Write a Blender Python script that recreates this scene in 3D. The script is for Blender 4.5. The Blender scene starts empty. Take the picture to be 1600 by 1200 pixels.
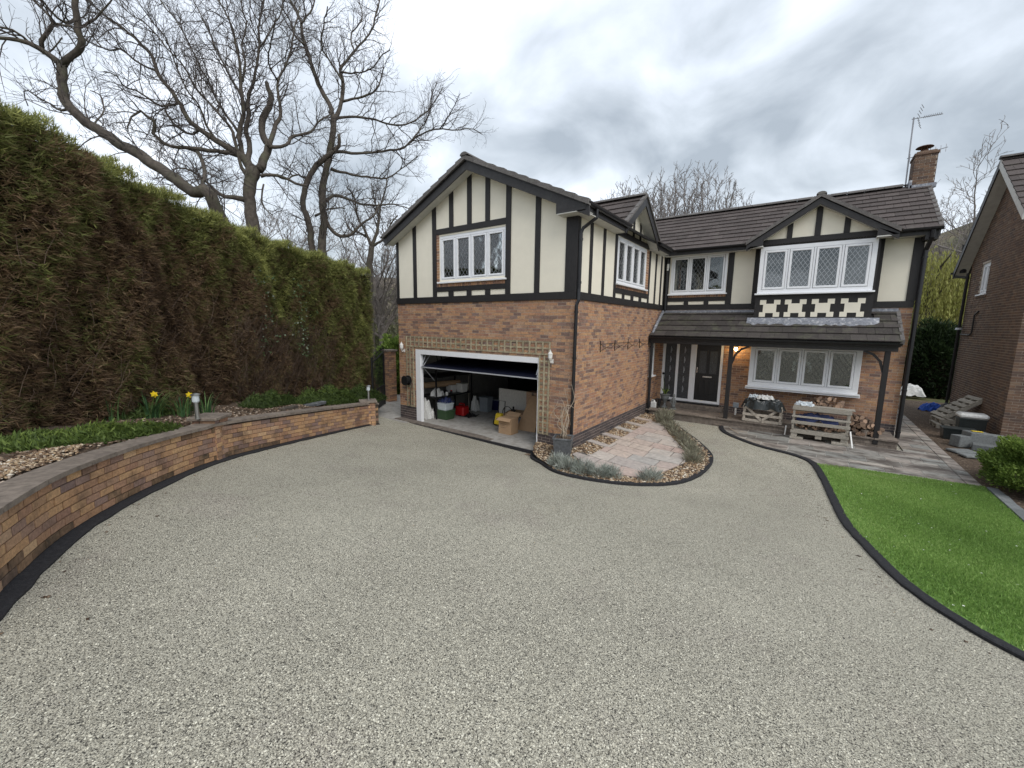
import bpy, math, random, json
import numpy as np
from mathutils import Vector, Matrix
random.seed(7); rng = np.random.default_rng(7)
SC = bpy.context.scene; COL = SC.collection
# ------------------------------------------------------------------ camera, world, sun
def rad(a): return math.radians(a)
CAM = Vector((4.276, -8.282, 2.993))
def camera():
    y, p, r = rad(-35.8), rad(8.226), rad(0.806)
    fw = Vector((math.sin(y)*math.cos(p), math.cos(y)*math.cos(p), -math.sin(p)))
    rt = Vector((math.cos(y), -math.sin(y), 0)); up = rt.cross(fw)
    r2 = rt*math.cos(r)+up*math.sin(r); u2 = up*math.cos(r)-rt*math.sin(r)
    cd = bpy.data.cameras.new('camera'); cd.sensor_width = 36; cd.lens = 637.132/1600*36
    cd.clip_start = .05; cd.clip_end = 1500
    o = bpy.data.objects.new('camera', cd); COL.objects.link(o)
    m = Matrix.Identity(4)
    for i in range(3): m[i][0], m[i][1], m[i][2], m[i][3] = r2[i], u2[i], -fw[i], CAM[i]
    o.matrix_world = m; SC.camera = o
camera()
SUN_EL, SUN_AZ = 46.0, 118.0
def world():
    w = bpy.data.worlds.new('World'); SC.world = w; w.use_nodes = True
    nt = w.node_tree; N = nt.nodes; L = nt.links; N.clear()
    out = N.new('ShaderNodeOutputWorld'); bg = N.new('ShaderNodeBackground')
    sky = N.new('ShaderNodeTexSky'); sky.sky_type = 'NISHITA'; sky.sun_disc = False
    sky.sun_elevation = rad(SUN_EL); sky.sun_rotation = rad(SUN_AZ)
    sky.air_density = 1.4; sky.dust_density = 3.0
    tc = N.new('ShaderNodeTexCoord'); sep = N.new('ShaderNodeSeparateXYZ'); L.new(tc.outputs['Generated'], sep.inputs[0])
    def mth(op, a, b=None, c=None):
        n = N.new('ShaderNodeMath'); n.operation = op
        for i, v in enumerate((a, b, c)):
            if v is None: continue
            if isinstance(v, (int, float)): n.inputs[i].default_value = v
            else: L.new(v, n.inputs[i])
        return n.outputs[0]
    zz = mth('ADD', mth('MAXIMUM', sep.outputs[2], 0.0), 0.42)
    px = mth('DIVIDE', sep.outputs[0], zz); py = mth('DIVIDE', sep.outputs[1], zz)
    cmb = N.new('ShaderNodeCombineXYZ'); L.new(px, cmb.inputs[0]); L.new(py, cmb.inputs[1])
    def noise(scale, det, rough, off, dist=0.0):
        mp = N.new('ShaderNodeMapping'); mp.inputs['Location'].default_value = off; L.new(cmb.outputs[0], mp.inputs[0])
        n = N.new('ShaderNodeTexNoise'); n.inputs['Scale'].default_value = scale; n.inputs['Detail'].default_value = det
        n.inputs['Roughness'].default_value = rough; n.inputs['Distortion'].default_value = dist
        L.new(mp.outputs[0], n.inputs['Vector']); return n.outputs['Fac']
    big = noise(1.15, 4, .5, (3.1, 7.4, 0), .3); mid = noise(3.4, 6, .52, (1.3, .4, 2), .35)
    v = mth('ADD', mth('MULTIPLY', big, .60), mth('MULTIPLY', mid, .40))
    cr = N.new('ShaderNodeValToRGB'); L.new(v, cr.inputs[0])
    e = cr.color_ramp.elements; e[0].position = .40; e[0].color = (.27, .305, .345, 1); e[1].position = .63; e[1].color = (.80, .82, .86, 1)
    m1 = e.new(.465); m1.color = (.40, .44, .485, 1); m2 = e.new(.54); m2.color = (.56, .605, .67, 1)
    mul = N.new('ShaderNodeMix'); mul.data_type = 'RGBA'; mul.blend_type = 'MULTIPLY'; mul.inputs['Factor'].default_value = 1
    L.new(sky.outputs[0], mul.inputs[6]); mul.inputs[7].default_value = (.1, .1, .1, 1)
    mx = N.new('ShaderNodeMix'); mx.data_type = 'RGBA'; mx.inputs['Factor'].default_value = .9
    L.new(mul.outputs[2], mx.inputs[6]); L.new(cr.outputs[0], mx.inputs[7])
    L.new(mx.outputs[2], bg.inputs[0]); bg.inputs[1].default_value = 1.45
    L.new(bg.outputs[0], out.inputs[0])
world()
sd = bpy.data.lights.new('sun', 'SUN'); sd.energy = 1.5; sd.angle = rad(35); sd.color = (1, .97, .93)
so = bpy.data.objects.new('sun', sd); COL.objects.link(so)
_a = rad(SUN_AZ); _e = rad(SUN_EL)
_d = Vector((math.sin(_a)*math.cos(_e), math.cos(_a)*math.cos(_e), math.sin(_e)))
so.rotation_euler = _d.to_track_quat('Z', 'Y').to_euler(); so.location = (0, -20, 30)
vs = SC.view_settings; vs.view_transform = 'Standard'; vs.look = 'None'; vs.exposure = .33; vs.gamma = 1; vs.use_curve_mapping = False
SC.cycles.max_bounces = 6; SC.cycles.transparent_max_bounces = 12

# ------------------------------------------------------------------ materials
MATS = {}
def mat(name, col, rough=.8, var=.0, scale=6, bump=0, bscale=40, rnd=0, spec=.3, metal=0, ramp=None, col2=None, stain=None, emit=None, alpha=None, rstretch=None):
    """procedural material: base colour with two noise octaves, per-object random tint, bump"""
    m = bpy.data.materials.new(name); m.use_nodes = True; nt = m.node_tree; N = nt.nodes; L = nt.links
    b = N['Principled BSDF']; b.inputs['Roughness'].default_value = rough; b.inputs['Metallic'].default_value = metal
    b.inputs['Specular IOR Level'].default_value = spec
    geo = N.new('ShaderNodeNewGeometry'); pos = geo.outputs['Position']
    if rstretch:
        mp = N.new('ShaderNodeMapping'); mp.inputs['Scale'].default_value = rstretch; L.new(pos, mp.inputs[0]); pos = mp.outputs[0]
    def nz(sc, det=4, r=.6):
        n = N.new('ShaderNodeTexNoise'); n.inputs['Scale'].default_value = sc; n.inputs['Detail'].default_value = det; n.inputs['Roughness'].default_value = r
        L.new(pos, n.inputs['Vector']); return n.outputs['Fac']
    def mix(bt, f, a, c):
        n = N.new('ShaderNodeMix'); n.data_type = 'RGBA'; n.blend_type = bt
        for s, v in ((0, f), (6, a), (7, c)):
            if isinstance(v, (int, float)): n.inputs[s].default_value = v
            elif isinstance(v, tuple): n.inputs[s].default_value = v+(1,) if len(v) == 3 else v
            else: L.new(v, n.inputs[s])
        return n.outputs[2]
    def rmp(src, a, b_):
        n = N.new('ShaderNodeMapRange'); L.new(src, n.inputs[0]); n.inputs[1].default_value = a; n.inputs[2].default_value = b_; return n.outputs[0]
    cur = tuple(col)
    if ramp or rnd:
        oi = N.new('ShaderNodeObjectInfo'); at = N.new('ShaderNodeAttribute'); at.attribute_name = 'tint'
        ad = N.new('ShaderNodeMath'); ad.operation = 'ADD'; L.new(oi.outputs['Random'], ad.inputs[0]); L.new(at.outputs['Fac'], ad.inputs[1])
        fr = N.new('ShaderNodeMath'); fr.operation = 'FRACT'; L.new(ad.outputs[0], fr.inputs[0]); R = fr.outputs[0]
    if ramp:
        cr = N.new('ShaderNodeValToRGB'); L.new(R, cr.inputs[0]); el = cr.color_ramp.elements
        while len(el) > 1: el.remove(el[-1])
        el[0].position = ramp[0][0]; el[0].color = ramp[0][1]+(1,)
        for p_, c_ in ramp[1:]: q = el.new(p_); q.color = c_+(1,)
        cur = cr.outputs[0]
    if col2: cur = mix('MIX', rmp(nz(scale, 5), .38, .64), cur, tuple(col2))
    if var:
        lo = max(0, 1-var); hi = 1+var
        n = N.new('ShaderNodeMapRange'); L.new(nz(scale*2.7, 5), n.inputs[0]); n.inputs[1].default_value = .3; n.inputs[2].default_value = .7
        n.inputs[3].default_value = lo; n.inputs[4].default_value = hi
        hs = N.new('ShaderNodeVectorMath'); hs.operation = 'SCALE'
        if isinstance(cur, tuple): hs.inputs[0].default_value = cur[:3]
        else: L.new(cur, hs.inputs[0])
        L.new(n.outputs[0], hs.inputs['Scale']); cur = hs.outputs[0]
    if rnd:
        n = N.new('ShaderNodeMapRange'); L.new(R, n.inputs[0]); n.inputs[3].default_value = 1-rnd; n.inputs[4].default_value = 1+rnd
        hs = N.new('ShaderNodeVectorMath'); hs.operation = 'SCALE'
        if isinstance(cur, tuple): hs.inputs[0].default_value = cur[:3]
        else: L.new(cur, hs.inputs[0])
        L.new(n.outputs[0], hs.inputs['Scale']); cur = hs.outputs[0]
    if stain: # (colour, scale, lo, hi, amount)
        sc_, ss, lo, hi, am = stain
        f = rmp(nz(ss, 6, .65), lo, hi); mm = N.new('ShaderNodeMath'); mm.operation = 'MULTIPLY'; L.new(f, mm.inputs[0]); mm.inputs[1].default_value = am
        cur = mix('MIX', mm.outputs[0], cur, tuple(sc_))
    if isinstance(cur, tuple): b.inputs['Base Color'].default_value = cur[:3]+(1,)
    else: L.new(cur, b.inputs['Base Color'])
    if bump:
        bp = N.new('ShaderNodeBump'); bp.inputs['Strength'].default_value = bump; bp.inputs['Distance'].default_value = .01
        L.new(nz(bscale, 6), bp.inputs['Height']); L.new(bp.outputs[0], b.inputs['Normal'])
    if emit: b.inputs['Emission Color'].default_value = emit[0]+(1,); b.inputs['Emission Strength'].default_value = emit[1]
    if alpha is not None: b.inputs['Alpha'].default_value = alpha
    MATS[name] = m; return m
mat('brick', (.3, .15, .09), .88, .24, 14, .5, 60, ramp=[(0, (.41,.222,.128)), (.22, (.47,.28,.155)), (.4, (.35,.19,.12)), (.56, (.44,.28,.18)), (.7, (.28,.165,.115)), (.82, (.18,.12,.10)), (.92, (.38,.205,.13)), (1, (.24,.165,.14))], stain=((.15,.105,.09), 9, .5, .66, .6))
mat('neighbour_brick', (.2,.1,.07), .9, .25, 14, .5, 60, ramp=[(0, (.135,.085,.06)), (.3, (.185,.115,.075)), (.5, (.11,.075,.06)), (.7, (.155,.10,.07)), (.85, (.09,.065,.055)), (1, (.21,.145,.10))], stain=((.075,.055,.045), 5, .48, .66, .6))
mat('damp_garden_brick', (.2,.13,.09), .8, .35, 10, .6, 50, ramp=[(0, (.22,.14,.08)), (.4, (.14,.09,.06)), (.7, (.27,.17,.10)), (1, (.12,.085,.07))], stain=((.05,.04,.03), 4, .45, .62, .8))
mat('plinth_brick', (.08, .07, .07), .7, .3, 14, .4, 60, ramp=[(0, (.075,.062,.062)), (.5, (.115,.09,.085)), (1, (.055,.05,.055))])
mat('garden_brick', (0.330,0.220,0.143), .9, .25, 16, .7, 50, ramp=[(0, (0.506,0.319,0.171)), (.2, (0.440,0.259,0.138)), (.38, (0.297,0.171,0.121)), (.52, (0.550,0.363,0.209)), (.68, (0.231,0.154,0.138)), (.8, (0.462,0.281,0.154)), (.92, (0.198,0.138,0.127)), (1, (0.396,0.231,0.143))], stain=((0.132,0.083,0.055), 3.2, .5, .68, .75))
mat('mortar', (.50, .43, .36), .95, .2, 8, .6, 90, stain=((.2,.16,.13), 3, .5, .7, .5))
mat('dark_mortar', (.11, .085, .065), .95, .25, 8, .6, 90)
mat('render', (.80, .75, .625), .85, .03, 1.2, .12, 120, stain=((.70,.65,.52), 1.6, .55, .8, .25))
mat('timber', (.022, .020, .020), .55, .3, 5, .35, 30, spec=.35, rstretch=(6, 6, .6))
mat('fascia', (.026, .024, .024), .5, .25, 6, .15, 30, spec=.4, stain=((.07,.07,.065), 3, .55, .75, .5))
mat('soffit', (.55, .54, .50), .6, .1, 3)
mat('upvc', (.80, .81, .83), .35, .03, 3, spec=.5)
mat('black_plastic', (.012, .012, .014), .35, .2, 6, spec=.5)
mat('roof_tile', (.085,.07,.065), .85, .25, 12, .7, 60, rnd=.18, stain=((.14,.135,.11), 5, .56, .75, .5))
mat('porch_tile', (.06,.052,.048), .85, .3, 12, .7, 60, rnd=.2, stain=((.12,.125,.08), 4, .5, .72, .6))
mat('ridge_tile', (.13,.12,.115), .85, .3, 12, .7, 60, rnd=.15, stain=((.22,.22,.19), 8, .5, .75, .5))
mat('lead', (.22,.23,.26), .5, .3, 8, .4, 20, spec=.5, metal=.3, stain=((.6,.6,.6), 11, .54, .66, .75))
mat('lattice', (.5,.52,.55), .4, metal=.3)
mat('leading', (.24,.25,.26), .5, metal=.2)
mat('leading_dark', (.12,.125,.13), .5, metal=.2)
mat('dark_room', (.015,.015,.017), .9, .2, 2)  # near-black colour carries the gloom of unlit interiors
mat('net_curtain', (.34,.35,.35), .9, .3, 3, .5, 8, rstretch=(14, 14, .8))
mat('composite_door', (.012,.013,.015), .35, .2, 5, .15, 50, spec=.5)
mat('frosted', (.055,.06,.065), .3, .4, 9, .4, 30, spec=.5)
mat('chrome', (.6,.6,.6), .25, metal=1)
mat('white_paint', (.7,.69,.66), .5, .1, 6)
mat('concrete', (.33,.315,.29), .9, .18, 3, .3, 60, stain=((.17,.145,.12), 2.3, .5, .68, .6))
mat('dirty_concrete', (.16,.135,.115), .9, .35, 4, .5, 50, stain=((.30,.26,.21), 5, .52, .68, .7))
mat('block_wall', (.22,.215,.20), .9, .15, 3, .3, 30)
mat('slab_stone', (.3,.26,.22), .7, .3, 3.5, .5, 40, ramp=[(0, (.30,.265,.235)), (.25, (.37,.325,.285)), (.45, (.25,.245,.225)), (.6, (.33,.285,.24)), (.8, (.27,.27,.25)), (1, (.42,.38,.33))], stain=((.085,.07,.06), 1.1, .46, .60, .9), rstretch=(1, 2.2, 1))
mat('island_stone', (.3,.26,.22), .8, .2, 4, .5, 40, ramp=[(0, (.46,.38,.33)), (.25, (.50,.42,.36)), (.45, (.37,.36,.34)), (.6, (.48,.37,.32)), (.8, (.42,.40,.37)), (1, (.52,.45,.39))], stain=((.16,.15,.13), 3, .58, .72, .6))
mat('joint_sand', (.10,.09,.08), .95, .3, 9, .5, 60)
mat('grout', (.52,.50,.45), .95, .3, 2.5, .5, 60, stain=((.05,.045,.04), 2, .5, .6, .4))
mat('kerb_black', (.022,.022,.025), .75, .3, 20, .8, 90, spec=.3, stain=((.06,.06,.062), 30, .5, .7, .5))
mat('coping', (.21,.175,.145), .9, .3, 5, .6, 40, rnd=.12, stain=((.10,.08,.07), 4, .5, .7, .7))
mat('soil', (.085,.06,.042), .98, .5, 7, 1.0, 40, stain=((.25,.2,.15), 22, .56, .62, .8))
mat('wood_grey', (.36,.33,.28), .85, .3, 5, .5, 40, rnd=.15, rstretch=(1.5, 6, 6))
mat('trellis_wood', (.34,.29,.20), .88, .3, 6, .5, 40, rnd=.2, stain=((.15,.15,.09), 3, .5, .7, .6))
mat('wood_pale', (.42,.37,.31), .85, .3, 5, .4, 40, rnd=.12)
mat('log_bark', (.16,.11,.08), .95, .4, 14, .8, 50, rnd=.3)
mat('log_end', (.40,.27,.19), .9, .3, 14, .4, 70, rnd=.25)
mat('cardboard', (.42,.28,.17), .85, .08, 4, rnd=.1)
mat('black_bag', (.018,.022,.022), .3, .3, 10, .6, 14, spec=.5)
mat('blue_bag', (.02,.03,.10), .4, .3, 10, .5, 14)
mat('blue_tarp', (.02,.08,.38), .5, .3, 6, .6, 14)
mat('white_bag', (.6,.6,.58), .55, .15, 10, .6, 14)
mat('clear_plastic', (.55,.6,.63), .25, .1, 5, spec=.5)
mat('green_plastic', (.045,.085,.04), .5, .1, 5)
mat('red_plastic', (.36,.01,.012), .35, .15, 5, spec=.5)
mat('grey_plastic', (.24,.27,.30), .5, .1, 5)
mat('navy_plastic', (.01,.015,.07), .45, .1, 5)
mat('yellow_plastic', (.62,.45,.03), .4, .1, 5)
mat('navy_door', (.010,.012,.026), .35, .15, 3, spec=.5)
mat('steel', (.45,.45,.44), .35, metal=.9, var=.1)
mat('stone_grey', (.17,.18,.18), .85, .25, 10, .5, 40, rnd=.2)
mat('slate_planter', (.10,.105,.11), .6, .25, 7, .3, 30, stain=((.3,.32,.33), 6, .56, .7, .6))
mat('bark', (.085,.072,.06), .95, .35, 3, .8, 20, stain=((.10,.11,.06), 2.2, .5, .7, .5))
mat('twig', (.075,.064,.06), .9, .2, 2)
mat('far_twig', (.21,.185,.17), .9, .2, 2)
mat('pale_twig', (.40,.33,.25), .8, .2, 8)
mat('aerial', (.30,.30,.31), .4, metal=.7)
mat('rust', (.10,.05,.035), .8, .3, 20)
mat('iron', (.012,.012,.013), .5)
mat('tarmac_ground', (.085,.08,.07), .95, .3, 3, .6, 40)
mat('rough_grass', (.07,.085,.03), .95, .4, 2, .8, 30, col2=(.12,.095,.05))
mat('hill', (.085,.085,.045), .95, .4, .08, 0, col2=(.15,.115,.075))
mat('petal', (.80,.60,.03), .6)
mat('white_fleck', (.75,.75,.68), .7)
mat('lamp_glow', (1,.8,.4), .5, emit=((1, .72, .32), 16))

def leaf_mat(name, cols, rough=.6, trans=.25):
    """foliage: ramp driven by face attribute 'tint'"""
    m = bpy.data.materials.new(name); m.use_nodes = True; nt = m.node_tree; N = nt.nodes; L = nt.links
    b = N['Principled BSDF']; b.inputs['Roughness'].default_value = rough; b.inputs['Specular IOR Level'].default_value = .25
    at = N.new('ShaderNodeAttribute'); at.attribute_name = 'tint'; cr = N.new('ShaderNodeValToRGB'); L.new(at.outputs['Fac'], cr.inputs[0])
    el = cr.color_ramp.elements
    while len(el) > 1: el.remove(el[-1])
    el[0].position = cols[0][0]; el[0].color = cols[0][1]+(1,)
    for p_, c_ in cols[1:]: q = el.new(p_); q.color = c_+(1,)
    L.new(cr.outputs[0], b.inputs['Base Color'])
    tr = N.new('ShaderNodeBsdfTranslucent'); L.new(cr.outputs[0], tr.inputs[0]); mx = N.new('ShaderNodeMixShader'); mx.inputs[0].default_value = trans
    L.new(b.outputs[0], mx.inputs[1]); L.new(tr.outputs[0], mx.inputs[2]); L.new(mx.outputs[0], N['Material Output'].inputs[0])
    MATS[name] = m
leaf_mat('hedge_leaf', [(0, (.07,.045,.03)), (.15, (.17,.11,.065)), (.30, (.22,.145,.085)), (.42, (.175,.14,.065)), (.52, (.11,.12,.04)), (.75, (.19,.21,.065)), (1, (.42,.43,.14))])
leaf_mat('conifer_leaf', [(0, (.010,.018,.008)), (.6, (.022,.04,.014)), (1, (.05,.08,.025))])
leaf_mat('shrub_leaf', [(0, (.04,.07,.015)), (.5, (.12,.19,.035)), (1, (.27,.36,.08))])
leaf_mat('ground_leaf', [(0, (.035,.055,.018)), (.5, (.10,.15,.035)), (1, (.27,.35,.08))])
leaf_mat('blade_leaf', [(0, (.03,.07,.03)), (.5, (.06,.13,.05)), (1, (.15,.25,.08))])
leaf_mat('lavender_leaf', [(0, (0.132,0.132,0.116)), (.5, (0.310,0.341,0.295)), (1, (0.527,0.558,0.512))])
leaf_mat('lavender_dry', [(0, (0.121,0.101,0.081)), (.5, (0.230,0.223,0.162)), (1, (0.365,0.365,0.270))])
leaf_mat('willow_leaf', [(0, (.16,.14,.05)), (.5, (.27,.27,.07)), (1, (.38,.39,.12))])
leaf_mat('grass', [(0, (.11,.195,.045)), (.5, (.235,.385,.09)), (1, (.40,.52,.18))], trans=.3)
leaf_mat('pebble', [(0, (.13,.085,.055)), (.3, (.26,.17,.10)), (.6, (.40,.29,.18)), (.85, (.52,.42,.30)), (1, (.66,.60,.50))], trans=0)
leaf_mat('bark_chip', [(0, (.05,.03,.02)), (.5, (.13,.085,.055)), (.8, (.27,.2,.14)), (1, (.5,.42,.34))], trans=0)
leaf_mat('ivy_leaf', [(0, (.03,.07,.02)), (.7, (.10,.16,.07)), (1, (.32,.36,.28))])

def drive_mat():
    m = bpy.data.materials.new('stone_chip_surface'); m.use_nodes = True; nt = m.node_tree; N = nt.nodes; L = nt.links
    b = N['Principled BSDF']; b.inputs['Roughness'].default_value = .85; b.inputs['Specular IOR Level'].default_value = .25
    geo = N.new('ShaderNodeNewGeometry'); P = geo.outputs['Position']
    def vor(sc, feat='F1'):
        v = N.new('ShaderNodeTexVoronoi'); v.feature = feat; v.inputs['Scale'].default_value = sc; L.new(wp, v.inputs['Vector']); return v
    nzw = N.new('ShaderNodeTexNoise'); nzw.inputs['Scale'].default_value = 120; L.new(P, nzw.inputs['Vector'])
    sub = N.new('ShaderNodeVectorMath'); sub.operation = 'MULTIPLY_ADD'; L.new(nzw.outputs['Color'], sub.inputs[0]); sub.inputs[1].default_value = (.008,)*3; L.new(P, sub.inputs[2]); wp = sub.outputs[0]
    v1 = vor(135); v2 = vor(230)
    gap = N.new('ShaderNodeMapRange'); L.new(v1.outputs['Distance'], gap.inputs[0]); gap.inputs[1].default_value = .52; gap.inputs[2].default_value = .78
    # cell brightness
    sep = N.new('ShaderNodeSeparateColor'); L.new(v1.outputs['Color'], sep.inputs[0])
    cr = N.new('ShaderNodeValToRGB'); L.new(sep.outputs[0], cr.inputs[0]); el = cr.color_ramp.elements
    el[0].position = 0; el[0].color = (.14,.13,.105,1); el[1].position = 1; el[1].color = (.70,.665,.55,1)
    for p_, c_ in ((.10, (.33,.31,.25)), (.35, (.51,.48,.385)), (.7, (.60,.565,.455))): q = el.new(p_); q.color = c_+(1,)
    mx = N.new('ShaderNodeMix'); mx.data_type = 'RGBA'; L.new(gap.outputs[0], mx.inputs[0]); L.new(cr.outputs[0], mx.inputs[6]); mx.inputs[7].default_value = (.07,.066,.058,1)
    # large pale / worn patches
    n = N.new('ShaderNodeTexNoise'); n.inputs['Scale'].default_value = .55; n.inputs['Detail'].default_value = 6; n.inputs['Roughness'].default_value = .6; L.new(P, n.inputs['Vector'])
    mr = N.new('ShaderNodeMapRange'); L.new(n.outputs['Fac'], mr.inputs[0]); mr.inputs[1].default_value = .3; mr.inputs[2].default_value = .7; mr.inputs[3].default_value = .85; mr.inputs[4].default_value = 1.10
    sc = N.new('ShaderNodeVectorMath'); sc.operation = 'SCALE'; L.new(mx.outputs[2], sc.inputs[0]); L.new(mr.outputs[0], sc.inputs['Scale'])
    n2 = N.new('ShaderNodeTexNoise'); n2.inputs['Scale'].default_value = 1.3; n2.inputs['Detail'].default_value = 3; L.new(P, n2.inputs['Vector'])
    mr2 = N.new('ShaderNodeMapRange'); L.new(n2.outputs['Fac'], mr2.inputs[0]); mr2.inputs[1].default_value = .56; mr2.inputs[2].default_value = .72; mr2.inputs[4].default_value = .35
    m3 = N.new('ShaderNodeMix'); m3.data_type = 'RGBA'; m3.blend_type = 'MULTIPLY'; L.new(mr2.outputs[0], m3.inputs[0]); L.new(sc.outputs[0], m3.inputs[6]); m3.inputs[7].default_value = (.86,.80,.86,1)
    L.new(m3.outputs[2], b.inputs['Base Color'])
    bp = N.new('ShaderNodeBump'); bp.inputs['Strength'].default_value = .9; bp.inputs['Distance'].default_value = .006; bp.invert = True
    ad = N.new('ShaderNodeMath'); ad.operation = 'ADD'; L.new(v1.outputs['Distance'], ad.inputs[0]); L.new(v2.outputs['Distance'], ad.inputs[1])
    L.new(ad.outputs[0], bp.inputs['Height']); L.new(bp.outputs[0], b.inputs['Normal'])
    MATS['stone_chips'] = m
drive_mat()
def glass_mat():
    m = bpy.data.materials.new('window_glass'); m.use_nodes = True; nt = m.node_tree; N = nt.nodes; L = nt.links
    for n in list(N): N.remove(n)
    out = N.new('ShaderNodeOutputMaterial'); t = N.new('ShaderNodeBsdfTransparent'); t.inputs[0].default_value = (.80, .84, .84, 1)
    g = N.new('ShaderNodeBsdfGlossy'); g.inputs['Roughness'].default_value = .03; g.inputs[0].default_value = (.9, .9, .9, 1)
    fr = N.new('ShaderNodeFresnel'); fr.inputs[0].default_value = 1.6
    ad = N.new('ShaderNodeMath'); ad.operation = 'ADD'; ad.inputs[1].default_value = .06; L.new(fr.outputs[0], ad.inputs[0])
    nz = N.new('ShaderNodeTexNoise'); nz.inputs['Scale'].default_value = 1.7; bp = N.new('ShaderNodeBump'); bp.inputs['Strength'].default_value = .25; bp.inputs['Distance'].default_value = .03
    geo = N.new('ShaderNodeNewGeometry'); L.new(geo.outputs['Position'], nz.inputs['Vector']); L.new(nz.outputs['Fac'], bp.inputs['Height']); L.new(bp.outputs[0], g.inputs['Normal'])
    mx = N.new('ShaderNodeMixShader'); L.new(ad.outputs[0], mx.inputs[0]); L.new(t.outputs[0], mx.inputs[1]); L.new(g.outputs[0], mx.inputs[2]); L.new(mx.outputs[0], out.inputs[0])
    MATS['glass'] = m
glass_mat()

# ------------------------------------------------------------------ helpers
Z = Vector((0, 0, 1))
def tag(o, label=None, cat=None, group=None, kind=None):
    if label: o['label'] = label
    if cat: o['category'] = cat
    if group: o['group'] = group
    if kind: o['kind'] = kind
    return o
def link(name, me, parent=None):
    o = bpy.data.objects.new(name, me); COL.objects.link(o)
    if parent is not None:
        o.parent = parent; o.matrix_parent_inverse = WORLD[parent.name].inverted() if parent.name in WORLD else Matrix.Identity(4)
    return o
WORLD = {}
def empty(name, loc=(0, 0, 0), label=None, cat=None, group=None, kind=None, rz=0):
    o = bpy.data.objects.new(name, None); COL.objects.link(o); o.location = loc; o.rotation_euler = (0, 0, rz); o.empty_display_size = .1
    WORLD[o.name] = Matrix.Translation(Vector(loc)) @ Matrix.Rotation(rz, 4, 'Z')
    return tag(o, label, cat, group, kind)
class MB:
    def __init__(s): s.v = []; s.f = []; s.m = []; s.t = []
    def add(s, vs_, fs, mi=0, t=None):
        k = len(s.v); s.v += [tuple(p) for p in vs_]
        if t is None: t = random.random()
        for f in fs: s.f.append(tuple(i+k for i in f)); s.m.append(mi); s.t.append(t)
    def hexa(s, p, mi=0, t=None): # 8 pts: 0-3 bottom loop, 4-7 top loop
        s.add(p, [(3,2,1,0), (4,5,6,7), (0,1,5,4), (1,2,6,5), (2,3,7,6), (3,0,4,7)], mi, t)
    def box(s, a, b, mi=0):
        x0, y0, z0 = a; x1, y1, z1 = b
        s.hexa([(x0,y0,z0), (x1,y0,z0), (x1,y1,z0), (x0,y1,z0), (x0,y0,z1), (x1,y0,z1), (x1,y1,z1), (x0,y1,z1)], mi)
    def bar(s, a, b, w, h, up=Z, mi=0):
        a = Vector(a); b = Vector(b); d = (b-a).normalized(); sd_ = d.cross(Vector(up))
        if sd_.length < 1e-4: sd_ = d.cross(Vector((1, 0, 0)))
        sd_.normalize(); u = sd_.cross(d)
        P = [a-sd_*w/2-u*h/2, a+sd_*w/2-u*h/2, b+sd_*w/2-u*h/2, b-sd_*w/2-u*h/2]
        s.hexa(P+[q+u*h for q in P], mi)
    def tube(s, pts, rs, n=6, mi=0, cap=True, t=None):
        pts = [Vector(p) for p in pts]
        if isinstance(rs, (int, float)): rs = [rs]*len(pts)
        k = len(s.v); prev = None; t = random.random() if t is None else t
        for i, p in enumerate(pts):
            d = (pts[min(i+1, len(pts)-1)]-pts[max(i-1, 0)])
            d = d.normalized() if d.length > 1e-9 else Z
            if prev is None: a = d.orthogonal().normalized()
            else:
                a = prev-d*prev.dot(d); a = a.normalized() if a.length > 1e-6 else d.orthogonal().normalized()
            prev = a; b = d.cross(a)
            for j in range(n):
                an = 2*math.pi*j/n; s.v.append(tuple(p+(a*math.cos(an)+b*math.sin(an))*rs[i]))
        for i in range(len(pts)-1):
            for j in range(n):
                s.f.append((k+i*n+j, k+i*n+(j+1) % n, k+(i+1)*n+(j+1) % n, k+(i+1)*n+j)); s.m.append(mi); s.t.append(t)
        if cap:
            s.f.append(tuple(k+j for j in range(n-1, -1, -1))); s.m.append(mi); s.t.append(t)
            e = k+(len(pts)-1)*n; s.f.append(tuple(e+j for j in range(n))); s.m.append(mi); s.t.append(t)
    def lathe(s, c, prof, n=14, mi=0):
        c = Vector(c); s.tube([c+Z*z for r, z in prof], [max(r, .0005) for r, z in prof], n, mi)
    def prism(s, poly, z0, z1, mi=0): # poly xy
        n = len(poly); zf0 = z0 if callable(z0) else (lambda x, y: z0); zf1 = z1 if callable(z1) else (lambda x, y: z1)
        V = [(x, y, zf0(x, y)) for x, y in poly]+[(x, y, zf1(x, y)) for x, y in poly]
        F = [tuple(range(n-1, -1, -1)), tuple(range(n, 2*n))]+[(i, (i+1) % n, n+(i+1) % n, n+i) for i in range(n)]
        s.add(V, F, mi)
    def build(s, name, mats, parent=None, smooth=False, bevel=0, kind=None, label=None):
        me = s.mesh(name, mats, smooth); o = link(name, me, parent)
        if bevel:
            m = o.modifiers.new('bevel', 'BEVEL'); m.width = bevel; m.segments = 1; m.limit_method = 'ANGLE'
        if kind: o['kind'] = kind
        if label: o['label'] = label
        return o
    def mesh(s, name, mats, smooth=False):
        me = bpy.data.meshes.new(name); me.from_pydata(s.v, [], s.f)
        for m in ([mats] if isinstance(mats, str) else mats): me.materials.append(MATS[m])
        me.polygons.foreach_set('material_index', s.m)
        a = me.attributes.new('tint', 'FLOAT', 'FACE'); a.data.foreach_set('value', s.t)
        if smooth: me.polygons.foreach_set('use_smooth', [True]*len(s.f))
        me.update(); return me
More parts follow.
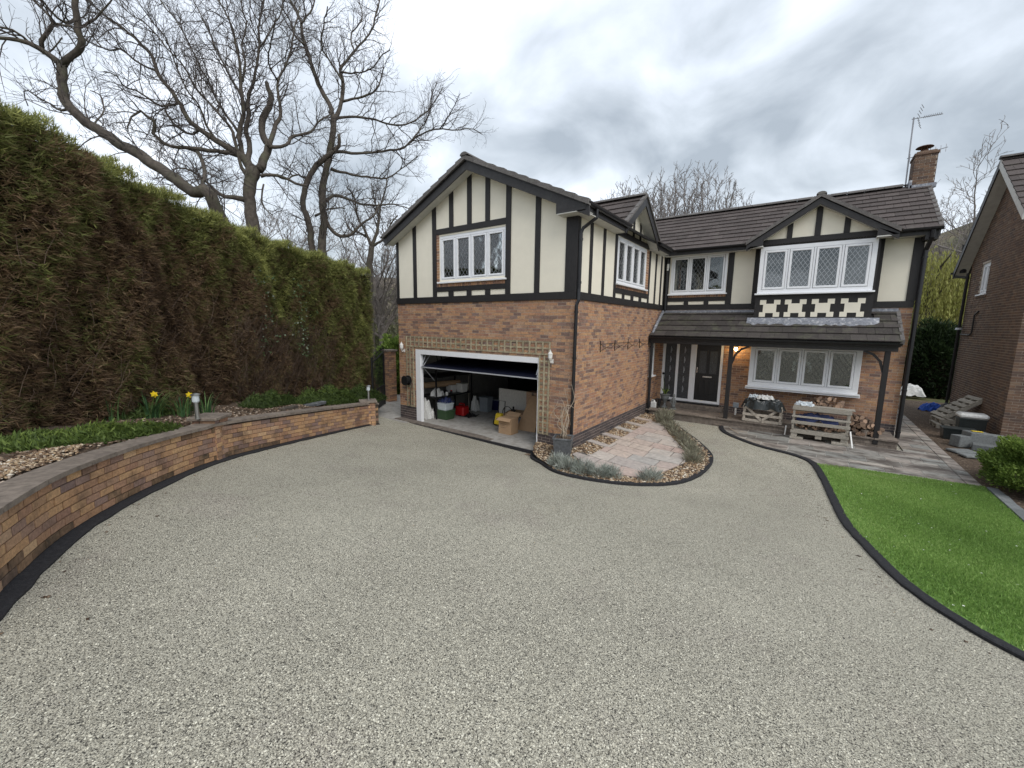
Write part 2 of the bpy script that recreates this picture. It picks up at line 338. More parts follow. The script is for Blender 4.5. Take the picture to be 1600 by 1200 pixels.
def np_mesh(name, V, F, tint, mats, parent=None, kind=None, mi=None):
    """V (n,3), F (m,3) arrays"""
    me = bpy.data.meshes.new(name); me.vertices.add(len(V)); me.vertices.foreach_set('co', np.asarray(V, np.float32).ravel())
    m = len(F); k = F.shape[1]; me.loops.add(m*k); me.loops.foreach_set('vertex_index', np.asarray(F, np.int32).ravel())
    me.polygons.add(m); me.polygons.foreach_set('loop_start', np.arange(0, m*k, k, dtype=np.int32)); me.polygons.foreach_set('loop_total', np.full(m, k, np.int32))
    for q in ([mats] if isinstance(mats, str) else mats): me.materials.append(MATS[q])
    if mi is not None: me.polygons.foreach_set('material_index', np.asarray(mi, np.int32))
    me.update(calc_edges=True)
    a = me.attributes.new('tint', 'FLOAT', 'FACE'); a.data.foreach_set('value', np.asarray(tint, np.float32))
    o = link(name, me, parent)
    if kind: o['kind'] = kind
    return o
class Fr:
    def __init__(s, O, ux): s.O = Vector(O); s.ux = Vector(ux); s.n = s.ux.cross(Z)
    def P(s, a, b, c=0): return s.O+s.ux*a+Z*b+s.n*c
    def box(s, mb, a0, a1, b0, b1, c0, c1, mi=0):
        mb.hexa([s.P(a0,b0,c1), s.P(a1,b0,c1), s.P(a1,b0,c0), s.P(a0,b0,c0), s.P(a0,b1,c1), s.P(a1,b1,c1), s.P(a1,b1,c0), s.P(a0,b1,c0)], mi)
    def prism(s, mb, poly, c0, c1, mi=0):
        n = len(poly); V = [s.P(a, b, c0) for a, b in poly]+[s.P(a, b, c1) for a, b in poly]
        mb.add(V, [tuple(range(n-1, -1, -1)), tuple(range(n, 2*n))]+[(i, (i+1) % n, n+(i+1) % n, n+i) for i in range(n)], mi)
def H(x, y):
    yy = max(y, -14.0); t = -(yy+.3)*3
    s = .135*(t if t > 30 else math.log1p(math.exp(t)))/3
    return s-.1*math.exp(-(x*x+yy*yy)/12.5)
def grid_sheet(name, x0, x1, y0, y1, step, hf, mats, parent=None, kind='structure'):
    nx = int((x1-x0)/step)+1; ny = int((y1-y0)/step)+1; xs = np.linspace(x0, x1, nx); ys = np.linspace(y0, y1, ny)
    V = np.array([(x, y, hf(x, y)) for y in ys for x in xs]); i = np.arange(nx-1); j = np.arange(ny-1); I, J = np.meshgrid(i, j); b = (J*nx+I).ravel()
    F = np.stack([b, b+1, b+nx+1, b+nx], 1); o = np_mesh(name, V, F, np.zeros(len(F)), mats, parent, kind)
    o.data.polygons.foreach_set('use_smooth', [True]*len(F)); return o
def ruled(name, A, B, nt_, hf, mats, parent=None, kind='structure', drop=.15):
    """sheet between polylines A and B (same length), z from hf(x,y,t)"""
    V = []; n = len(A)
    for i in range(n):
        for k in range(nt_+1):
            t = k/nt_; x = A[i][0]*(1-t)+B[i][0]*t; y = A[i][1]*(1-t)+B[i][1]*t; V.append((x, y, hf(x, y, t)))
    w = nt_+1; F = [(i*w+k, i*w+k+1, (i+1)*w+k+1, (i+1)*w+k) for i in range(n-1) for k in range(nt_)]
    mb = MB(); mb.add(V, F); bpy_o = mb.build(name, mats, parent, smooth=True); bpy_o['kind'] = kind; return bpy_o
def resample(P, step):
    """Catmull-Rom through P then even spacing"""
    P = [np.array(p, float) for p in P]; Q = [2*P[0]-P[1]]+P+[2*P[-1]-P[-2]]; out = []
    for i in range(1, len(Q)-2):
        for t in np.linspace(0, 1, 24, endpoint=False):
            a, b, c, d = Q[i-1], Q[i], Q[i+1], Q[i+2]
            out.append(.5*((2*b)+(c-a)*t+(2*a-5*b+4*c-d)*t*t+(3*b-a-3*c+d)*t**3))
    out.append(P[-1]); out = np.array(out); L_ = np.r_[0, np.cumsum(np.linalg.norm(np.diff(out, axis=0), axis=1))]
    n = max(2, int(round(L_[-1]/step))+1); s = np.linspace(0, L_[-1], n)
    return np.stack([np.interp(s, L_, out[:, k]) for k in range(out.shape[1])], 1)
def normals2(P):
    d = np.gradient(P, axis=0); d /= np.linalg.norm(d, axis=1)[:, None]; return np.stack([-d[:, 1], d[:, 0]], 1) # left side
def copy_tree(o, parent=None):
    c = o.copy(); COL.objects.link(c)
    if parent is not None: c.parent = parent
    for ch in list(o.children): copy_tree(ch, c)
    return c
def sweep(name, P, w0, w1, h0, h1, mats, parent=None, lift=0.0, hf=H, jitter=0):
    """rectangular profile along polyline P: offsets w0..w1 to the left, heights h0..h1 above H"""
    Nn = normals2(P); mb = MB(); V = []
    for p, n in zip(P, Nn):
        for w, h in ((w0, h0), (w0, h1*.8), (w0+(w1-w0)*.15, h1), (w0+(w1-w0)*.85, h1), (w1, h1*.8), (w1, h0)):
            x, y = p+n*(w+(random.uniform(-jitter, jitter) if w == w0 else 0)); V.append((x, y, hf(x, y)+h+random.uniform(-jitter, jitter)*.3))
    k = 6; F = [(i*k+j, i*k+j+1, (i+1)*k+j+1, (i+1)*k+j) for i in range(len(P)-1) for j in range(k-1)]
    F += [tuple(range(k)), tuple((len(P)-1)*k+j for j in range(k-1, -1, -1))]
    mb.add(V, F); return mb.build(name, mats, parent)

UNIT = {}
def unit_mesh(key, m):
    """shared slightly chamfered unit block centred at the origin"""
    if key in UNIT: return UNIT[key]
    mb = MB(); mb.box((-.5, -.5, -.5), (.5, .5, .5)); me = mb.mesh(key, m); UNIT[key] = me; return me
def place_unit(name, key, m, parent, c, X, Y, dims):
    o = bpy.data.objects.new(name, unit_mesh(key, m)); COL.objects.link(o)
    X = Vector(X).normalized(); Y = Vector(Y).normalized(); Zv = X.cross(Y)
    M = Matrix([[X[i]*dims[0], Y[i]*dims[1], Zv[i]*dims[2], c[i]] for i in range(3)]+[[0, 0, 0, 1]])
    root = parent
    o.parent = parent
    if parent.name in WORLD: o.matrix_parent_inverse = WORLD[parent.name].inverted()
    o.matrix_basis = M; return o
def lay_bricks(fr, a0, a1, b0, b1, holes=(), shape=None, phase=0.0, plinth=.42):
    """stretcher bond; returns [(fr,a0,a1,b0,b1,is_plinth)]"""
    out = []; k = 0; z = b0
    while z < b1-.03:
        zt = min(z+.065, b1); zc = (z+zt)/2
        segs = [(a0, a1)] if shape is None else shape(zc)
        for (h0, h1, g0, g1) in holes:
            if g0-.02 < zc < g1+.02:
                ns = []
                for s0, s1 in segs:
                    if h1 <= s0 or h0 >= s1: ns.append((s0, s1)); continue
                    if h0 > s0: ns.append((s0, h0))
                    if h1 < s1: ns.append((h1, s1))
                segs = ns
        off = (k % 2)*.1125+phase
        for s0, s1 in segs:
            a = a0+math.floor((s0-a0-off)/.225)*.225+off
            while a < s1:
                l = max(a, s0); r = min(a+.215, s1)
                if r-l > .03: out.append((fr, l, r, z, zt, zc < plinth))
                a += .225
        z += .075; k += 1
    return out
def build_bricks(lst, walls, key, m, pm, limit=300, proud=.006):
    lst.sort(key=lambda q: (q[0].P((q[1]+q[2])/2, (q[3]+q[4])/2)-CAM).length)
    rest = {}
    for i, (fr, a0, a1, b0, b1, pl) in enumerate(lst):
        pr = proud+random.uniform(-.0025, .0035); w = walls[id(fr)]
        if i < limit:
            c = fr.P((a0+a1)/2, (b0+b1)/2, pr/2-.01)
            place_unit('brick', key+('_p' if pl else ''), pm if pl else m, w, c, fr.ux, -fr.n, (a1-a0, .02+pr, b1-b0))
        else: fr.box(rest.setdefault(w.name, (w, MB()))[1], a0, a1, b0, b1, -.02, pr, 1 if pl else 0)
    for w, mb in rest.values(): mb.build('bricks', [m, pm], w, kind='stuff')
def wall_cells(mb, fr, a0, a1, b0, b1, holes, c0, c1, mi=0):
    A = sorted({a0, a1}|{min(max(h[i], a0), a1) for h in holes for i in (0, 1)}); B = sorted({b0, b1}|{min(max(h[i], b0), b1) for h in holes for i in (2, 3)})
    for i in range(len(A)-1):
        for j in range(len(B)-1):
            ca, cb = (A[i]+A[i+1])/2, (B[j]+B[j+1])/2
            if any(h[0] < ca < h[1] and h[2] < cb < h[3] for h in holes): continue
            fr.box(mb, A[i], A[i+1], B[j], B[j+1], c0, c1, mi)
def window(parent, fr, a0, a1, b0, b1, n, c=-.02, name='window', lead=True, curtain=.6, fw=.075, cw=.045, sill=True, lead_bottom=0.0, label=None, lead_m='leading', lead_s=.12):
    """white casement window: outer frame, n casements, panes with diamond leading, sill, curtain, dark room"""
    mb = MB(); d = .06
    fr.box(mb, a0, a1, b0, b0+fw, c-d, c); fr.box(mb, a0, a1, b1-fw, b1, c-d, c)
    fr.box(mb, a0, a0+fw, b0+fw, b1-fw, c-d, c); fr.box(mb, a1-fw, a1, b0+fw, b1-fw, c-d, c)
    W = (a1-a0-2*fw); mw = .05; pw = (W-(n-1)*mw)/n; panes = []
    for i in range(n):
        l = a0+fw+i*(pw+mw); r = l+pw
        if i < n-1: fr.box(mb, r, r+mw, b0+fw, b1-fw, c-d, c-.004)
        q0, q1 = b0+fw, b1-fw; g = .008
        fr.box(mb, l+g, r-g, q0+g, q0+g+cw, c-d, c+.012); fr.box(mb, l+g, r-g, q1-g-cw, q1-g, c-d, c+.012)
        fr.box(mb, l+g, l+g+cw, q0+g+cw, q1-g-cw, c-d, c+.012); fr.box(mb, r-g-cw, r-g, q0+g+cw, q1-g-cw, c-d, c+.012)
        panes.append((l+g+cw, r-g-cw, q0+g+cw, q1-g-cw))
    w = mb.build(name, 'upvc', parent, bevel=.006, label=label)
    for (l, r, q0, q1) in panes:
        p = MB(); fr.box(p, l, r, q0, q1, c-.035, c-.028); p.build('pane', 'glass', w)
        if lead:
            p = MB(); s = lead_s; sl = 1.5; wd = .0034; q2 = q0+(q1-q0)*lead_bottom
            k = -40
            for sg in (1, -1):
                for k in range(-30, 31):
                    # line: b = q2 + sl*sg*(a-l) + k*s*sl
                    pts = []
                    for a in (l, r):
                        b = q2+sl*sg*(a-l)+k*s*sl
                        if q2 <= b <= q1: pts.append((a, b))
                    for b in (q2, q1):
                        a = l+(b-q2-k*s*sl)/(sl*sg)
                        if l < a < r: pts.append((a, b))
                    if len(pts) >= 2:
                        pts.sort(); (x0_, y0_), (x1_, y1_) = pts[0], pts[-1]
                        if abs(x1_-x0_) > .01: p.bar(fr.P(x0_, y0_, c-.024), fr.P(x1_, y1_, c-.024), wd*2, .006, up=fr.n)
            p.build('leading', lead_m, w)
    if curtain:
        p = MB(); m_ = 40; V = []
        for side in ((a0+.03, a0+.03+(a1-a0)*.5*curtain), (a1-.03-(a1-a0)*.5*curtain, a1-.03)):
            k = len(p.v)
            for i in range(m_+1):
                a = side[0]+(side[1]-side[0])*i/m_; cc = c-.14+.02*math.sin(i*1.1+a*9)
                p.v += [tuple(fr.P(a, b0+.03, cc)), tuple(fr.P(a, b1-.02, cc))]
            for i in range(m_): p.f.append((k+2*i, k+2*i+2, k+2*i+3, k+2*i+1)); p.m.append(0); p.t.append(.5)
        p.build('curtain', 'net_curtain', w, smooth=True)
    p = MB(); fr.box(p, a0+.01, a1-.01, b0+.01, b1-.01, c-.62, c-.6); p.build('room_backing', 'dark_room', w)
    if sill:
        p = MB(); fr.box(p, a0-.05, a1+.05, b0-.045, b0, c-.05, c+.09); p.build('sill', 'upvc', w, bevel=.006)
    return w
# ------------------------------------------------------------------ ground
def terrain():
    def hf(x, y):
        r = math.hypot(x, y-5); h = H(max(min(x, 20), -20), y)-.14
        far = max(0, (r-26)/70); far = min(far, 1); far = far*far*(3-2*far)
        ang = math.atan2(x-5, y+5) # 0 = straight back
        hill = 19*math.exp(-((ang-.33)/.35)**2)+9*math.exp(-((ang+.9)/.5)**2)+5
        if -12 < x < 14 and y > 14: h -= .0
        return h+far*hill*(1 if y > -10 else .3)+.4*math.sin(x*.11)*math.cos(y*.09)*far
    def edge(n, a, b, c, d): # denser near the house
        return np.unique(np.r_[np.arange(a, b, 8), np.arange(b, c, .5), np.arange(c, d+1, 8)])
    xs = edge(0, -260, -20, 20, 300); ys = edge(0, -100, -20, 20, 420)
    V = np.array([(x, y, hf(x, y)) for y in ys for x in xs]); nx, ny = len(xs), len(ys)
    I, J = np.meshgrid(np.arange(nx-1), np.arange(ny-1)); b = (J*nx+I).ravel(); F = np.stack([b, b+1, b+nx+1, b+nx], 1)
    c = V[F].mean(1); far = (np.hypot(c[:, 0], c[:, 1]-5) > 45).astype(int)
    o = np_mesh('ground', V, F, np.zeros(len(F)), ['rough_grass', 'hill'], None, 'structure', far); o.data.polygons.foreach_set('use_smooth', [True]*len(F))
terrain()
EDGE = resample([(1.8,-11.5), (1.45,-9.7), (.85,-8.62), (.26,-8.27), (-.26,-8.066), (-1.1,-7.674), (-2.14,-6.907), (-3.155,-5.87), (-3.963,-4.49), (-4.7,-3.05), (-5.37,-1.6), (-5.42,-1.25)], .2) # drive edge
drv = grid_sheet('driveway', -6.6, 8.5, -14, 6.2, .15, lambda x, y: H(x, y), 'stone_chips')
FACE = EDGE+normals2(EDGE)*0
NE = -normals2(EDGE) if normals2(EDGE)[5][0] > 0 else normals2(EDGE) # pointing away from the drive (-X side)
def offs(d0, d1): # offset from the edge, d0 at near end .. d1 at far end
    n = len(EDGE); return EDGE+NE*np.interp(np.arange(n), [0, n*.35, n], [d0, d0, d1])[:, None]
WALLP = offs(.12, .06)
# black edging strip at the foot of the wall
mb = MB(); N_ = len(EDGE); V = []
for i in range(N_):
    a = EDGE[i]+NE[i]*random.uniform(-.012, .012); b = WALLP[i]+NE[i]*.03
    V += [(a[0], a[1], H(*a)-.02), (a[0], a[1], H(*a)+.018), (b[0], b[1], H(*b)+.03), (b[0], b[1], H(*b)-.02)]
mb.add(V, [(i*4+j, i*4+j+1, i*4+j+5, i*4+j+4) for i in range(N_-1) for j in range(3)]); o = mb.build('edging_strip', 'kerb_black'); o['kind'] = 'structure'
# garden retaining wall
gw = empty('garden_wall', (-3.2, -5.9, .7), 'curved low retaining wall of buff and purple bricks with stone coping along the drive', 'wall')
WH = .56
def along(P, s):
    L_ = np.r_[0, np.cumsum(np.linalg.norm(np.diff(P, axis=0), axis=1))]; x = np.interp(s, L_, P[:, 0]); y = np.interp(s, L_, P[:, 1])
    x2 = np.interp(s+.05, L_, P[:, 0]); y2 = np.interp(s+.05, L_, P[:, 1]); return x, y, (x2-x, y2-y), L_[-1]
def Hs(x, y): return H(x, y)
core = MB(); V = []
for i in range(N_):
    a = WALLP[i]+NE[i]*.012; b = WALLP[i]+NE[i]*.22; h = Hs(*WALLP[i])
    V += [(a[0], a[1], h-.1), (a[0], a[1], h+WH), (b[0], b[1], h+WH), (b[0], b[1], h-.1)]
core.add(V, [(i*4+j, i*4+j+1, i*4+j+5, i*4+j+4) for i in range(N_-1) for j in range(3)]); core.build('wall_core', 'dark_mortar', gw)
TOT = along(WALLP, 0)[3]; nb = 0; rest = MB(); cand = []
for k in range(7):
    s = (k % 2)*.1125
    while s < TOT-.2:
        x, y, _, _ = along(WALLP, s+.1075); x0, y0, _, _ = along(WALLP, s); x1, y1, _, _ = along(WALLP, s+.215)
        z0 = H(x0, y0)+.035+k*.075; z1 = H(x1, y1)+.035+k*.075
        cand.append((Vector((x, y, (z0+z1)/2+.0325)), Vector((x1-x0, y1-y0, z1-z0)), k)); s += .225
cand.sort(key=lambda q: (q[0]-CAM).length+(4 if q[0][0] > .75 else 0))
for i, (c, d, kk_) in enumerate(cand):
    n = Vector((-d[1], d[0], 0)).normalized()
    if n[0] > 0: n = -n
    dk = 1 if random.random() < (.6, .15, .03, .01, .01, .02, .06)[kk_] else 0; c = c+n*(.04+random.uniform(-.004, .003)); c = Vector((c[0], c[1], c[2], dk))
    if i < 300: place_unit('brick', 'gbrick'+('_d' if c[3] else ''), 'damp_garden_brick' if c[3] else 'garden_brick', gw, c[:3], d, n, (.213, .09, .065))
    else:
        X = d.normalized(); Y_ = n; Z_ = X.cross(Y_); c = c.to_3d(); P = [c+X*a*.107+Y_*b*.045+Z_*e*.0325 for e in (-1, 1) for a, b in ((-1,-1), (1,-1), (1,1), (-1,1))]; rest.hexa(P)
if rest.v: rest.build('bricks', 'garden_brick', gw, kind='stuff')
s = 0
while s < TOT-.1: # coping stones
    L1 = min(s+random.uniform(.55, .7), TOT); m = 4; mb = MB(); V = []
    for q in np.linspace(s+.004, L1-.004, m):
        x, y, d, _ = along(WALLP, q); d = Vector((d[0], d[1], 0)).normalized(); n = Vector((-d[1], d[0], 0)); n = -n if n[0] > 0 else n
        near = max(0, min(1, (-y-6.1)/1.0)); wd = .27; h = H(x, y)+WH+(0 if y < -6.1 else .02)
        a = Vector((x, y, 0))-n*.035; b = Vector((x, y, 0))+n*wd
        V += [(a[0], a[1], h), (a[0], a[1], h+.045), (b[0], b[1], h+.05), (b[0], b[1], h)]
    mb.add(V, [(i*4+j, i*4+(j+1) % 4, i*4+4+(j+1) % 4, i*4+4+j) for i in range(m-1) for j in range(4)]+[(0,1,2,3), tuple((m-1)*4+j for j in (3,2,1,0))])
    mb.build('coping_stone', 'coping', gw); s = L1
def pier(cx, cy, ang, top, w=.34):
    p = MB(); c, s_ = math.cos(ang), math.sin(ang)
    def R(x, y, z): return (cx+x*c-y*s_, cy+x*s_+y*c, z)
    b0 = H(cx, cy)-.05
    def bx(hw, z0, z1, mi, mbx): mbx.hexa([R(-hw,-hw,z0), R(hw,-hw,z0), R(hw,hw,z0), R(-hw,hw,z0), R(-hw,-hw,z1), R(hw,-hw,z1), R(hw,hw,z1), R(-hw,hw,z1)], mi)
    bx(w/2-.008, b0, top, 0, p)
    core = p.build('pier', 'dark_mortar', gw)
    k = 0; z = top-.07
    while z > b0:
        for sd_ in range(4):
            an = ang+sd_*math.pi/2; X = Vector((math.cos(an), math.sin(an), 0)); Nn = Vector((math.sin(an), -math.cos(an), 0)); C0 = Vector((cx, cy, z+.0325))+Nn*(w/2-.02)
            offs_ = (-.057, .115) if k % 2 else (-.115, .057)
            for q, ln in zip(offs_, ((.215, .1) if k % 2 else (.1, .215))):
                place_unit('brick', 'gbrick', 'garden_brick', core, C0+X*q, X, -Nn, (ln, .045, .065))
        z -= .075; k += 1
    c_ = MB(); bx(w/2+.05, top+.002, top+.05, 0, c_); c_.build('pier_cap', 'coping', gw, bevel=.008)
pier(-3.45, -5.91, .72, 1.43); pier(-5.58, -1.52, 1.05, .80, .36)

# planting bed behind the wall
HEDGE = resample([(-1.2,-12.0), (-2.1,-9.8), (-3.0,-8.1), (-4.25,-6.85), (-5.3,-5.55), (-6.55,-3.7), (-7.2,-1.6), (-7.9,.35)], .35)
nA = 60
def rs_n(P, n):
    L_ = np.r_[0, np.cumsum(np.linalg.norm(np.diff(P, axis=0), axis=1))]; s = np.linspace(0, L_[-1], n); return np.stack([np.interp(s, L_, P[:, 0]), np.interp(s, L_, P[:, 1])], 1)
bedA = rs_n(offs(.45, .32), nA); bedB = rs_n(HEDGE+np.array([-.9, 0]), nA)
def bedz(x, y, t=.5): return H(x, y)*(1-.0*t)+WH-.02+.08*t+.02*math.sin(x*5)*math.sin(y*4)
ruled('garden_bed', bedA, bedB, 12, bedz, 'soil')
# path at the garage's left corner, through the gate
ph = MB(); ph.prism([(-5.43,-1.3), (-5.3,-.12), (-6.0,-.1), (-6.1,5), (-9.6,6), (-9.8,1), (-6.0,-1.3)], -.1, .035); o = ph.build('path', 'concrete'); o['kind'] = 'structure'
# lawn
KERB = resample([(2.27,5.50), (2.40,4.9), (2.72,4.36), (3.42,3.69), (4.0,3.42), (4.40,3.15), (4.60,2.70), (4.75,1.6), (4.87,.37), (4.97,-.6), (5.09,-1.35), (5.30,-2.52), (5.62,-3.28), (6.1,-3.8), (7.0,-4.4), (8.4,-5.0)], .12)
kn = normals2(KERB)
sg = 1 if kn[len(kn)//2][0] > 0 else -1
KERB_L = KERB+kn*sg*.12
sweep('kerb', KERB[::-1] if sg > 0 else KERB, 0 if sg < 0 else 0, -.13 if sg > 0 else -.13, -.05, .035, 'kerb_black', jitter=.006).__setitem__('kind', 'structure')
def lawn_sheet():
    ys = np.linspace(-5.0, 3.0, 70); A = []; B = []
    # left edge follows the kerb, right edge the stone border
    kl = KERB_L[KERB_L[:, 1] < 2.9]; o_ = np.argsort(kl[:, 1])
    A = rs_n(kl[o_], 70); B = np.stack([np.interp(np.linspace(0, 1, 70), [0, 1], [9.2, 7.28]), np.linspace(-4.7, 3.3, 70)], 1)
    B = np.array([(7.28+max(0, (-1-y))*.1, y) for y in np.linspace(-4.4, 3.15, 70)]); B[0] = (8.4, -4.7)
    ruled('lawn', A, B, 24, lambda x, y, t: H(x, y)+.03, 'grass_base')
    return A, B
mat('grass_base', (.14,.25,.055), .9, .3, 5, .8, 60)
LA, LB = lawn_sheet()
def grass_blades(n):
    t = rng.random(n); u = rng.random(n)**.8; f = t*(len(LA)-1); i = f.astype(int); fr = (f-i)[:, None]; i2 = np.minimum(i+1, len(LA)-1)
    a = LA[i]*(1-fr)+LA[i2]*fr; b = LB[i]*(1-fr)+LB[i2]*fr; P = a*(1-u[:, None])+b*u[:, None]; P = P+rng.normal(0, .01, P.shape)
    z = np.array([H(x, y) for x, y in P])+.03; an = rng.random(n)*6.283; h = .018+.020*rng.random(n)*(.6+.6*np.sin(P[:, 0]*3.1+P[:, 1]*2.3)**2); w = .0038+.003*rng.random(n)
    d = np.stack([np.cos(an), np.sin(an)], 1)*w[:, None]; le = rng.normal(0, .012, (n, 2))
    V = np.zeros((n, 3, 3)); V[:, 0, :2] = P-d; V[:, 1, :2] = P+d; V[:, 2, :2] = P+le; V[:, :2, 2] = z[:, None]; V[:, 2, 2] = z+h
    pt = .5+.22*np.sin(P[:, 0]*1.7+P[:, 1]*.8)*np.cos(P[:, 1]*1.3)+rng.normal(0, .22, n)
    np_mesh('grass', V.reshape(-1, 3), np.arange(3*n).reshape(-1, 3), np.clip(pt, 0, 1), 'grass', None, 'stuff')['label'] = 'short bright green grass of the lawn beside the drive'
grass_blades(200000)
def flecks(n):
    mb = MB()
    for _ in range(n):
        t = random.random(); i = int(t*(len(LA)-1)); u = random.random(); p = LA[i]*(1-u)+LB[i]*u; z = H(*p)+.045; an = random.random()*3; r = random.uniform(.006, .013)
        mb.add([(p[0]+r*math.cos(an+k*1.57), p[1]+r*math.sin(an+k*1.57), z+random.uniform(0, .006)) for k in range(4)], [(0,1,2,3)])
    tag(mb.build('fallen_petals', 'white_fleck'), 'tiny white petals scattered over the lawn', None, None, 'stuff')
flecks(70)
# stone border right of the lawn and the strip beyond
bs = empty('stone_border', (7.35, 0, .1), None, None, None, 'structure'); y = 3.1; 
while y > -4:
    l = random.uniform(.3, .55); mb = MB(); zz = lambda x_, y_: H(x_, y_)+.055
    mb.prism([(7.30, y-l+.012), (7.47+random.uniform(-.02, .02), y-l+.012), (7.46+random.uniform(-.02, .02), y), (7.30, y)], lambda a, b: H(a, b)-.05, zz); mb.build('border_stone', 'stone_grey', bs); y -= l
sl = grid_sheet('side_soil', 7.15, 12.5, -6, 16, .5, lambda x, y: H(x, y)+.012, 'soil')

def clip(subj, rect):
    """clip polygon subj (xy list, may be concave) by an axis rectangle"""
    x0, y0, x1, y1 = rect
    for ax, val, keep in ((0, x0, 1), (0, x1, -1), (1, y0, 1), (1, y1, -1)):
        out = []; n = len(subj)
        for i in range(n):
            p, q = subj[i], subj[(i+1) % n]; ip = (p[ax]-val)*keep >= 0; iq = (q[ax]-val)*keep >= 0
            if ip: out.append(p)
            if ip != iq: t = (val-p[ax])/(q[ax]-p[ax]); out.append((p[0]+t*(q[0]-p[0]), p[1]+t*(q[1]-p[1])))
        subj = out
        if len(subj) < 3: return []
    return subj
def area(p): return abs(sum(p[i][0]*p[(i+1) % len(p)][1]-p[(i+1) % len(p)][0]*p[i][1] for i in range(len(p))))/2
def lay_slabs(parent, region, x0, x1, y0, y1, m, zf, widths=(.30, .45, .60, .75), rows=(.30, .45, .60), gap=.014, lift=.02):
    y = y0; n = 0
    while y < y1:
        rh = random.choice(rows); x = x0-random.random()*.5
        while x < x1:
            w = random.choice(widths)
            cells = [(x, y, x+w, y+rh)] if rh < .5 or random.random() < .6 else [(x, y, x+w, y+rh/2), (x, y+rh/2, x+w, y+rh)]
            for (a, b, c, d) in cells:
                pg = clip(region, (a+gap/2, b+gap/2, c-gap/2, d-gap/2))
                if len(pg) >= 3 and area(pg) > .006:
                    mb = MB(); l = lift+random.uniform(-.003, .003); tx, ty = random.uniform(-.004, .004), random.uniform(-.004, .004)
                    mb.prism(pg, lambda X, Y: zf(X, Y)-.03, lambda X, Y: zf(X, Y)+l+tx*(X-a)+ty*(Y-b)); mb.build('paving_slab', m, parent); n += 1
            x += w
        y += rh
    return n
# patio in front of the porch, running back down the passage
PATIO = [(7.05,14.5), (6.45,14.5), (6.45,5.40), (2.35,5.40)]+[tuple(p) for p in KERB_L[(KERB_L[:, 1] < 5.3) & (KERB_L[:, 1] > 2.9)]]+[(4.74,2.84), (5.3,2.66), (5.93,2.52), (6.55,2.68), (7.05,3.0)]
pt = empty('patio', (5, 4, 0), None, None, None, 'structure')
mb = MB(); mb.prism([(p[0], p[1]) for p in PATIO], lambda x, y: H(x, y)-.06, lambda x, y: H(x, y)+.022); mb.build('patio_base', 'grout', pt)
print('patio slabs', lay_slabs(pt, PATIO, 2.2, 7.06, 2.5, 14.5, 'slab_stone', H, widths=(.45, .6, .75, .9), lift=.03))
y = 2.95
while y < 14.4: # edging course of the patio
    l = .43; mb = MB(); mb.prism([(7.06, y), (7.27, y), (7.27, y+l-.012), (7.06, y+l-.012)], lambda a, b: H(a, b)-.05, lambda a, b: H(a, b)+.034+random.uniform(0, .0)); mb.build('edging_slab', 'slab_stone', pt); y += l

# island bed beside the garage
ISL = resample([(-.95,-.16), (-.62,-.72), (-.22,-.98), (.457,-1.412), (1.251,-1.341), (1.963,-.906), (2.484,-.217), (2.756,.758), (2.729,1.978), (2.233,3.072), (1.5,4.25), (1.06,5.0), (.95,5.4)], .12)
def isz(x, y): return H(x, y)+.045+.19*max(0, 1-max(x, 0)/1.7)*max(0, 1-max(y, 0)/8)*min(1, max(0, 1+y/1.2))
ni = normals2(ISL); si = 1 if (ni[len(ni)//2][0] < 0) else -1
sweep('kerb', ISL if si > 0 else ISL[::-1], 0, .11, -.12, .055, 'kerb_black', jitter=.006, hf=H).__setitem__('kind', 'structure')
inner = ISL+ni*si*.06
A_ = [tuple(p) for p in inner]; B_ = [(.03 if y_ > 0 else .0, y_) for x_, y_ in inner]; B_ = [(min(max(-.0, 0), x_), max(y_, -.02)) for x_, y_ in inner]
B_ = [((0.0 if y_ > -.0 else min(x_, 0.0)), max(y_, -.0)) for x_, y_ in inner]
def iz2(x, y, t): return isz(x, y)
islb = ruled('gravel_bed', A_, B_, 10, lambda x, y, t: isz(x, y), 'soil')
def pebbles(name, n, sampler, zf, m, size, label, flat=.6):
    P = []
    while len(P) < n:
        q = sampler()
        if q is not None: P.append(q)
    P = np.array(P); z = np.array([zf(x, y) for x, y in P]); s = size*(.5+rng.random((n, 1, 1))*1.0)
    base = np.array([(1,0,0), (-1,0,0), (0,1,0), (0,-1,0), (0,0,1), (0,0,-1)], float); F0 = np.array([(0,2,4), (2,1,4), (1,3,4), (3,0,4), (2,0,5), (1,2,5), (3,1,5), (0,3,5)])
    V = base[None]*(1+rng.normal(0, .22, (n, 6, 1))); V = V+rng.normal(0, .15, V.shape); V[:, :, 2] *= flat
    an = rng.random(n)*6.283; c, s_ = np.cos(an), np.sin(an); x = V[:, :, 0]*c[:, None]-V[:, :, 1]*s_[:, None]; y = V[:, :, 0]*s_[:, None]+V[:, :, 1]*c[:, None]
    V = np.stack([x*1.25, y*.9, V[:, :, 2]], 2)*s; V[:, :, 0] += P[:, 0:1]; V[:, :, 1] += P[:, 1:2]; V[:, :, 2] += z[:, None]+s[:, 0]*flat*.3
    F = (F0[None]+np.arange(n)[:, None, None]*6).reshape(-1, 3); t = np.repeat(rng.random(n), 8)
    o = np_mesh(name, V.reshape(-1, 3), F, t, m, None, 'stuff'); o['label'] = label; return o
def in_poly(x, y, P):
    c = False; n = len(P); j = n-1
    for i in range(n):
        if (P[i][1] > y) != (P[j][1] > y) and x < (P[j][0]-P[i][0])*(y-P[i][1])/(P[j][1]-P[i][1])+P[i][0]: c = not c
        j = i
    return c
IP = [tuple(p) for p in inner]+[(0.02, 5.4), (0.02, 0.0), (-.9, -.0)]
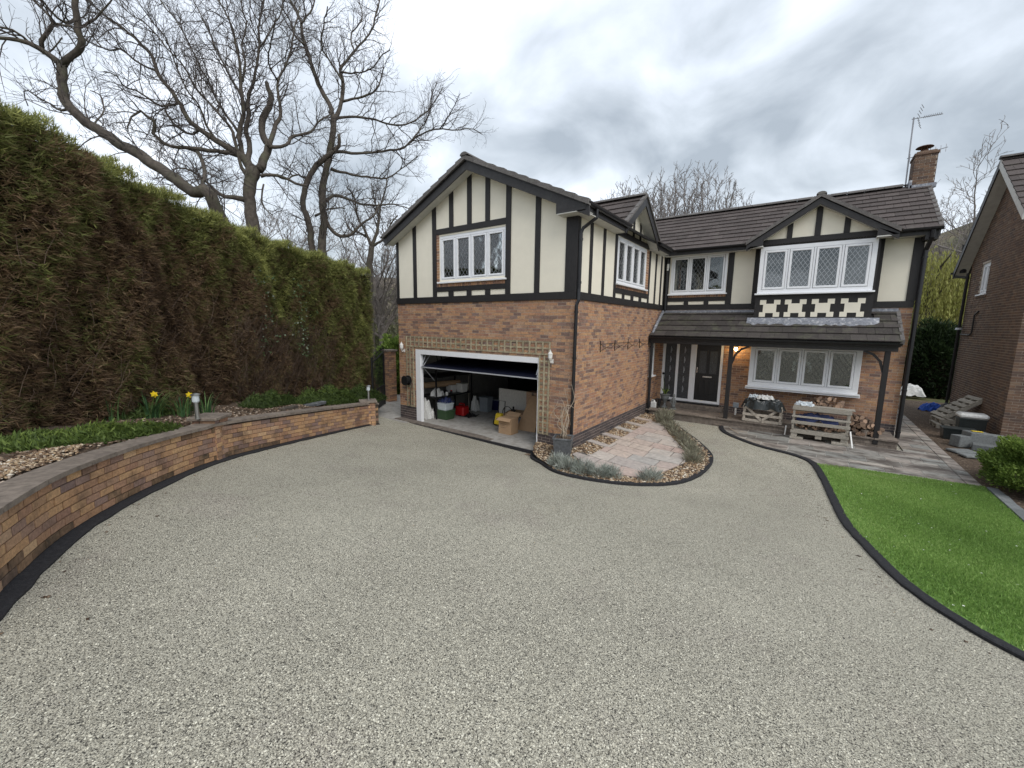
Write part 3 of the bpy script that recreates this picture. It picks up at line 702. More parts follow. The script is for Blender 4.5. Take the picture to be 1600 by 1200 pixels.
def smp_i():
    x, y = random.uniform(-.9, 2.8), random.uniform(-1.4, 5.4); return (x, y) if in_poly(x, y, IP) else None
pebbles('gravel', 10000, smp_i, isz, 'pebble', .023, 'golden brown gravel around the paved island')
IREG = [(.54,4.3), (.54,-.02), (.25,-.02), (.2,-.28), (.72,-.62), (1.35,-.70), (1.78,-.55), (2.1,.25), (2.3,1.1), (2.2,1.7), (1.75,2.6), (1.3,3.35), (.95,4.3)]
ip = empty('island_paving', (1.2, 1, .06), None, None, None, 'structure')
mb = MB()
for gx in np.arange(.2, 2.6, .2):
    for gy in np.arange(-.8, 4.4, .2):
        pg = clip(IREG, (gx, gy, gx+.2, gy+.2))
        if len(pg) >= 3 and area(pg) > .0005: mb.prism(pg, lambda x, y: isz(x, y)-.06, lambda x, y: isz(x, y)+.022)
mb.build('paving_base', 'joint_sand', ip)
print('island slabs', lay_slabs(ip, IREG, .54, 2.4, -.66, 4.3, 'island_stone', isz, widths=(.5, .62, .8), rows=(.42, .55), gap=.02, lift=.036))
for y0_ in (-.0, .86, 1.74, 2.62, 3.45, 4.25):
    if y0_ < .1: continue
    mb = MB(); mb.prism([(.03, y0_), (.53, y0_-.04), (.54, y0_+.17), (.04, y0_+.2)], lambda a, b: isz(a, b)-.04, lambda a, b: isz(a, b)+.036); mb.build('stepping_slab', 'island_stone', ip)

# loose raised chips of the driveway surface, densest near the camera side
def chips(n):
    g = np.random.default_rng(11); x = g.uniform(-1.2, 6.6, n*4); y = g.uniform(-9.6, -2.5, n*4); d = np.hypot(x-4.28, y+8.28); vx, vy = (x-4.28), (y+8.28); fwd = vx*-.585+vy*.811
    k = (g.random(n*4) < np.clip(1.5/np.maximum(d-.6, .3)**1.7, 0, 1)*1.0) & (fwd > .6); ex = np.interp(y, EDGE[:, 1], EDGE[:, 0]); kx = np.interp(-y, -KERB[::-1, 1][::-1] if False else np.sort(-KERB[:, 1]), KERB[np.argsort(-KERB[:, 1]), 0])
    ekey = np.argsort(EDGE[:, 1]); ex = np.interp(y, EDGE[ekey, 1], EDGE[ekey, 0]); k &= (x > ex+.03) & (x < kx-.16); x, y = x[k][:n], y[k][:n]; n = len(x)
    z = np.array([H(a, b) for a, b in zip(x, y)]); an = g.random(n)*6.283; r = .0032+.0040*g.random(n)**1.5; el = .6+.5*g.random(n); c, s_ = np.cos(an), np.sin(an)
    V = np.zeros((n, 5, 3)); 
    for q, (a, b) in enumerate(((1, 0), (0, 1), (-1, 0), (0, -1))):
        a = a*(1+.25*g.normal(0, 1, n)); b = b*(1+.25*g.normal(0, 1, n)); V[:, q, 0] = x+(a*c-b*el*s_)*r; V[:, q, 1] = y+(a*s_+b*el*c)*r; V[:, q, 2] = z-.001+.003*g.random(n)
    V[:, 4, 0] = x+g.normal(0, .3, n)*r; V[:, 4, 1] = y+g.normal(0, .3, n)*r; V[:, 4, 2] = z+r*(.5+.5*g.random(n))
    F = np.array([(0,1,4), (1,2,4), (2,3,4), (3,0,4)])[None]+np.arange(n)[:, None, None]*5; F = F.reshape(-1, 3); t = np.repeat(g.random(n), 4)
    o = np_mesh('stone_chips', V.reshape(-1, 3), F, t, 'chip_stone', None, 'stuff'); o['label'] = 'pale angular stone chips of the driveway surface near the viewer'; print('chips', n)
leaf_mat('chip_stone', [(0, (.20,.185,.145)), (.25, (.41,.385,.31)), (.7, (.58,.55,.445)), (1, (.74,.71,.59))], rough=.85, trans=0)
chips(110000)
# ------------------------------------------------------------------ the house
D1, D2, W, XR = 6.647, 5.432, 6.06, 6.41
house = empty('house', (0, 0, 0), 'mock tudor brick house with black timbers, cream render and an open double garage', 'house')
FF = Fr((0, 0, 0), (1, 0, 0)); FS = Fr((0, 0, 0), (0, 1, 0)); FM = Fr((0, D1, 0), (1, 0, 0))
wf, wsd, wm = MB(), MB(), MB()
gar = (-5.30, -.905, -.1, 2.225); gwin = (-4.22, -1.93, 4.20, 5.37); swin = (2.25, 4.60, 4.13, 5.33); mwin = (.214, 1.952, 4.12, 5.39); pwin = (5.50, 5.95, 1.36, 2.53)
door = (.12, 2.06, .44, 2.53); bwl = (2.95, 5.42, 1.24, 2.50)
wall_cells(wf, FF, -W, 0, -.2, 3.66, [gar], -.22, 0); WF = wf.build('wall', 'mortar', house)
wall_cells(wsd, FS, .22, D1, -.2, 3.66, [pwin], -.22, 0); WS = wsd.build('wall', 'mortar', house)
wall_cells(wm, FM, .0, XR, -.2, 3.66, [door, bwl], -.22, 0); WM = wm.build('wall', 'mortar', house)
wr = MB(); wr.box((XR-.22, D1+.22, -.2), (XR, 11.3, 5.4)); wr.box((-W, .22, -.2), (-W+.2, 9, 5.4)); wr.box((-W, 11.1, -.2), (XR-.22, 11.3, 5.4)); wr.box((-W, 9, -.2), (-W+.2, 11.1, 5.4)); wr.build('wall', 'mortar', house)
WALLS = {id(FF): WF, id(FS): WS, id(FM): WM}
BL = lay_bricks(FF, -W, 0, .0, 3.58, [gar]) + lay_bricks(FS, .0, D1, .0, 3.58, [pwin], phase=.1125) + lay_bricks(FM, .0, XR, .0, 3.58, [door, bwl])
build_bricks(BL, WALLS, 'hbrick', 'brick', 'plinth_brick', 300)
# first-floor brick reveals and strips under the windows
WALLS2 = {}
# ---- render panels
def zr(x): return 6.93-.462*abs(x+2.95) # underside of the garage roof at its front verge
rp = MB(); wall_cells(rp, FF, -W, 0, 3.66, 5.43, [gwin], -.2, .012); FF.prism(rp, [(-W, 5.43), (0, 5.43), (0, zr(0)), (-2.95, zr(-2.95)), (-W, zr(-W))], -.2, .012); rp.build('render', 'render', house)
rp = MB(); wall_cells(rp, FS, .0, D1, 3.66, 5.43, [swin], -.19, .012); FS.prism(rp, [(2.1, 5.43), (4.75, 5.43), (3.36, 6.40)], -.19, .012); rp.build('render', 'render', house)
rp = MB(); wall_cells(rp, FM, .0, XR, 3.66, 5.43, [mwin, (2.95, 5.45, 3.9, 5.43)], -.2, .012); rp.build('render', 'render', house)
def timber(fr, a0, a1, b0, b1, c=.032):
    mb = MB(); fr.box(mb, a0, a1, b0, b1, 0.002, c+random.uniform(-.0015, .0015)); mb.build('timber', 'timber', house, bevel=.004)
def timber_to(fr, a0, a1, b0, f, c=.032):
    mb = MB(); fr.prism(mb, [(a0, b0), (a1, b0), (a1, f(a1)), (a0, f(a0))], 0.002, c+random.uniform(-.0015, .0015)); mb.build('timber', 'timber', house, bevel=.004)
def timber_n(*a): timber(*a)
timber(FF, -W-.03, .035, 3.58, 3.752, .04)
timber_to(FF, -W, -5.955, 3.753, zr); timber_to(FF, -5.31, -5.165, 3.753, zr); timber_to(FF, -4.485, -4.335, 3.753, zr, .04); timber_to(FF, -1.925, -1.775, 3.753, zr, .04)
timber_to(FF, -1.08, -.935, 3.753, zr); timber(FF, -.265, .032, 3.753, 5.36, .034)
for a, b in ((-3.835, -3.68), (-3.19, -3.035), (-2.58, -2.43)): timber_to(FF, a, b, 5.565, zr)
timber(FF, -4.333, -1.927, 5.415, 5.563, .036); timber(FF, -4.333, -1.927, 3.885, 4.01, .036)
for a, b in ((-3.88, -3.69), (-3.21, -3.04), (-2.575, -2.405)): timber(FF, a, b, 3.753, 3.884)
timber(FS, .036, D1, 3.58, 3.752, .038); timber(FS, .0, .10, 3.753, 5.36, .034)
for a in (.60, 1.33, 2.08, 4.85, 5.50, 6.10): timber(FS, a, a+.14, 3.753, 5.36)
timber(FS, 6.5, D1, 3.753, 5.36, .036)
timber(FS, 2.222, 4.848, 3.875, 4.01, .036); timber(FS, 2.222, 4.848, 5.345, 5.48, .05)
for a, b in ((2.71, 2.88), (3.38, 3.59), (4.06, 4.28)): timber(FS, a, b, 3.753, 3.874)
timber_to(FS, 3.30, 3.42, 5.481, lambda a: 6.40-.70*abs(a-3.36)); timber_to(FS, 3.86, 3.97, 5.481, lambda a: 6.40-.70*abs(a-3.36)); timber_to(FS, 2.75, 2.86, 5.481, lambda a: 6.40-.70*abs(a-3.36))
timber(FM, .042, XR, 3.595, 3.762, .038); timber(FM, .042, .17, 3.763, 5.4, .036)
timber(FM, 1.965, 2.135, 3.763, 5.4); timber(FM, .172, 1.963, 3.868, 4.0, .034)
for a, b in ((.70, .845), (1.33, 1.475)): timber(FM, a, b, 3.763, 3.867)
timber(FM, 2.70, 2.82, 3.763, 5.4); timber(FM, 5.555, 5.675, 3.763, 5.4); timber(FM, 6.24, XR+.03, 3.763, 5.38, .04)
# brick sills and reveals under the upper windows
def brick_strip(fr, a0, a1, b0, b1, c=.03):
    mb = MB(); a = a0
    while a < a1-.02: fr.box(mb, a, min(a+.066, a1), b0, b1, -.05, c+random.uniform(-.002, .002)); a += .075
    mb.build('brick_sill', 'brick', house)
brick_strip(FF, -4.33, -1.93, 4.015, 4.10, .03); brick_strip(FS, 2.225, 4.845, 4.015, 4.085, .03); brick_strip(FM, .175, 1.96, 4.005, 4.075, .03)
def reveal(fr, a0, a1, b0, b1):
    mb = MB(); z = b0
    while z < b1-.03: fr.box(mb, a0, a1, z, min(z+.066, b1), -.05, .018); z += .075
    mb.build('brick_reveal', 'brick', house)
reveal(FF, -4.33, -4.225, 4.10, 5.41); reveal(FS, 4.605, 4.845, 4.09, 5.34)
# ---- windows
window(house, FF, -4.22, -1.93, 4.145, 5.37, 4, .0, curtain=.95); window(house, FS, 2.25, 4.60, 4.13, 5.33, 4, .01, curtain=.7)
window(house, FM, .214, 1.952, 4.12, 5.39, 3, .02, curtain=.25); window(house, FS, 5.50, 5.95, 1.36, 2.53, 1, .03, curtain=0, lead=False)
# ---- upper bay
FB = Fr((0, 6.097, 0), (1, 0, 0))
bay = MB(); wall_cells(bay, FB, 2.86, 5.55, 3.21, 5.40, [(2.90, 5.49, 4.03, 5.36)], -.08, 0); bay.box((2.86, 6.177, 3.21), (2.93, D1+.05, 5.40)); bay.box((5.48, 6.177, 3.21), (5.55, D1+.05, 5.40)); bay.box((2.93, 6.18, 3.21), (5.48, D1+.05, 3.27)); bay.build('bay_apron', 'timber', house)
window(house, FB, 2.888, 5.499, 4.02, 5.355, 4, .02, curtain=.12, fw=.11, cw=.055, lead_m='lattice', lead_s=.108)
for cx in (3.25, 3.87, 4.50, 5.14):
    mb = MB(); w, h, n = .255, .245, .098; cz = 3.585; nn = .058
    pts = [(-w,-h), (-n,-h), (-n,-h+nn*1.3), (n,-h+nn*1.3), (n,-h), (w,-h), (w,-h+.15), (w-nn*1.5,-h+.15), (w-nn*1.5,h-.15), (w,h-.15), (w,h), (n,h), (n,h-nn*1.3), (-n,h-nn*1.3), (-n,h), (-w,h), (-w,h-.15), (-w+nn*1.5,h-.15), (-w+nn*1.5,-h+.15), (-w,-h+.15)]
    pts = [(x*.98, y*1.0) for x, y in pts]
    xs_ = [-w, -w+nn*1.5, -n, n, w-nn*1.5, w]; ys_ = [-h, -h+.11, -h+.135, h-.135, h-.11, h]
    for i in range(5):
        for j in range(5):
            if i == 2 and j in (0, 4): continue
            if j == 2 and i in (0, 4): continue
            FB.box(mb, cx+xs_[i], cx+xs_[i+1], cz+ys_[j], cz+ys_[j+1], -.01, .014)
    mb.build('quatrefoil_panel', 'render', house)
# bay gable
zb = lambda x: 6.40-.645*abs(x-4.19)
mb = MB(); FB.prism(mb, [(2.90, 5.40), (5.48, 5.40), (5.48, zb(5.48)), (4.19, zb(4.19)), (2.90, zb(2.90))], -.4, .0); mb.build('render', 'render', house)
mb = MB(); FB.box(mb, 2.88, 5.50, 5.40, 5.545, .002, .035); mb.build('timber', 'timber', house, bevel=.004)
for a, b in ((3.49, 3.62), (4.125, 4.265), (4.755, 4.885)): timber_to(FB, a, b, 5.546, zb)
def slope_board(parent, p0, p1, y0, y1, depth, name='bargeboard', m='fascia', drop=0):
    """board whose top edge runs p0..p1 (x,z) between y0 and y1"""
    mb = MB(); (x0, z0), (x1, z1) = p0, p1
    mb.hexa([(x0,y0,z0-depth), (x1,y0,z1-depth), (x1,y1,z1-depth), (x0,y1,z0-depth), (x0,y0,z0), (x1,y0,z1), (x1,y1,z1), (x0,y1,z0)]); return mb.build(name, m, parent, bevel=.004)
def tile_plane(parent, O, ux, dn, wid, length, key, m, gauge=.345, tw=.33, tl=.40, th=.024, limitlist=None, lo=None, hi=None, stagger=True, tests=None):
    """O: ridge-end corner; ux along ridge, dn unit vector down the slope. tile rows from eave up."""
    O = Vector(O); ux = Vector(ux).normalized(); dn = Vector(dn).normalized(); n = ux.cross(dn); n = -n if n.z < 0 else n
    rows = int(math.ceil(length/gauge)); out = []
    for r in range(rows):
        s = length-r*gauge # bottom edge distance from ridge
        off = (tw/2 if (r % 2 and stagger) else 0)
        x = -off
        while x < wid-.02:
            a0 = max(x, 0); a1 = min(x+tw-.006, wid)
            if a1-a0 > .04:
                ca = (a0+a1)/2; c = O+ux*ca+dn*(s-tl/2)
                c = c+n*(.030+random.uniform(-.002, .002))
                tilt = .030/gauge # raise the lower end
                d2 = (dn+n*tilt).normalized()
                if tests is None or tests(c, ca, s): out.append((c, ux, d2, (a1-a0, min(tl, s+.02), th), parent, key, m))
            x += tw
    return out
TILES = []
def roof_slab(parent, pts, th, m='fascia'):
    pts = [Vector(p) for p in pts]; n = (pts[1]-pts[0]).cross(pts[2]-pts[0]).normalized(); n = -n if n.z < 0 else n
    mb = MB(); k = len(pts); V = [p-n*th for p in pts]+pts; F = [tuple(range(k-1, -1, -1)), tuple(range(k, 2*k))]+[(i, (i+1) % k, k+(i+1) % k, k+i) for i in range(k)]
    mb.add(V, F); return mb.build('roof', m, parent)
# garage roof (ridge along Y at x=-2.95)
GZ = 7.02; gs = .462; yv = -.36
L1 = math.hypot(3.25, 3.25*gs); 
gl = roof_slab(house, [(-2.95, yv, GZ), (-2.95, 9, GZ), (-6.22, 9, GZ-3.27*gs), (-6.22, yv, GZ-3.27*gs)], .05)
gr = roof_slab(house, [(-2.95, yv, GZ), (-2.95, 8.6, GZ), (.30, 5.95, GZ-3.25*gs), (.30, yv, GZ-3.25*gs)], .05)
dR = Vector((1, 0, -gs)); dL = Vector((-1, 0, -gs))
TILES += tile_plane(gr, (-2.95, yv-.03, GZ), (0, 1, 0), dR, 6.6, 3.34*math.hypot(1, gs), 'tile', 'roof_tile', tests=lambda c, a, s: not (2.1 < c.y < 4.7 and c.x > -.6) and c.y < 5.9+(.3-c.x)*.75)
TILES += tile_plane(gl, (-2.95, yv-.03, GZ), (0, 1, 0), dL, 9.0, 3.36*math.hypot(1, gs), 'tile', 'roof_tile')
def ridge(parent, a, b, r=.11, n=None):
    a = Vector(a); b = Vector(b); L = (b-a).length; k = max(1, int(L/.42)); d = (b-a)/k
    for i in range(k):
        mb = MB(); q = a+d*i; u = d.normalized(); s = u.cross(Z).normalized(); P = []
        for t in (0.01, .98):
            for an in range(7):
                th = math.pi*an/6; P.append(q+d*t+s*math.cos(th)*r*1.15+Z*(math.sin(th)*r*.72-.02))
        F = [(j, j+1, 8+j, 7+j) for j in range(6)]+[tuple(range(7)), tuple(range(13, 6, -1))]
        mb.add(P, F); mb.build('ridge_tile', 'ridge_tile', parent)
ridge(gl, (-2.95, yv-.06, GZ+.07), (-2.95, 8.6, GZ+.07))
# verge: barge boards, soffit, grey verge caps
for s_, xe in ((-1, -6.22), (1, .42)):
    x1 = xe; z1 = GZ-.04-abs(xe+2.95)*gs
    slope_board(house, (-2.95, GZ-.05), (x1, z1), -.33, -.30, .21); slope_board(house, (-2.95, GZ-.20), (x1*.995, z1-.15), -.298, .0, .02, 'soffit', 'soffit')
    m = 11; L = abs(x1+2.95)
    for i in range(m): # dry verge caps following each tile
        t0, t1 = i/m, (i+1)/m; xa = -2.95+s_*L*t0; xb = -2.95+s_*L*t1; za = GZ+.055-abs(xa+2.95)*gs; zb_ = GZ+.085-abs(xb+2.95)*gs
        mb = MB(); mb.hexa([(xa, -.40, za-.09), (xb, -.40, zb_-.12), (xb, -.28, zb_-.12), (xa, -.28, za-.09), (xa, -.40, za), (xb, -.40, zb_), (xb, -.28, zb_), (xa, -.28, za)]); mb.build('verge_cap', 'ridge_tile', house)
mb = MB(); mb.box((-.36, -.335, 5.36), (.34, .0, 5.43)); mb.hexa([(-.36,-.337,5.43), (.34,-.337,5.43), (.34,-.30,5.43), (-.36,-.30,5.43), (-.36,-.337,5.72), (.34,-.337,5.46), (.34,-.30,5.46), (-.36,-.30,5.72)]); mb.build('box_end', 'fascia', house)
mb = MB(); mb.box((-.34, -.33, 5.34), (.33, .034, 5.358)); mb.build('soffit', 'soffit', house)
mb = MB(); mb.box((-6.24, -.335, 5.38), (-6.07, .0, 5.50)); mb.build('box_end', 'fascia', house); mb = MB(); mb.box((-6.05,-.1,5.40), (-5.95,-.002,5.62)); mb.build('soffit', 'soffit', house)
# side eaves
def eave(y0, y1, x=.30):
    mb = MB(); mb.box((x, y0, 5.34), (x+.022, y1, 5.50)); mb.build('fascia_board', 'fascia', house)
    mb = MB(); mb.box((.013, y0, 5.335), (x, y1, 5.352)); mb.build('soffit', 'soffit', house)
def gutter(parent, a, b, r=.06, name='gutter'):
    mb = MB(); a = Vector(a); b = Vector(b); d = (b-a).normalized(); s = d.cross(Z); P = []
    for q in (a, b):
        for i in range(7):
            th = math.pi*(i/6); P.append(q+s*math.cos(th)*r-Z*math.sin(th)*r)
        for i in range(6, -1, -1):
            th = math.pi*(i/6); P.append(q+s*math.cos(th)*(r-.006)-Z*math.sin(th)*(r-.006))
    F = [(i, (i+1) % 14, 14+(i+1) % 14, 14+i) for i in range(14)]+[tuple(range(14)), tuple(range(27, 13, -1))]
    mb.add(P, F); L = (b-a).length; k = int(L/.9)+1
    for i in range(k+1):
        q = a+d*(L*i/k); mb.bar(q-Z*(r+.008), q-Z*(r+.002)+Z*.0, .02, .02)
    return mb.build(name, 'black_plastic', parent, smooth=False)
eave(-.30, 2.05); eave(4.70, 5.95)
gutter(house, (.375, -.36, 5.50), (.375, 2.12, 5.50)); gutter(house, (.375, 4.62, 5.50), (.375, 6.0, 5.50))
def pipe(parent, pts, r=.036, name='downpipe', m='black_plastic'):
    mb = MB(); mb.tube(pts, r, 10)
    for a, b in zip(pts[:-1], pts[1:]):
        a, b = Vector(a), Vector(b)
        if (b-a).length > .8:
            k = int((b-a).length/1.6)+1
            for i in range(k+1):
                q = a.lerp(b, (i+.15)/(k+.3)); d = (b-a).normalized(); mb.tube([q-d*.025, q+d*.025], r+.011, 10)
    return mb.build(name, m, parent, smooth=False)
pipe(house, [(.375, .12, 5.45), (.375, .12, 5.28), (.12, .02, 5.08), (.085, .0, 4.98), (.085, -.0, 3.8), (.095, -.03, 3.55), (.06, -.05, 3.45), (.05, -.06, .08)], .038)
# side gablet
gz_ = 6.50; gp = .70
for s_ in (-1, 1):
    g = roof_slab(house, [(.30, 3.36, gz_), (-2.3, 3.36, gz_), (-.6, 3.36+s_*1.34, gz_-1.34*gp), (.30, 3.36+s_*1.34, gz_-1.34*gp)], .04)
    TILES += tile_plane(g, (.33, 3.36, gz_), (-1, 0, 0), (0, s_, -gp), 2.6, 1.38*math.hypot(1, gp), 'tile', 'roof_tile', tests=lambda c, a, s: c.z > GZ-.03-(c.x+2.95)*gs)
    mb = MB(); y1 = 3.36+s_*1.42; mb.hexa([(.30, 3.36, gz_-.22), (.33, 3.36, gz_-.22), (.33, y1, gz_-.22-1.42*gp), (.30, y1, gz_-.22-1.42*gp), (.30, 3.36, gz_+.02), (.33, 3.36, gz_+.02), (.33, y1, gz_+.02-1.42*gp), (.30, y1, gz_+.02-1.42*gp)]); mb.build('bargeboard', 'fascia', house)
    mb = MB(); mb.hexa([(.013, 3.36, gz_-.19), (.30, 3.36, gz_-.19), (.30, y1, gz_-.19-1.42*gp), (.013, y1, gz_-.19-1.42*gp), (.013, 3.36, gz_-.17), (.30, 3.36, gz_-.17), (.30, y1, gz_-.17-1.42*gp), (.013, y1, gz_-.17-1.42*gp)]); mb.build('soffit', 'soffit', house)
    for i in range(4):
        t0, t1 = i/4, (i+1)/4; ya, yb = 3.36+s_*1.42*t0, 3.36+s_*1.42*t1; mb = MB()
        mb.hexa([(.26, ya, gz_+.02-1.42*t0*gp), (.36, ya, gz_+.02-1.42*t0*gp), (.36, yb, gz_+.03-1.42*t1*gp), (.26, yb, gz_+.03-1.42*t1*gp), (.26, ya, gz_+.075-1.42*t0*gp), (.36, ya, gz_+.075-1.42*t0*gp), (.36, yb, gz_+.10-1.42*t1*gp), (.26, yb, gz_+.10-1.42*t1*gp)]); mb.build('verge_cap', 'ridge_tile', house)
ridge(gl, (.33, 3.36, gz_+.06), (-1.6, 3.36, gz_+.06))
# main roof
MZ, MYr, MYe = 7.16, 8.8, 6.27; ms = (MZ-5.50)/(MYr-MYe)
mr_ = roof_slab(house, [(-2.9, MYr, MZ), (6.62, MYr, MZ), (6.62, MYe, 5.50), (.2, MYe, 5.50), (-2.9, MYe+2.2, 5.50+2.2*ms)], .05)
roof_slab(house, [(-2.9, MYr, MZ), (6.62, MYr, MZ), (6.62, 11.5, MZ-(11.5-MYr)*ms), (-2.9, 11.5, MZ-(11.5-MYr)*ms)], .05)
mb = MB(); mb.v = []; mb.add([(XR-.2, D1+.2, 5.40), (XR-.2, 11.3, 5.40), (XR-.2, MYr, MZ-.12), (XR, D1+.2, 5.40), (XR, 11.3, 5.40), (XR, MYr, MZ-.12)], [(0,1,2), (5,4,3), (0,2,5,3), (2,1,4,5)]); mb.build('wall', 'brick', house)
mslope = math.hypot(MYr-MYe, MZ-5.50)
def mt(c, a, s):
    if 2.55 < c.x < 5.85 and c.z < 6.62-.645*abs(c.x-4.19)-.02: return False
    return c.x > -1.6 and c.z > 5.3 and (c.x > .25 or c.z > GZ-(c.x+2.95)*gs-.02)
TILES += tile_plane(mr_, (6.66, MYr, MZ), (-1, 0, 0), (0, -1, -ms), 8.6, mslope+.04, 'tile', 'roof_tile', gauge=.30, tests=mt)
ridge(mr_, (-1.6, MYr-.02, MZ+.035), (6.1, MYr-.02, MZ+.035), .13)
for i in range(10):
    t0, t1 = i/10, (i+1)/10; ya, yb = MYr+(MYe-MYr)*t0, MYr+(MYe-MYr)*t1; za, zb2 = MZ+.03+(5.5-MZ)*t0, MZ+.05+(5.5-MZ)*t1
    mb = MB(); mb.hexa([(6.60,ya,za-.08), (6.69,ya,za-.08), (6.69,yb,zb2-.1), (6.60,yb,zb2-.1), (6.60,ya,za+.02), (6.69,ya,za+.02), (6.69,yb,zb2+.02), (6.60,yb,zb2+.02)]); mb.build('verge_cap', 'ridge_tile', house)
mb = MB(); mb.hexa([(6.60,MYe-.02,5.30), (6.64,MYe-.02,5.30), (6.64,MYr,MZ-.25), (6.60,MYr,MZ-.25), (6.60,MYe-.02,5.47), (6.64,MYe-.02,5.47), (6.64,MYr,MZ-.04), (6.60,MYr,MZ-.04)]); mb.build('bargeboard', 'fascia', house)
for a, b in ((.22, 2.58), (5.82, 6.64)):
    mb = MB(); mb.box((a, MYe+.01, 5.36), (b, MYe+.035, 5.50)); mb.build('fascia_board', 'fascia', house)
    mb = MB(); mb.box((a if a > 1 else .014, MYe+.035, 5.36), (b, D1-.014, 5.375)); mb.build('soffit', 'soffit', house)
gutter(house, (.44, MYe-.06, 5.53), (2.66, MYe-.06, 5.52)); gutter(house, (5.72, MYe-.06, 5.52), (6.68, MYe-.06, 5.51))
mb = MB(); mb.box((6.38, MYe+.0, 5.24), (6.62, D1, 5.36)); mb.build('box_end', 'fascia', house)
pipe(house, [(6.50, MYe-.06, 5.46), (6.50, MYe-.04, 5.30), (6.47, D1-.08, 5.02), (6.47, D1-.08, .1)], .05)
pipe(house, [(.11, D1-.10, 5.3), (.11, D1-.10, 3.55)], .036); pipe(house, [(.09, D2-.02, 2.5), (.09, D2-.02, .05)], .045)
# bay gable roof
by0 = 5.83
for s_ in (-1, 1):
    xe = 4.19+s_*1.66; ze = 6.52-1.66*.645
    g = roof_slab(house, [(4.19, by0, 6.52), (4.19, 8.0, 6.52), (xe, 6.45, ze), (xe, by0, ze)], .04)
    TILES += tile_plane(g, (4.19, by0-.03, 6.52), (0, 1, 0), (s_, 0, -.645), 2.0, 1.70*math.hypot(1, .645), 'tile', 'roof_tile', tests=lambda c, a, s: c.z > 5.50+(c.y-MYe)*ms-.02)
    slope_board(house, (4.19, 6.50), (xe, ze-.02), by0, by0+.03, .19); slope_board(house, (4.19, 6.34), (xe, ze-.17), by0+.032, 6.09, .015, 'soffit', 'soffit')
    for i in range(5):
        t0, t1 = i/5, (i+1)/5; xa, xb = 4.19+s_*1.68*t0, 4.19+s_*1.68*t1; za, zb2 = 6.56-1.68*t0*.645, 6.575-1.68*t1*.645; mb = MB()
        mb.hexa([(xa, by0-.04, za-.06), (xb, by0-.04, zb2-.08), (xb, by0+.08, zb2-.08), (xa, by0+.08, za-.06), (xa, by0-.04, za+.03), (xb, by0-.04, zb2+.03), (xb, by0+.08, zb2+.03), (xa, by0+.08, za+.03)]); mb.build('verge_cap', 'ridge_tile', house)
    mb = MB(); a, b = sorted((xe, xe-s_*.42)); mb.box((a, by0+.001, 5.33), (b, 6.09, 5.36)); mb.build('box_end', 'soffit', house); mb = MB(); mb.hexa([(a,by0-.002,5.36), (b,by0-.002,5.36), (b,by0+.03,5.36), (a,by0+.03,5.36)]+[(a,by0-.002,6.36-.645*abs(a-4.19)), (b,by0-.002,6.36-.645*abs(b-4.19)), (b,by0+.03,6.36-.645*abs(b-4.19)), (a,by0+.03,6.36-.645*abs(a-4.19))]); mb.build('box_end', 'fascia', house)
ridge(gl, (4.19, by0-.05, 6.58), (4.19, 7.9, 6.58), .10)
# porch roof
pz0, pz1, py0 = 2.70, 3.50, 5.28; ps = (pz1-pz0)/(D1-py0)
pr = roof_slab(house, [(.02, D1, pz1), (6.10, D1, pz1), (6.10, py0, pz0), (.02, py0, pz0)], .04)
TILES += tile_plane(pr, (6.12, D1, pz1), (-1, 0, 0), (0, -1, -ps), 6.08, math.hypot(D1-py0, pz1-pz0)+.03, 'ptile', 'porch_tile', gauge=.335, tests=lambda c, a, s: not (2.84 < c.x < 5.57 and c.y > 6.12))
mb = MB(); P_ = []; k = 30
for i in range(k+1):
    x = 2.70+i*(5.72-2.70)/k; yb = 6.09-.0; yf = 5.90+random.uniform(-.09, .04)+(.0 if 0 < i < k else .1)
    P_ += [(x, yb, pz0+(yb-py0)*ps+.14), (x, (yb+yf)/2, pz0+((yb+yf)/2-py0)*ps+.088+random.uniform(-.008, .012)), (x, yf, pz0+(yf-py0)*ps+.062), (x, yf+.005, pz0+(yf-py0)*ps+.045)]
mb.add(P_, [(i*4+j, i*4+j+1, i*4+5+j, i*4+4+j) for i in range(k) for j in range(3)]); mb.build('lead_flashing', 'lead', house)
for a_, b_ in ((.02, 2.84), (5.57, 6.12)): mb = MB(); mb.box((a_, D1-.10, pz1-.01), (b_, D1-.003, pz1+.07)); mb.build('lead_flashing', 'lead', house)
for i in range(4):
    t0, t1 = i/4, (i+1)/4; ya, yb = D1+(py0-D1)*t0, D1+(py0-D1)*t1; za, zb2 = pz1+.03+(pz0-pz1)*t0, pz1+.055+(pz0-pz1)*t1
    mb = MB(); mb.hexa([(6.08,ya,za-.08), (6.16,ya,za-.08), (6.16,yb,zb2-.1), (6.08,yb,zb2-.1), (6.08,ya,za+.02), (6.16,ya,za+.02), (6.16,yb,zb2+.02), (6.08,yb,zb2+.02)]); mb.build('verge_cap', 'ridge_tile', house)
mb = MB(); mb.box((.0, D2-.06, 2.47), (6.08, D2+.05, 2.60)); mb.build('porch_beam', 'fascia', house, bevel=.004); mb = MB(); mb.box((.0, py0+.02, 2.585), (6.10, py0+.045, 2.70)); mb.box((.0, py0+.045, 2.60), (6.10, D1-.01, 2.62)); mb.build('fascia_board', 'fascia', house)
gutter(house, (.03, py0-.05, 2.69), (6.12, py0-.05, 2.68)); 
mb = MB(); mb.tube([(.05, D1-.05, 3.55), (.07, 6.2, 3.35), (.08, 5.75, 3.05), (.09, 5.4, 2.78)], .05, 8); mb.build('lead_roll', 'lead', house)
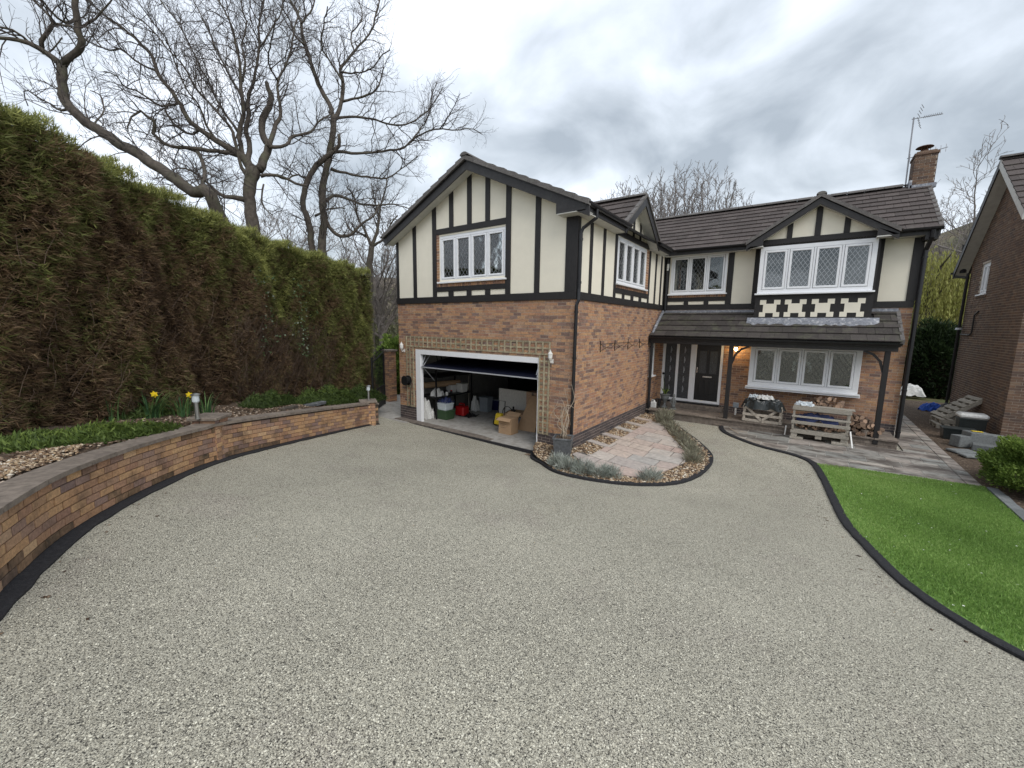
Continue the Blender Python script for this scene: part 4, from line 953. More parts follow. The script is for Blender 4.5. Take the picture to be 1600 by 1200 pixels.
for x in (2.435, 5.90):
    mb = MB(); mb.box((x-.055, D2-.055, .10 if x > 4 else .22), (x+.055, D2+.055, 2.47)); po = mb.build('porch_post', 'timber', house, bevel=.006)
    for s_ in ((1,) if x < 4 else (-1,)):
        mb = MB(); mb.tube([(x+s_*.04, D2, 1.95), (x+s_*.12, D2, 2.22), (x+s_*.26, D2, 2.38), (x+s_*.46, D2, 2.47)], .04, 4); mb.build('brace', 'timber', po)
# porch floor: stone slab, brick riser, door step
pf = MB(); pf.box((.02, D2-.02, -.05), (6.32, D1, .235)); PFo = pf.build('porch_floor', 'dirty_concrete', house)
FP = Fr((0, D2-.025, 0), (1, 0, 0)); wl2 = {id(FP): PFo}
pb = MB()
for (fr, a0, a1, b0, b1, pl) in lay_bricks(FP, 2.1, 6.32, .02, .20, phase=.03): FP.box(pb, a0, a1, b0, b1, -.01, .008)
pb.build('riser_bricks', 'coping', house, kind='stuff')
x = .02
while x < 6.3: 
    l = min(random.uniform(.55, .8), 6.34-x); mb = MB(); mb.box((x+.004, D2-.07, .215), (x+l-.004, D2+.32, .262)); mb.build('porch_slab', 'coping', house, bevel=.005); x += l
mb = MB(); mb.box((.10, D1-.30, .235), (2.20, D1-.001, .39)); mb.build('door_step', 'dirty_concrete', house, bevel=.006); mb = MB(); mb.box((.12, D1-.12, .39), (2.06, D1, .445)); mb.build('threshold', 'black_plastic', house)
# front door set
df = MB(); q = dict(c0=-.08, c1=-.0)
for (a0, a1, b0, b1) in ((.12,2.06,2.455,2.53), (.12,2.06,.445,.53), (.12,.205,.53,2.455), (.58,.665,.53,2.455), (1.05,1.235,.53,2.455), (1.975,2.06,.53,2.455)): FM.box(df, a0, a1, b0, b1, -.08, .0)
DF = df.build('door_frame', 'upvc', house, bevel=.006)
for a0, a1 in ((.205, .58), (.665, 1.05)):
    mb = MB(); FM.box(mb, a0, a1, .53, 2.455, -.05, -.04); sl_ = mb.build('sidelight', 'frosted', DF)
    mb = MB(); cx = (a0+a1)/2
    for z in np.arange(.75, 2.3, .34): mb.bar(FM.P(cx-.008, z, -.037), FM.P(cx-.008, z+.22, -.037), .012, .006, up=FM.n); mb.bar(FM.P(cx+.02, z+.06, -.037), FM.P(cx+.02, z+.16, -.037), .008, .006, up=FM.n)
    mb.build('etched_lines', 'lattice', DF)
mb = MB(); FM.box(mb, 1.24, 1.972, .535, 2.45, -.06, -.02)
for a0, a1 in ((1.34, 1.56), (1.67, 1.89)):
    for (l, r, b, t) in ((a0, a1, .72, .76), (a0, a1, 1.22, 1.26), (a0, a0+.035, .76, 1.22), (a1-.035, a1, .76, 1.22), (a0-.03, a1+.03, 1.43, 1.46), (a0-.03, a1+.03, 2.22, 2.25), (a0-.03, a0, 1.46, 2.22), (a1, a1+.03, 1.46, 2.22)): FM.box(mb, l, r, b, t, -.021, -.006)
fd = mb.build('front_door', 'composite_door', house, bevel=.004)
for a0, a1 in ((1.34, 1.56), (1.67, 1.89)): mb = MB(); FM.box(mb, a0, a1, 1.46, 2.22, -.02, -.014); FM.box(mb, a0+.06, a0+.068, 1.5, 2.18, -.0139, -.008, 0); FM.box(mb, a1-.068, a1-.06, 1.5, 2.18, -.0139, -.008, 0); mb.build('door_glass', 'frosted', fd)
mb = MB(); FM.box(mb, 1.475, 1.755, 1.325, 1.375, -.02, -.004); mb.build('letterbox', 'chrome', fd, bevel=.003); mb = MB(); mb.tube([FM.P(1.285, 1.56, -.02), FM.P(1.285, 1.56, .03), FM.P(1.36, 1.56, .035)], .011, 6); FM.box(mb, 1.27, 1.30, 1.47, 1.66, -.02, -.008); mb.build('handle', 'chrome', fd)
# ground-floor bow window
FL = Fr((0, 6.247, 0), (1, 0, 0))
window(house, FL, 2.86, 5.50, 1.235, 2.53, 4, .0, curtain=.0, fw=.13, cw=.055, lead_m='leading_dark', lead_s=.13)
mb = MB(); mb.box((2.86, 6.308, 1.235), (2.93, D1-.001, 2.53)); mb.box((5.43, 6.308, 1.235), (5.50, D1-.001, 2.53)); mb.box((2.86, 6.30, 2.531), (5.50, D1-.001, 2.599)); mb.box((2.80, 6.20, 1.14), (5.56, D1-.001, 1.19)); mb.build('window_cheek', 'upvc', house)
# roof tiles (nearest ones as sub-parts)
def near(t): return (t[0]-CAM).length
vis = [t for t in TILES if not (t[0].x < -2.95)]
hid = [t for t in TILES if t[0].x < -2.95]
def pri(t): # tiles that face the camera first
    X, Y_ = t[1], t[2]; n = X.cross(Y_); n = -n if n.z < 0 else n; v = (CAM-t[0]).normalized(); return n.dot(v)/(near(t)**2)
vis.sort(key=pri, reverse=True); print('tiles', len(TILES), len(vis))
restT = {}
for i, (c, ux, dn, dims, par, key, m) in enumerate(vis+hid):
    if i < 300: place_unit('roof_tile', key, m, par, c, ux, dn, dims)
    else:
        mbx = restT.setdefault((par.name, m), (par, MB()))[1]; X = ux; Y_ = dn; Z_ = X.cross(Y_)
        mbx.hexa([c+X*a*dims[0]/2+Y_*b*dims[1]/2+Z_*e*dims[2]/2 for e in (-1, 1) for a, b in ((-1,-1), (1,-1), (1,1), (-1,1))])
for (pn, m), (par, mbx) in restT.items(): mbx.build('tiles', m, par, kind='stuff')
# chimney
ch = MB(); ch.box((6.27, 8.72, 6.9), (6.74, 9.36, 7.98)); CH = ch.build('chimney', 'mortar', house)
for (fr, a0, a1) in ((Fr((0, 8.72, 0), (1, 0, 0)), 6.27, 6.74), (Fr((6.27, 0, 0), (0, -1, 0)), -9.36, -8.72), (Fr((6.74, 0, 0), (0, 1, 0)), 8.72, 9.36)):
    mb = MB()
    for (f, l, r, b, t, pl) in lay_bricks(fr, a0, a1, 6.95, 7.98, plinth=0): fr.box(mb, l, r, b, t, -.01, .006)
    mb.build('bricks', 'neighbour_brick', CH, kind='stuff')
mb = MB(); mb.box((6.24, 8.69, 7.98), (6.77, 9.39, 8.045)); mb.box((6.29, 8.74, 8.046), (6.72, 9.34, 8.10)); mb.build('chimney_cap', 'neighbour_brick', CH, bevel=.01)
mb = MB(); mb.lathe((6.48, 9.02, 8.09), [(.10,0), (.095,.06), (.09,.10)], 12); 
for k in range(4): an = k*1.571+.5; mb.tube([(6.48+.09*math.cos(an), 9.02+.09*math.sin(an), 8.16), (6.48+.09*math.cos(an), 9.02+.09*math.sin(an), 8.27)], .01, 5)
mb.lathe((6.48, 9.02, 8.265), [(.0,0), (.20,.0), (.17,.025), (.0,.05)], 14); mb.build('cowl', 'rust', CH)
mb = MB(); mb.box((6.23, 8.60, 7.04), (6.78, 8.715, 7.16)); mb.box((6.20, 8.6, 6.98), (6.265, 9.3, 7.3)); mb.build('flashing', 'lead', CH)
# tv aerial and smaller aerial on the chimney
ar = empty('tv_aerial', (6.17, 8.95, 7.3), 'tall thin television aerial on a mast strapped beside the chimney', 'aerial')
mb = MB(); mb.tube([(6.17, 8.95, 7.15), (6.14, 8.95, 9.14)], .018, 6); mb.build('mast', 'aerial', ar)
mb = MB(); mb.bar((6.10, 8.95, 9.10), (6.74, 8.90, 9.06), .018, .018)
for k in range(9): x = 6.36+k*.043; mb.tube([(x, 8.83, 9.09), (x, 9.03, 9.09)], .006, 4)
mb.build('boom', 'aerial', ar); mb = MB()
for k, s_ in ((0,1), (1,1), (2,1), (3,1), (0,-1), (1,-1), (2,-1), (3,-1)): z = 9.10+s_*(.05+.075*k); x = 6.22-.03+.02*k; mb.tube([(x, 8.75, z), (x+.10, 9.12, z+.03)], .007, 4)
mb.build('reflector', 'aerial', ar)
ar2 = empty('radio_aerial', (6.2, 8.9, 7.85), 'low horizontal aerial with short rods behind the chimney top', 'aerial'); mb = MB(); mb.tube([(6.12, 8.96, 8.02), (6.95, 8.96, 8.16)], .010, 5); mb.build('boom', 'aerial', ar2); mb = MB()
for k in range(8): x = 6.18+k*.105; mb.tube([(x, 8.94, 8.02+.13*(x-6.12)/.8-.11), (x, 8.98, 8.02+.13*(x-6.12)/.8+.11)], .008, 4)
mb.build('rods', 'aerial', ar2)
# ---- garage interior
gf = MB(); gf.box((-5.86, -.30, -.09), (-.2, 5.4, .02)); gf.build('garage_floor', 'concrete', house)
th_ = MB(); th_.prism([(-6.0,-.30), (-.62,-.30), (-.62,-.02), (-6.0,-.02)], lambda x, y: H(x, y)-.03, lambda x, y: max(H(x, y)+.03, .0)+.004); th_.build('garage_threshold', 'dirty_concrete', house)
st_ = MB(); st_.box((-6.05,-.36,-.12), (-.62,-.305,.022)); st_.build('gap_edge_strip', 'kerb_black', house)  # solid black strip drawn for the dark gap edge at the threshold
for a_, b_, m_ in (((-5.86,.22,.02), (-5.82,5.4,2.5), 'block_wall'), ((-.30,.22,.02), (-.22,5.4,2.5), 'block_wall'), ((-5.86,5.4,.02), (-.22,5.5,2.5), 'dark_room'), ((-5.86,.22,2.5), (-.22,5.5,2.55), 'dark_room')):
    gi = MB(); gi.box(a_, b_); gi.build('garage_lining', m_, house)  # back and ceiling are coloured near-black to stand in for interior shade
mb = MB(); FF.box(mb, -5.30, -.905, 2.09, 2.225, -.10, .012); FF.box(mb, -5.30, -5.085, -.02, 2.09, -.10, .012); FF.box(mb, -.935, -.905, -.08, 2.09, -.10, .012); mb.build('garage_door_frame', 'upvc', house, bevel=.005)
# up-and-over door, standing half tucked under the ceiling
gd = MB(); A0 = (-5.07, .02, 1.70); 
def dp(x, s, h=0): return (x, .02+s*.985, 1.70+s*.17+h) # s along the tilted panel
gd.hexa([dp(-5.07,0), dp(-.95,0), dp(-.95,2.15), dp(-5.07,2.15), dp(-5.07,0,.035), dp(-.95,0,.035), dp(-.95,2.15,.035), dp(-5.07,2.15,.035)])
for k in range(14): s0 = .1+k*.148; gd.hexa([dp(-5.0,s0,.035), dp(-1.02,s0,.035), dp(-1.02,s0+.12,.035), dp(-5.0,s0+.12,.035), dp(-5.0,s0+.02,.045), dp(-1.02,s0+.02,.045), dp(-1.02,s0+.10,.045), dp(-5.0,s0+.10,.045)])
GD = gd.build('garage_door', 'navy_door', house)
mb = MB(); mb.box((-5.07,-.0,1.695), (-.95,.018,1.725)); mb.build('door_edge', 'lattice', GD)
for x in (-5.03, -.99): mb = MB(); mb.tube([(x, .15, 2.05), (x, .02, 1.80)], .012, 5); mb.tube([(x, .32, 2.05), (x, .05, 1.74)], .012, 5); mb.tube([(x, .05, 1.70), (x, .5, 1.25)], .010, 5); mb.build('door_arm', 'lattice', GD)
# ------------------------------------------------------------------ things on and by the house
def battens(name, label, a0, a1, b0, b1, va, vb, group='trellis panels round the garage door'):
    t = empty(name, (a0, -.03, b0), label, 'trellis', group)
    for a in va: mb = MB(); FF.box(mb, a-.021, a+.021, b0, b1, .022+.0005, .040); mb.build('batten', 'trellis_wood', t)
    for b in vb: mb = MB(); FF.box(mb, a0, a1, b-.021, b+.021, .004, .0215); mb.build('batten', 'trellis_wood', t)
battens('trellis', 'weathered wooden trellis strip running along the top of the garage door', -5.70, -.60, 2.30, 2.62, np.arange(-5.68, -.6, .188), (2.32, 2.46, 2.60))
battens('trellis', 'weathered trellis strip down the left side of the garage door', -5.70, -5.36, .45, 2.285, (-5.68, -5.53, -5.38), np.arange(.47, 2.27, .15))
battens('trellis', 'weathered trellis strip down the right side of the garage door', -.89, -.59, .38, 2.285, (-.872, -.74, -.61), np.arange(.40, 2.27, .135))
def wall_light(x, label):
    t = empty('wall_light', (x, -.05, 2.1), label, 'wall light', 'white carriage lights beside the garage')
    mb = MB(); mb.box((x-.03, -.03, 2.12), (x+.03, -.008, 2.22)); mb.tube([(x, -.03, 2.17), (x, -.10, 2.14), (x, -.12, 2.20)], .012, 6); mb.build('bracket', 'white_paint', t)
    mb = MB(); mb.lathe((x, -.12, 2.20), [(.02,0), (.05,.05), (.055,.14), (.06,.15), (.02,.20), (.012,.24)], 8); mb.build('lantern', 'white_paint', t)
wall_light(-5.80, 'white carriage light on the wall left of the garage trellis'); wall_light(-.53, 'white carriage light on the wall right of the garage trellis')
t = empty('hose_reel', (-5.60, -.12, 1.2), 'round black hose reel mounted over the left trellis', 'hose reel')
mb = MB(); mb.tube([(-5.60, -.05, 1.27), (-5.60, -.20, 1.27)], .10, 14); mb.tube([(-5.60, -.045, 1.27), (-5.60, -.06, 1.27)], .15, 14); mb.tube([(-5.60, -.19, 1.27), (-5.60, -.21, 1.27)], .15, 14); mb.build('drum', 'iron', t)
mb = MB(); mb.tube([(-5.45, -.12, 1.25), (-5.42, -.1, 1.1), (-5.5, -.08, .7), (-5.52, -.06, .5)], .010, 5); mb.build('hose', 'iron', t)
# hanging rack on the side wall
t = empty('wall_rack', (.03, 3.2, 2.4), 'thin black iron scrollwork rack fixed along the brick side wall', 'plant rack')
for y in (1.43, 2.39, 3.39, 4.39, 5.28): mb = MB(); mb.box((.008, y-.012, 2.34), (.022, y+.012, 2.63)); mb.build('upright', 'iron', t)
for y in (1.43, 2.39, 3.39, 4.39):
    mb = MB(); mb.tube([(.02, y, 2.55), (.02, y+.96, 2.55)], .005, 4); mb.build('rail', 'iron', t)
    mb = MB(); mb.tube([(.02, y, 2.36), (.03, y+.3, 2.44), (.03, y+.48, 2.47), (.03, y+.7, 2.42), (.02, y+.96, 2.55)], .005, 4); mb.tube([(.02, y, 2.55), (.03, y+.35, 2.44), (.02, y+.48, 2.47)], .005, 4); mb.build('scroll', 'iron', t)
t = empty('sensor_light', (.13, 6.55, 5.0), 'small white sensor light in the corner under the upper eaves', 'sensor light'); mb = MB(); mb.box((.10, 6.50, 4.98), (.17, 6.54, 5.14)); mb.build('body', 'white_paint', t, bevel=.01); mb = MB(); mb.tube([(.135, 6.5, 4.96), (.135, 6.48, 4.92)], .03, 8); mb.build('sensor', 'white_paint', t)
# porch lamp (lit)
t = empty('porch_lamp', (2.42, 6.56, 2.3), 'small lit lantern glowing on the brickwork beside the front door', 'lamp')
mb = MB(); mb.box((2.39, 6.60, 2.25), (2.45, 6.64, 2.42)); mb.tube([(2.42, 6.60, 2.38), (2.42, 6.52, 2.44), (2.42, 6.50, 2.40)], .01, 5); mb.build('bracket', 'iron', t); mb = MB(); mb.lathe((2.42, 6.50, 2.27), [(.01,0), (.045,.03), (.05,.08), (.03,.12)], 10); mb.build('bulb', 'lamp_glow', t)
mb = MB(); mb.lathe((2.42, 6.50, 2.39), [(.07,0), (.03,.03), (.0,.06)], 8); mb.build('lamp_top', 'iron', t)
ld = bpy.data.lights.new('porch_bulb', 'POINT'); ld.energy = 5; ld.color = (1, .66, .30); ld.shadow_soft_size = .05; lo = bpy.data.objects.new('porch_bulb', ld); COL.objects.link(lo); lo.location = (2.42, 6.42, 2.30)
# wreath in the bow window
t = MB(); 
for k in range(46):
    an = math.pi*(-.12+1.24*k/45); r = .20+random.uniform(-.02, .02); c = Vector((4.18+r*math.cos(an), 6.33, 1.86+r*1.25*math.sin(an))); d = Vector((random.uniform(-1,1), random.uniform(-.5,.5), random.uniform(-1,1))).normalized()*.05
    t.bar(c-d, c+d, .035, .008)
tag(t.build('wreath', 'white_paint'), 'pale leafy arch wreath hanging inside the downstairs bow window', 'wreath')
# porch floor things
t = empty('garden_urn', (.46, 6.0, .262), 'stone pedestal urn with a small plant left of the front door', 'urn'); mb = MB(); mb.lathe((.46, 6.0, .262), [(.11,0), (.11,.03), (.05,.06), (.04,.16), (.07,.22), (.13,.32), (.15,.42), (.18,.46), (.15,.465), (.13,.44)], 16); mb.build('bowl', 'stone_grey', t, smooth=False)
mb = MB()
for k in range(9): an = k*.7; mb.tube([(.46, 6.0, .68), (.46+.07*math.cos(an), 6.0+.07*math.sin(an), .85), (.46+.15*math.cos(an), 6.0+.15*math.sin(an), .86+.05*(k % 3))], [.012, .02, .003], 4)
mb.tube([(.44, 6.0, .68), (.40, 6.0, 1.1), (.36, 6.0, 1.42)], [.012, .008, .006], 5); mb.build('plant', 'green_leaf', t) if 'green_leaf' in MATS else mb.build('plant', 'ground_leaf', t)
mb = MB(); mb.lathe((.36, 6.0, 1.40), [(.0,-.02), (.03,0), (.05,.04), (.02,.07), (0,.08)], 8); mb.build('seed_head', 'iron', t)
t = empty('water_jug', (.17, 5.72, .262), 'white plastic jug with handle standing on the porch corner', 'jug'); mb = MB(); mb.box((.09, 5.66, .262), (.26, 5.78, .46)); mb.lathe((.19, 5.72, .45), [(.06,0), (.03,.05), (.03,.08)], 8); mb.build('body', 'white_bag', t, bevel=.015); mb = MB(); mb.tube([(.12, 5.72, .46), (.11, 5.72, .54), (.17, 5.72, .53)], .012, 5); mb.build('handle', 'white_bag', t)
t = empty('garden_statue', (.80, 5.80, .262), 'small weathered stone figure on the porch in front of the glazed side panel', 'statue'); mb = MB(); mb.box((.70, 5.72, .262), (.90, 5.88, .31)); mb.build('plinth', 'stone_grey', t, bevel=.01)
mb = MB(); mb.lathe((.80, 5.80, .311), [(.075,0), (.07,.10), (.05,.18), (.065,.27), (.055,.33), (.025,.36), (.042,.40), (.042,.45), (.02,.48)], 12); mb.build('figure', 'stone_grey', t, smooth=True); mb = MB(); mb.tube([(.74, 5.78, .60), (.715, 5.76, .50), (.77, 5.73, .46)], [.022, .018, .015], 6); mb.tube([(.86, 5.78, .60), (.885, 5.76, .50), (.83, 5.73, .46)], [.022, .018, .015], 6); mb.build('arms', 'stone_grey', t, kind='stuff')
t = empty('wellington_boot', (.33, 5.84, .262), 'dark boot standing between the jug and the urn', 'boot'); mb = MB(); mb.tube([(.33, 5.84, .27), (.33, 5.84, .42), (.335, 5.85, .55)], [.045, .045, .055], 8); mb.build('shaft', 'iron', t); mb = MB(); mb.tube([(.33, 5.86, .30), (.33, 5.78, .30), (.33, 5.70, .285)], [.045, .042, .025], 8); mb.build('foot', 'iron', t)
t = empty('power_outlet_post', (2.60, 6.2, .262), 'grey box on a short white pipe beside the porch post', 'outlet'); mb = MB(); mb.box((2.52, 6.16, .50), (2.68, 6.24, .66)); mb.build('box', 'grey_plastic', t, bevel=.008); mb = MB(); mb.tube([(2.60, 6.20, .262), (2.60, 6.20, .50)], .03, 8); mb.build('pipe', 'white_paint', t)
# crate with plastic sheets (left)
def slat(mb, a, b, w, th): mb.bar(a, b, w, th)
def boxb(name, m, parent, a, b, bevel=.003): mb = MB(); mb.box(a, b); return mb.build(name, m, parent, bevel=bevel)
cz0 = .262
t = empty('log_crate', (3.35, 5.62, cz0), 'pale slatted crate with diagonal braces heaped with black plastic on the porch', 'crate')
X0, X1, Y0, Y1 = 2.90, 3.86, 5.40, 5.86
for x in (X0, X1-.06):
    for y in (Y0, Y1-.06): boxb('corner_post', 'wood_pale', t, (x, y, cz0), (x+.06, y+.06, cz0+.52))
for z in (cz0+.02, cz0+.19, cz0+.38): boxb('slat', 'wood_pale', t, (X0-.01, Y0-.018, z), (X1+.01, Y0-.001, z+.075)); boxb('slat', 'wood_pale', t, (X0-.01, Y1+.001, z), (X1+.01, Y1+.018, z+.075)); boxb('slat', 'wood_pale', t, (X0-.02, Y0, z), (X0-.002, Y1, z+.075)); boxb('slat', 'wood_pale', t, (X1+.002, Y0, z), (X1+.02, Y1, z+.075))
for a, b in (((X0+.06, cz0+.46), ((X0+X1)/2, cz0+.08)), ((X1-.06, cz0+.46), ((X0+X1)/2, cz0+.08))): mb = MB(); mb.bar((a[0], Y0-.026, a[1]), (b[0], Y0-.026, b[1]), .06, .014, up=(0,1,0)); 
for a, b in (((X0+.06, cz0+.46), ((X0+X1)/2, cz0+.08)), ((X1-.06, cz0+.46), ((X0+X1)/2, cz0+.08))):
    mb = MB(); mb.bar((a[0], Y0-.028, a[1]), (b[0], Y0-.028, b[1]), .014, .065, up=(0,0,1)); mb.build('brace', 'wood_pale', t)
boxb('slat', 'wood_pale', t, (X0, Y0, cz0), (X1, Y1, cz0+.018))
def crumple(name, cx, cy, cz, rx, ry, hgt, m, label, cat, seed, n=26, rim=.0, over=0):
    r_ = random.Random(seed); V = []; ph = [r_.uniform(0, 6) for _ in range(8)]
    for j in range(n+1):
        for i in range(n+1):
            u, v = i/n*2-1, j/n*2-1; x = cx+u*rx*(1+.1*math.sin(v*4+ph[0])); y = cy+v*ry*(1+.12*math.sin(u*5+ph[1]))
            e = max(abs(u), abs(v)); h = hgt*(1-e**2.2)+.035*math.sin(u*9+v*5+ph[2])+.03*math.sin(v*13-u*6+ph[3])+r_.uniform(-.016, .016)
            if e > .86: h -= over*(e-.86)/.14
            V.append((x, y, cz+max(h, -over)))
    w = n+1; mb = MB(); mb.add(V, [(j*w+i, j*w+i+1, (j+1)*w+i+1, (j+1)*w+i) for j in range(n) for i in range(n)]); o = mb.build(name, m); so_ = o.modifiers.new('thick', 'SOLIDIFY'); so_.thickness = .006
    return tag(o, label, cat)
crumple('plastic_sheet', 3.38, 5.60, cz0+.56, .52, .28, .13, 'black_bag', 'crumpled black plastic sheet heaped on the slatted porch crate', 'plastic sheet', 3, over=.16)
crumple('plastic_bag', 3.42, 5.55, cz0+.72, .20, .16, .05, 'white_bag', 'torn white plastic bag lying on the black sheet', 'plastic bag', 5, n=14, over=.02)
crumple('plastic_bag', 3.12, 5.66, cz0+.70, .14, .12, .06, 'clear_plastic', 'pale grey plastic bag at the left of the heaped crate', 'plastic bag', 8, n=12, over=.02)
# pallet crate with firewood (right)
t = empty('pallet_crate', (4.75, 5.2, .02), 'large weathered pallet box of wide grey boards below the bow window', 'pallet crate')
X0, X1, Y0, Y1 = 4.12, 5.33, 5.02, 5.36; b_ = .035
for x in (X0, (X0+X1)/2-.07, X1-.14): boxb('block', 'wood_grey', t, (x, Y0, b_+.06), (x+.14, Y1, b_+.16), .006)
for z, h in ((b_+.16, .08), (b_+.42, .085), (b_+.60, .05), (b_+.80, .10)): boxb('board', 'wood_grey', t, (X0-.02, Y0-.022, z), (X1+.02, Y0-.001, z+h), .004)
boxb('board', 'wood_grey', t, (X0-.02, Y0-.022, b_+.0), (X0+.28, Y1-.1, b_+.058)); boxb('board', 'wood_grey', t, (X1-.32, Y0-.06, b_+.0), (X1+.02, Y1-.1, b_+.058))
for x in (X0, X1-.05): boxb('upright', 'wood_grey', t, (x, Y0, b_+.161), (x+.05, Y0+.04, b_+.90)); boxb('upright', 'wood_grey', t, (x, Y1-.04, b_+.161), (x+.05, Y1, b_+.90))
boxb('board', 'wood_grey', t, (X0, Y0+.0, b_+.901), (X1+.08, Y0+.26, b_+.925)); 
for z in (b_+.25, b_+.5, b_+.72): boxb('board', 'wood_grey', t, (X0, Y1+.001, z), (X1, Y1+.02, z+.09))
boxb('floor_board', 'wood_grey', t, (X0, Y0, b_+.241), (X1, Y1, b_+.262))
crumple('plastic_sheet', 4.66, 5.17, b_+.60, .42, .13, .08, 'blue_bag', 'shiny navy plastic sack stuffed inside the pallet box', 'plastic sack', 11, n=16, over=.1)
crumple('plastic_sheet', 4.35, 5.15, b_+.95, .20, .12, .03, 'clear_plastic', 'grey clear plastic draped on the top left of the pallet box', 'plastic sheet', 13, n=14, over=.04)
def log(c, d, L, r, label, group):
    mb = MB(); n = 7; d = Vector(d).normalized(); c = Vector(c); a = c-d*L/2; b = c+d*L/2; sp = random.random() < .6
    s = d.orthogonal().normalized(); u = d.cross(s); ph = random.random()*6.28; R = [r*random.uniform(.8, 1.15)*(.45 if (sp and k in (0, 1)) else 1) for k in range(n)]
    P = [q+(s*math.cos(ph+k*6.283/n)+u*math.sin(ph+k*6.283/n))*R[k] for q in (a, b) for k in range(n)]
    mb.add(P, [(k, (k+1) % n, n+(k+1) % n, n+k) for k in range(n)], 0); mb.add(P[:n], [tuple(range(n-1, -1, -1))], 1); mb.add(P[n:], [tuple(range(n))], 1)
    tag(mb.build('firewood_log', ['log_bark', 'log_end']), label, 'log', group)
G1, L1_ = 'firewood on top of the pallet box', 'split brown log piled on the back of the pallet box under the bow window'
for k in range(34):
    x = random.uniform(4.25, 5.20); h = .30*(1-abs(x-4.85)/.75); z = b_+.88+random.random()*max(h, .05); log((x, 5.40+random.uniform(-.05, .12), z), (random.uniform(-.5, .5), 1, random.uniform(-.2, .3)), .22, random.uniform(.04, .06), L1_, G1)
for k in range(20): log((random.uniform(4.2, 5.25), 5.24, b_+.29+random.random()*.10), (random.uniform(-1, 1), .8, 0), .2, random.uniform(.03, .045), 'dark split log lying low inside the slats of the pallet box', 'firewood inside the pallet box')
G2, L2_ = 'firewood heap by the right porch post', 'split log in the loose heap between the pallet box and the right porch post'
for k in range(52):
    x = random.uniform(5.42, 6.0); h = .50*(1-(x-5.42)/.95); z = .30+random.random()*h; log((x, 5.58+random.uniform(-.12, .2), z), (random.uniform(-.6, .6), 1, random.uniform(-.3, .3)), .24, random.uniform(.045, .065), L2_, G2)
t = empty('flower_pot', (5.68, 5.52, .262), 'small pale terracotta pot standing in front of the log heap', 'flower pot'); mb = MB(); mb.lathe((5.68, 5.46, .262), [(.05,0), (.075,.14), (.085,.14), (.085,.17), (.07,.17)], 12); mb.build('pot', 'coping', t)
mb = MB(); mb.bar((5.42, 4.78, .05), (5.36, 5.0, .42), .03, .012); tag(mb.build('lath', 'white_paint'), 'thin white strip leaning against the front of the pallet box', 'strip of wood')
mb = MB(); mb.bar((3.98, 5.30, .04), (3.99, 5.36, .30), .03, .012); tag(mb.build('lath', 'white_paint'), 'short white strip leaning on the brick riser right of the crate', 'strip of wood')
mb = MB(); mb.bar((2.62, 5.1, .06), (2.92, 4.55, .055), .02, .01); tag(mb.build('cane', 'pale_twig'), 'pale garden cane lying on the patio by the kerb corner', 'cane')
# slate planter with bare twisted willow
t = empty('planter', (.02, -.42, 0), 'square slate grey planter with bare curly stems at the garage corner', 'planter')
pz = isz(.02, -.42); mb = MB(); c0 = Vector((.03, -.40, pz)); an = .35; u = Vector((math.cos(an), math.sin(an), 0)); v_ = Vector((-math.sin(an), math.cos(an), 0))
lo_ = [c0+u*a*.17+v_*b*.17 for a, b in ((-1,-1), (1,-1), (1,1), (-1,1))]; hi_ = [c0+Z*.40+u*a*.20+v_*b*.20 for a, b in ((-1,-1), (1,-1), (1,1), (-1,1))]; mb.hexa(lo_+hi_); mb.build('pot', 'slate_planter', t)
mb = MB(); hi2 = [c0+Z*.402+u*a*.17+v_*b*.17 for a, b in ((-1,-1), (1,-1), (1,1), (-1,1))]; mb.add(hi2, [(0,1,2,3)]); mb.build('compost', 'soil', t)
for k in range(4):
    a = hi_[k]; b = hi_[(k+1) % 4]; mb = MB(); mb.bar(a+Z*.012, b+Z*.012, .035, .03); mb.build('rim', 'slate_planter', t)
for k in range(8):
    an = k*.785+random.uniform(-.3, .3); pts = []; p = c0+Z*.4+Vector((random.uniform(-.06, .06), random.uniform(-.06, .06), 0)); L = random.uniform(.6, 1.3); arch = k % 3 == 0
    for i in range(14):
        f = i/13; r = .16*f+.05*math.sin(f*9+k*2); z = L*(math.sin(f*2.6) if arch else f)*(.62 if arch else 1)
        pts.append(p+Vector((math.cos(an+f*1.2)*r*1.5, math.sin(an+f*1.2)*r*1.5, z)))
    mb = MB(); mb.tube(pts, [.012*(1-.75*i/13) for i in range(14)], 5); mb.build('stem', 'pale_twig', t, smooth=True)
# bollard lights on the piers
def bollard(x, y, z, h, label):
    t = empty('bollard_light', (x, y, z), label, 'bollard light', 'steel bollard lights on the wall piers'); mb = MB(); mb.lathe((x, y, z), [(.035,0), (.035,.01), (.03,.012), (.03,h*.62)], 12); mb.build('post', 'steel', t, smooth=False)
    mb = MB(); mb.lathe((x, y, z+h*.62), [(.035,0), (.048,.02), (.048,h*.27), (.045,h*.28)], 12); mb.build('lantern', 'clear_plastic', t); mb = MB(); mb.lathe((x, y, z+h*.90), [(.066,0), (.066,.012), (.03,.028), (0,.032)], 14); mb.build('cap', 'steel', t)
bollard(-3.30, -6.12, 1.48, .42, 'steel bollard light on the middle pier of the garden wall'); bollard(-5.54, -1.52, .85, .44, 'steel bollard light on the end pier nearest the garage')

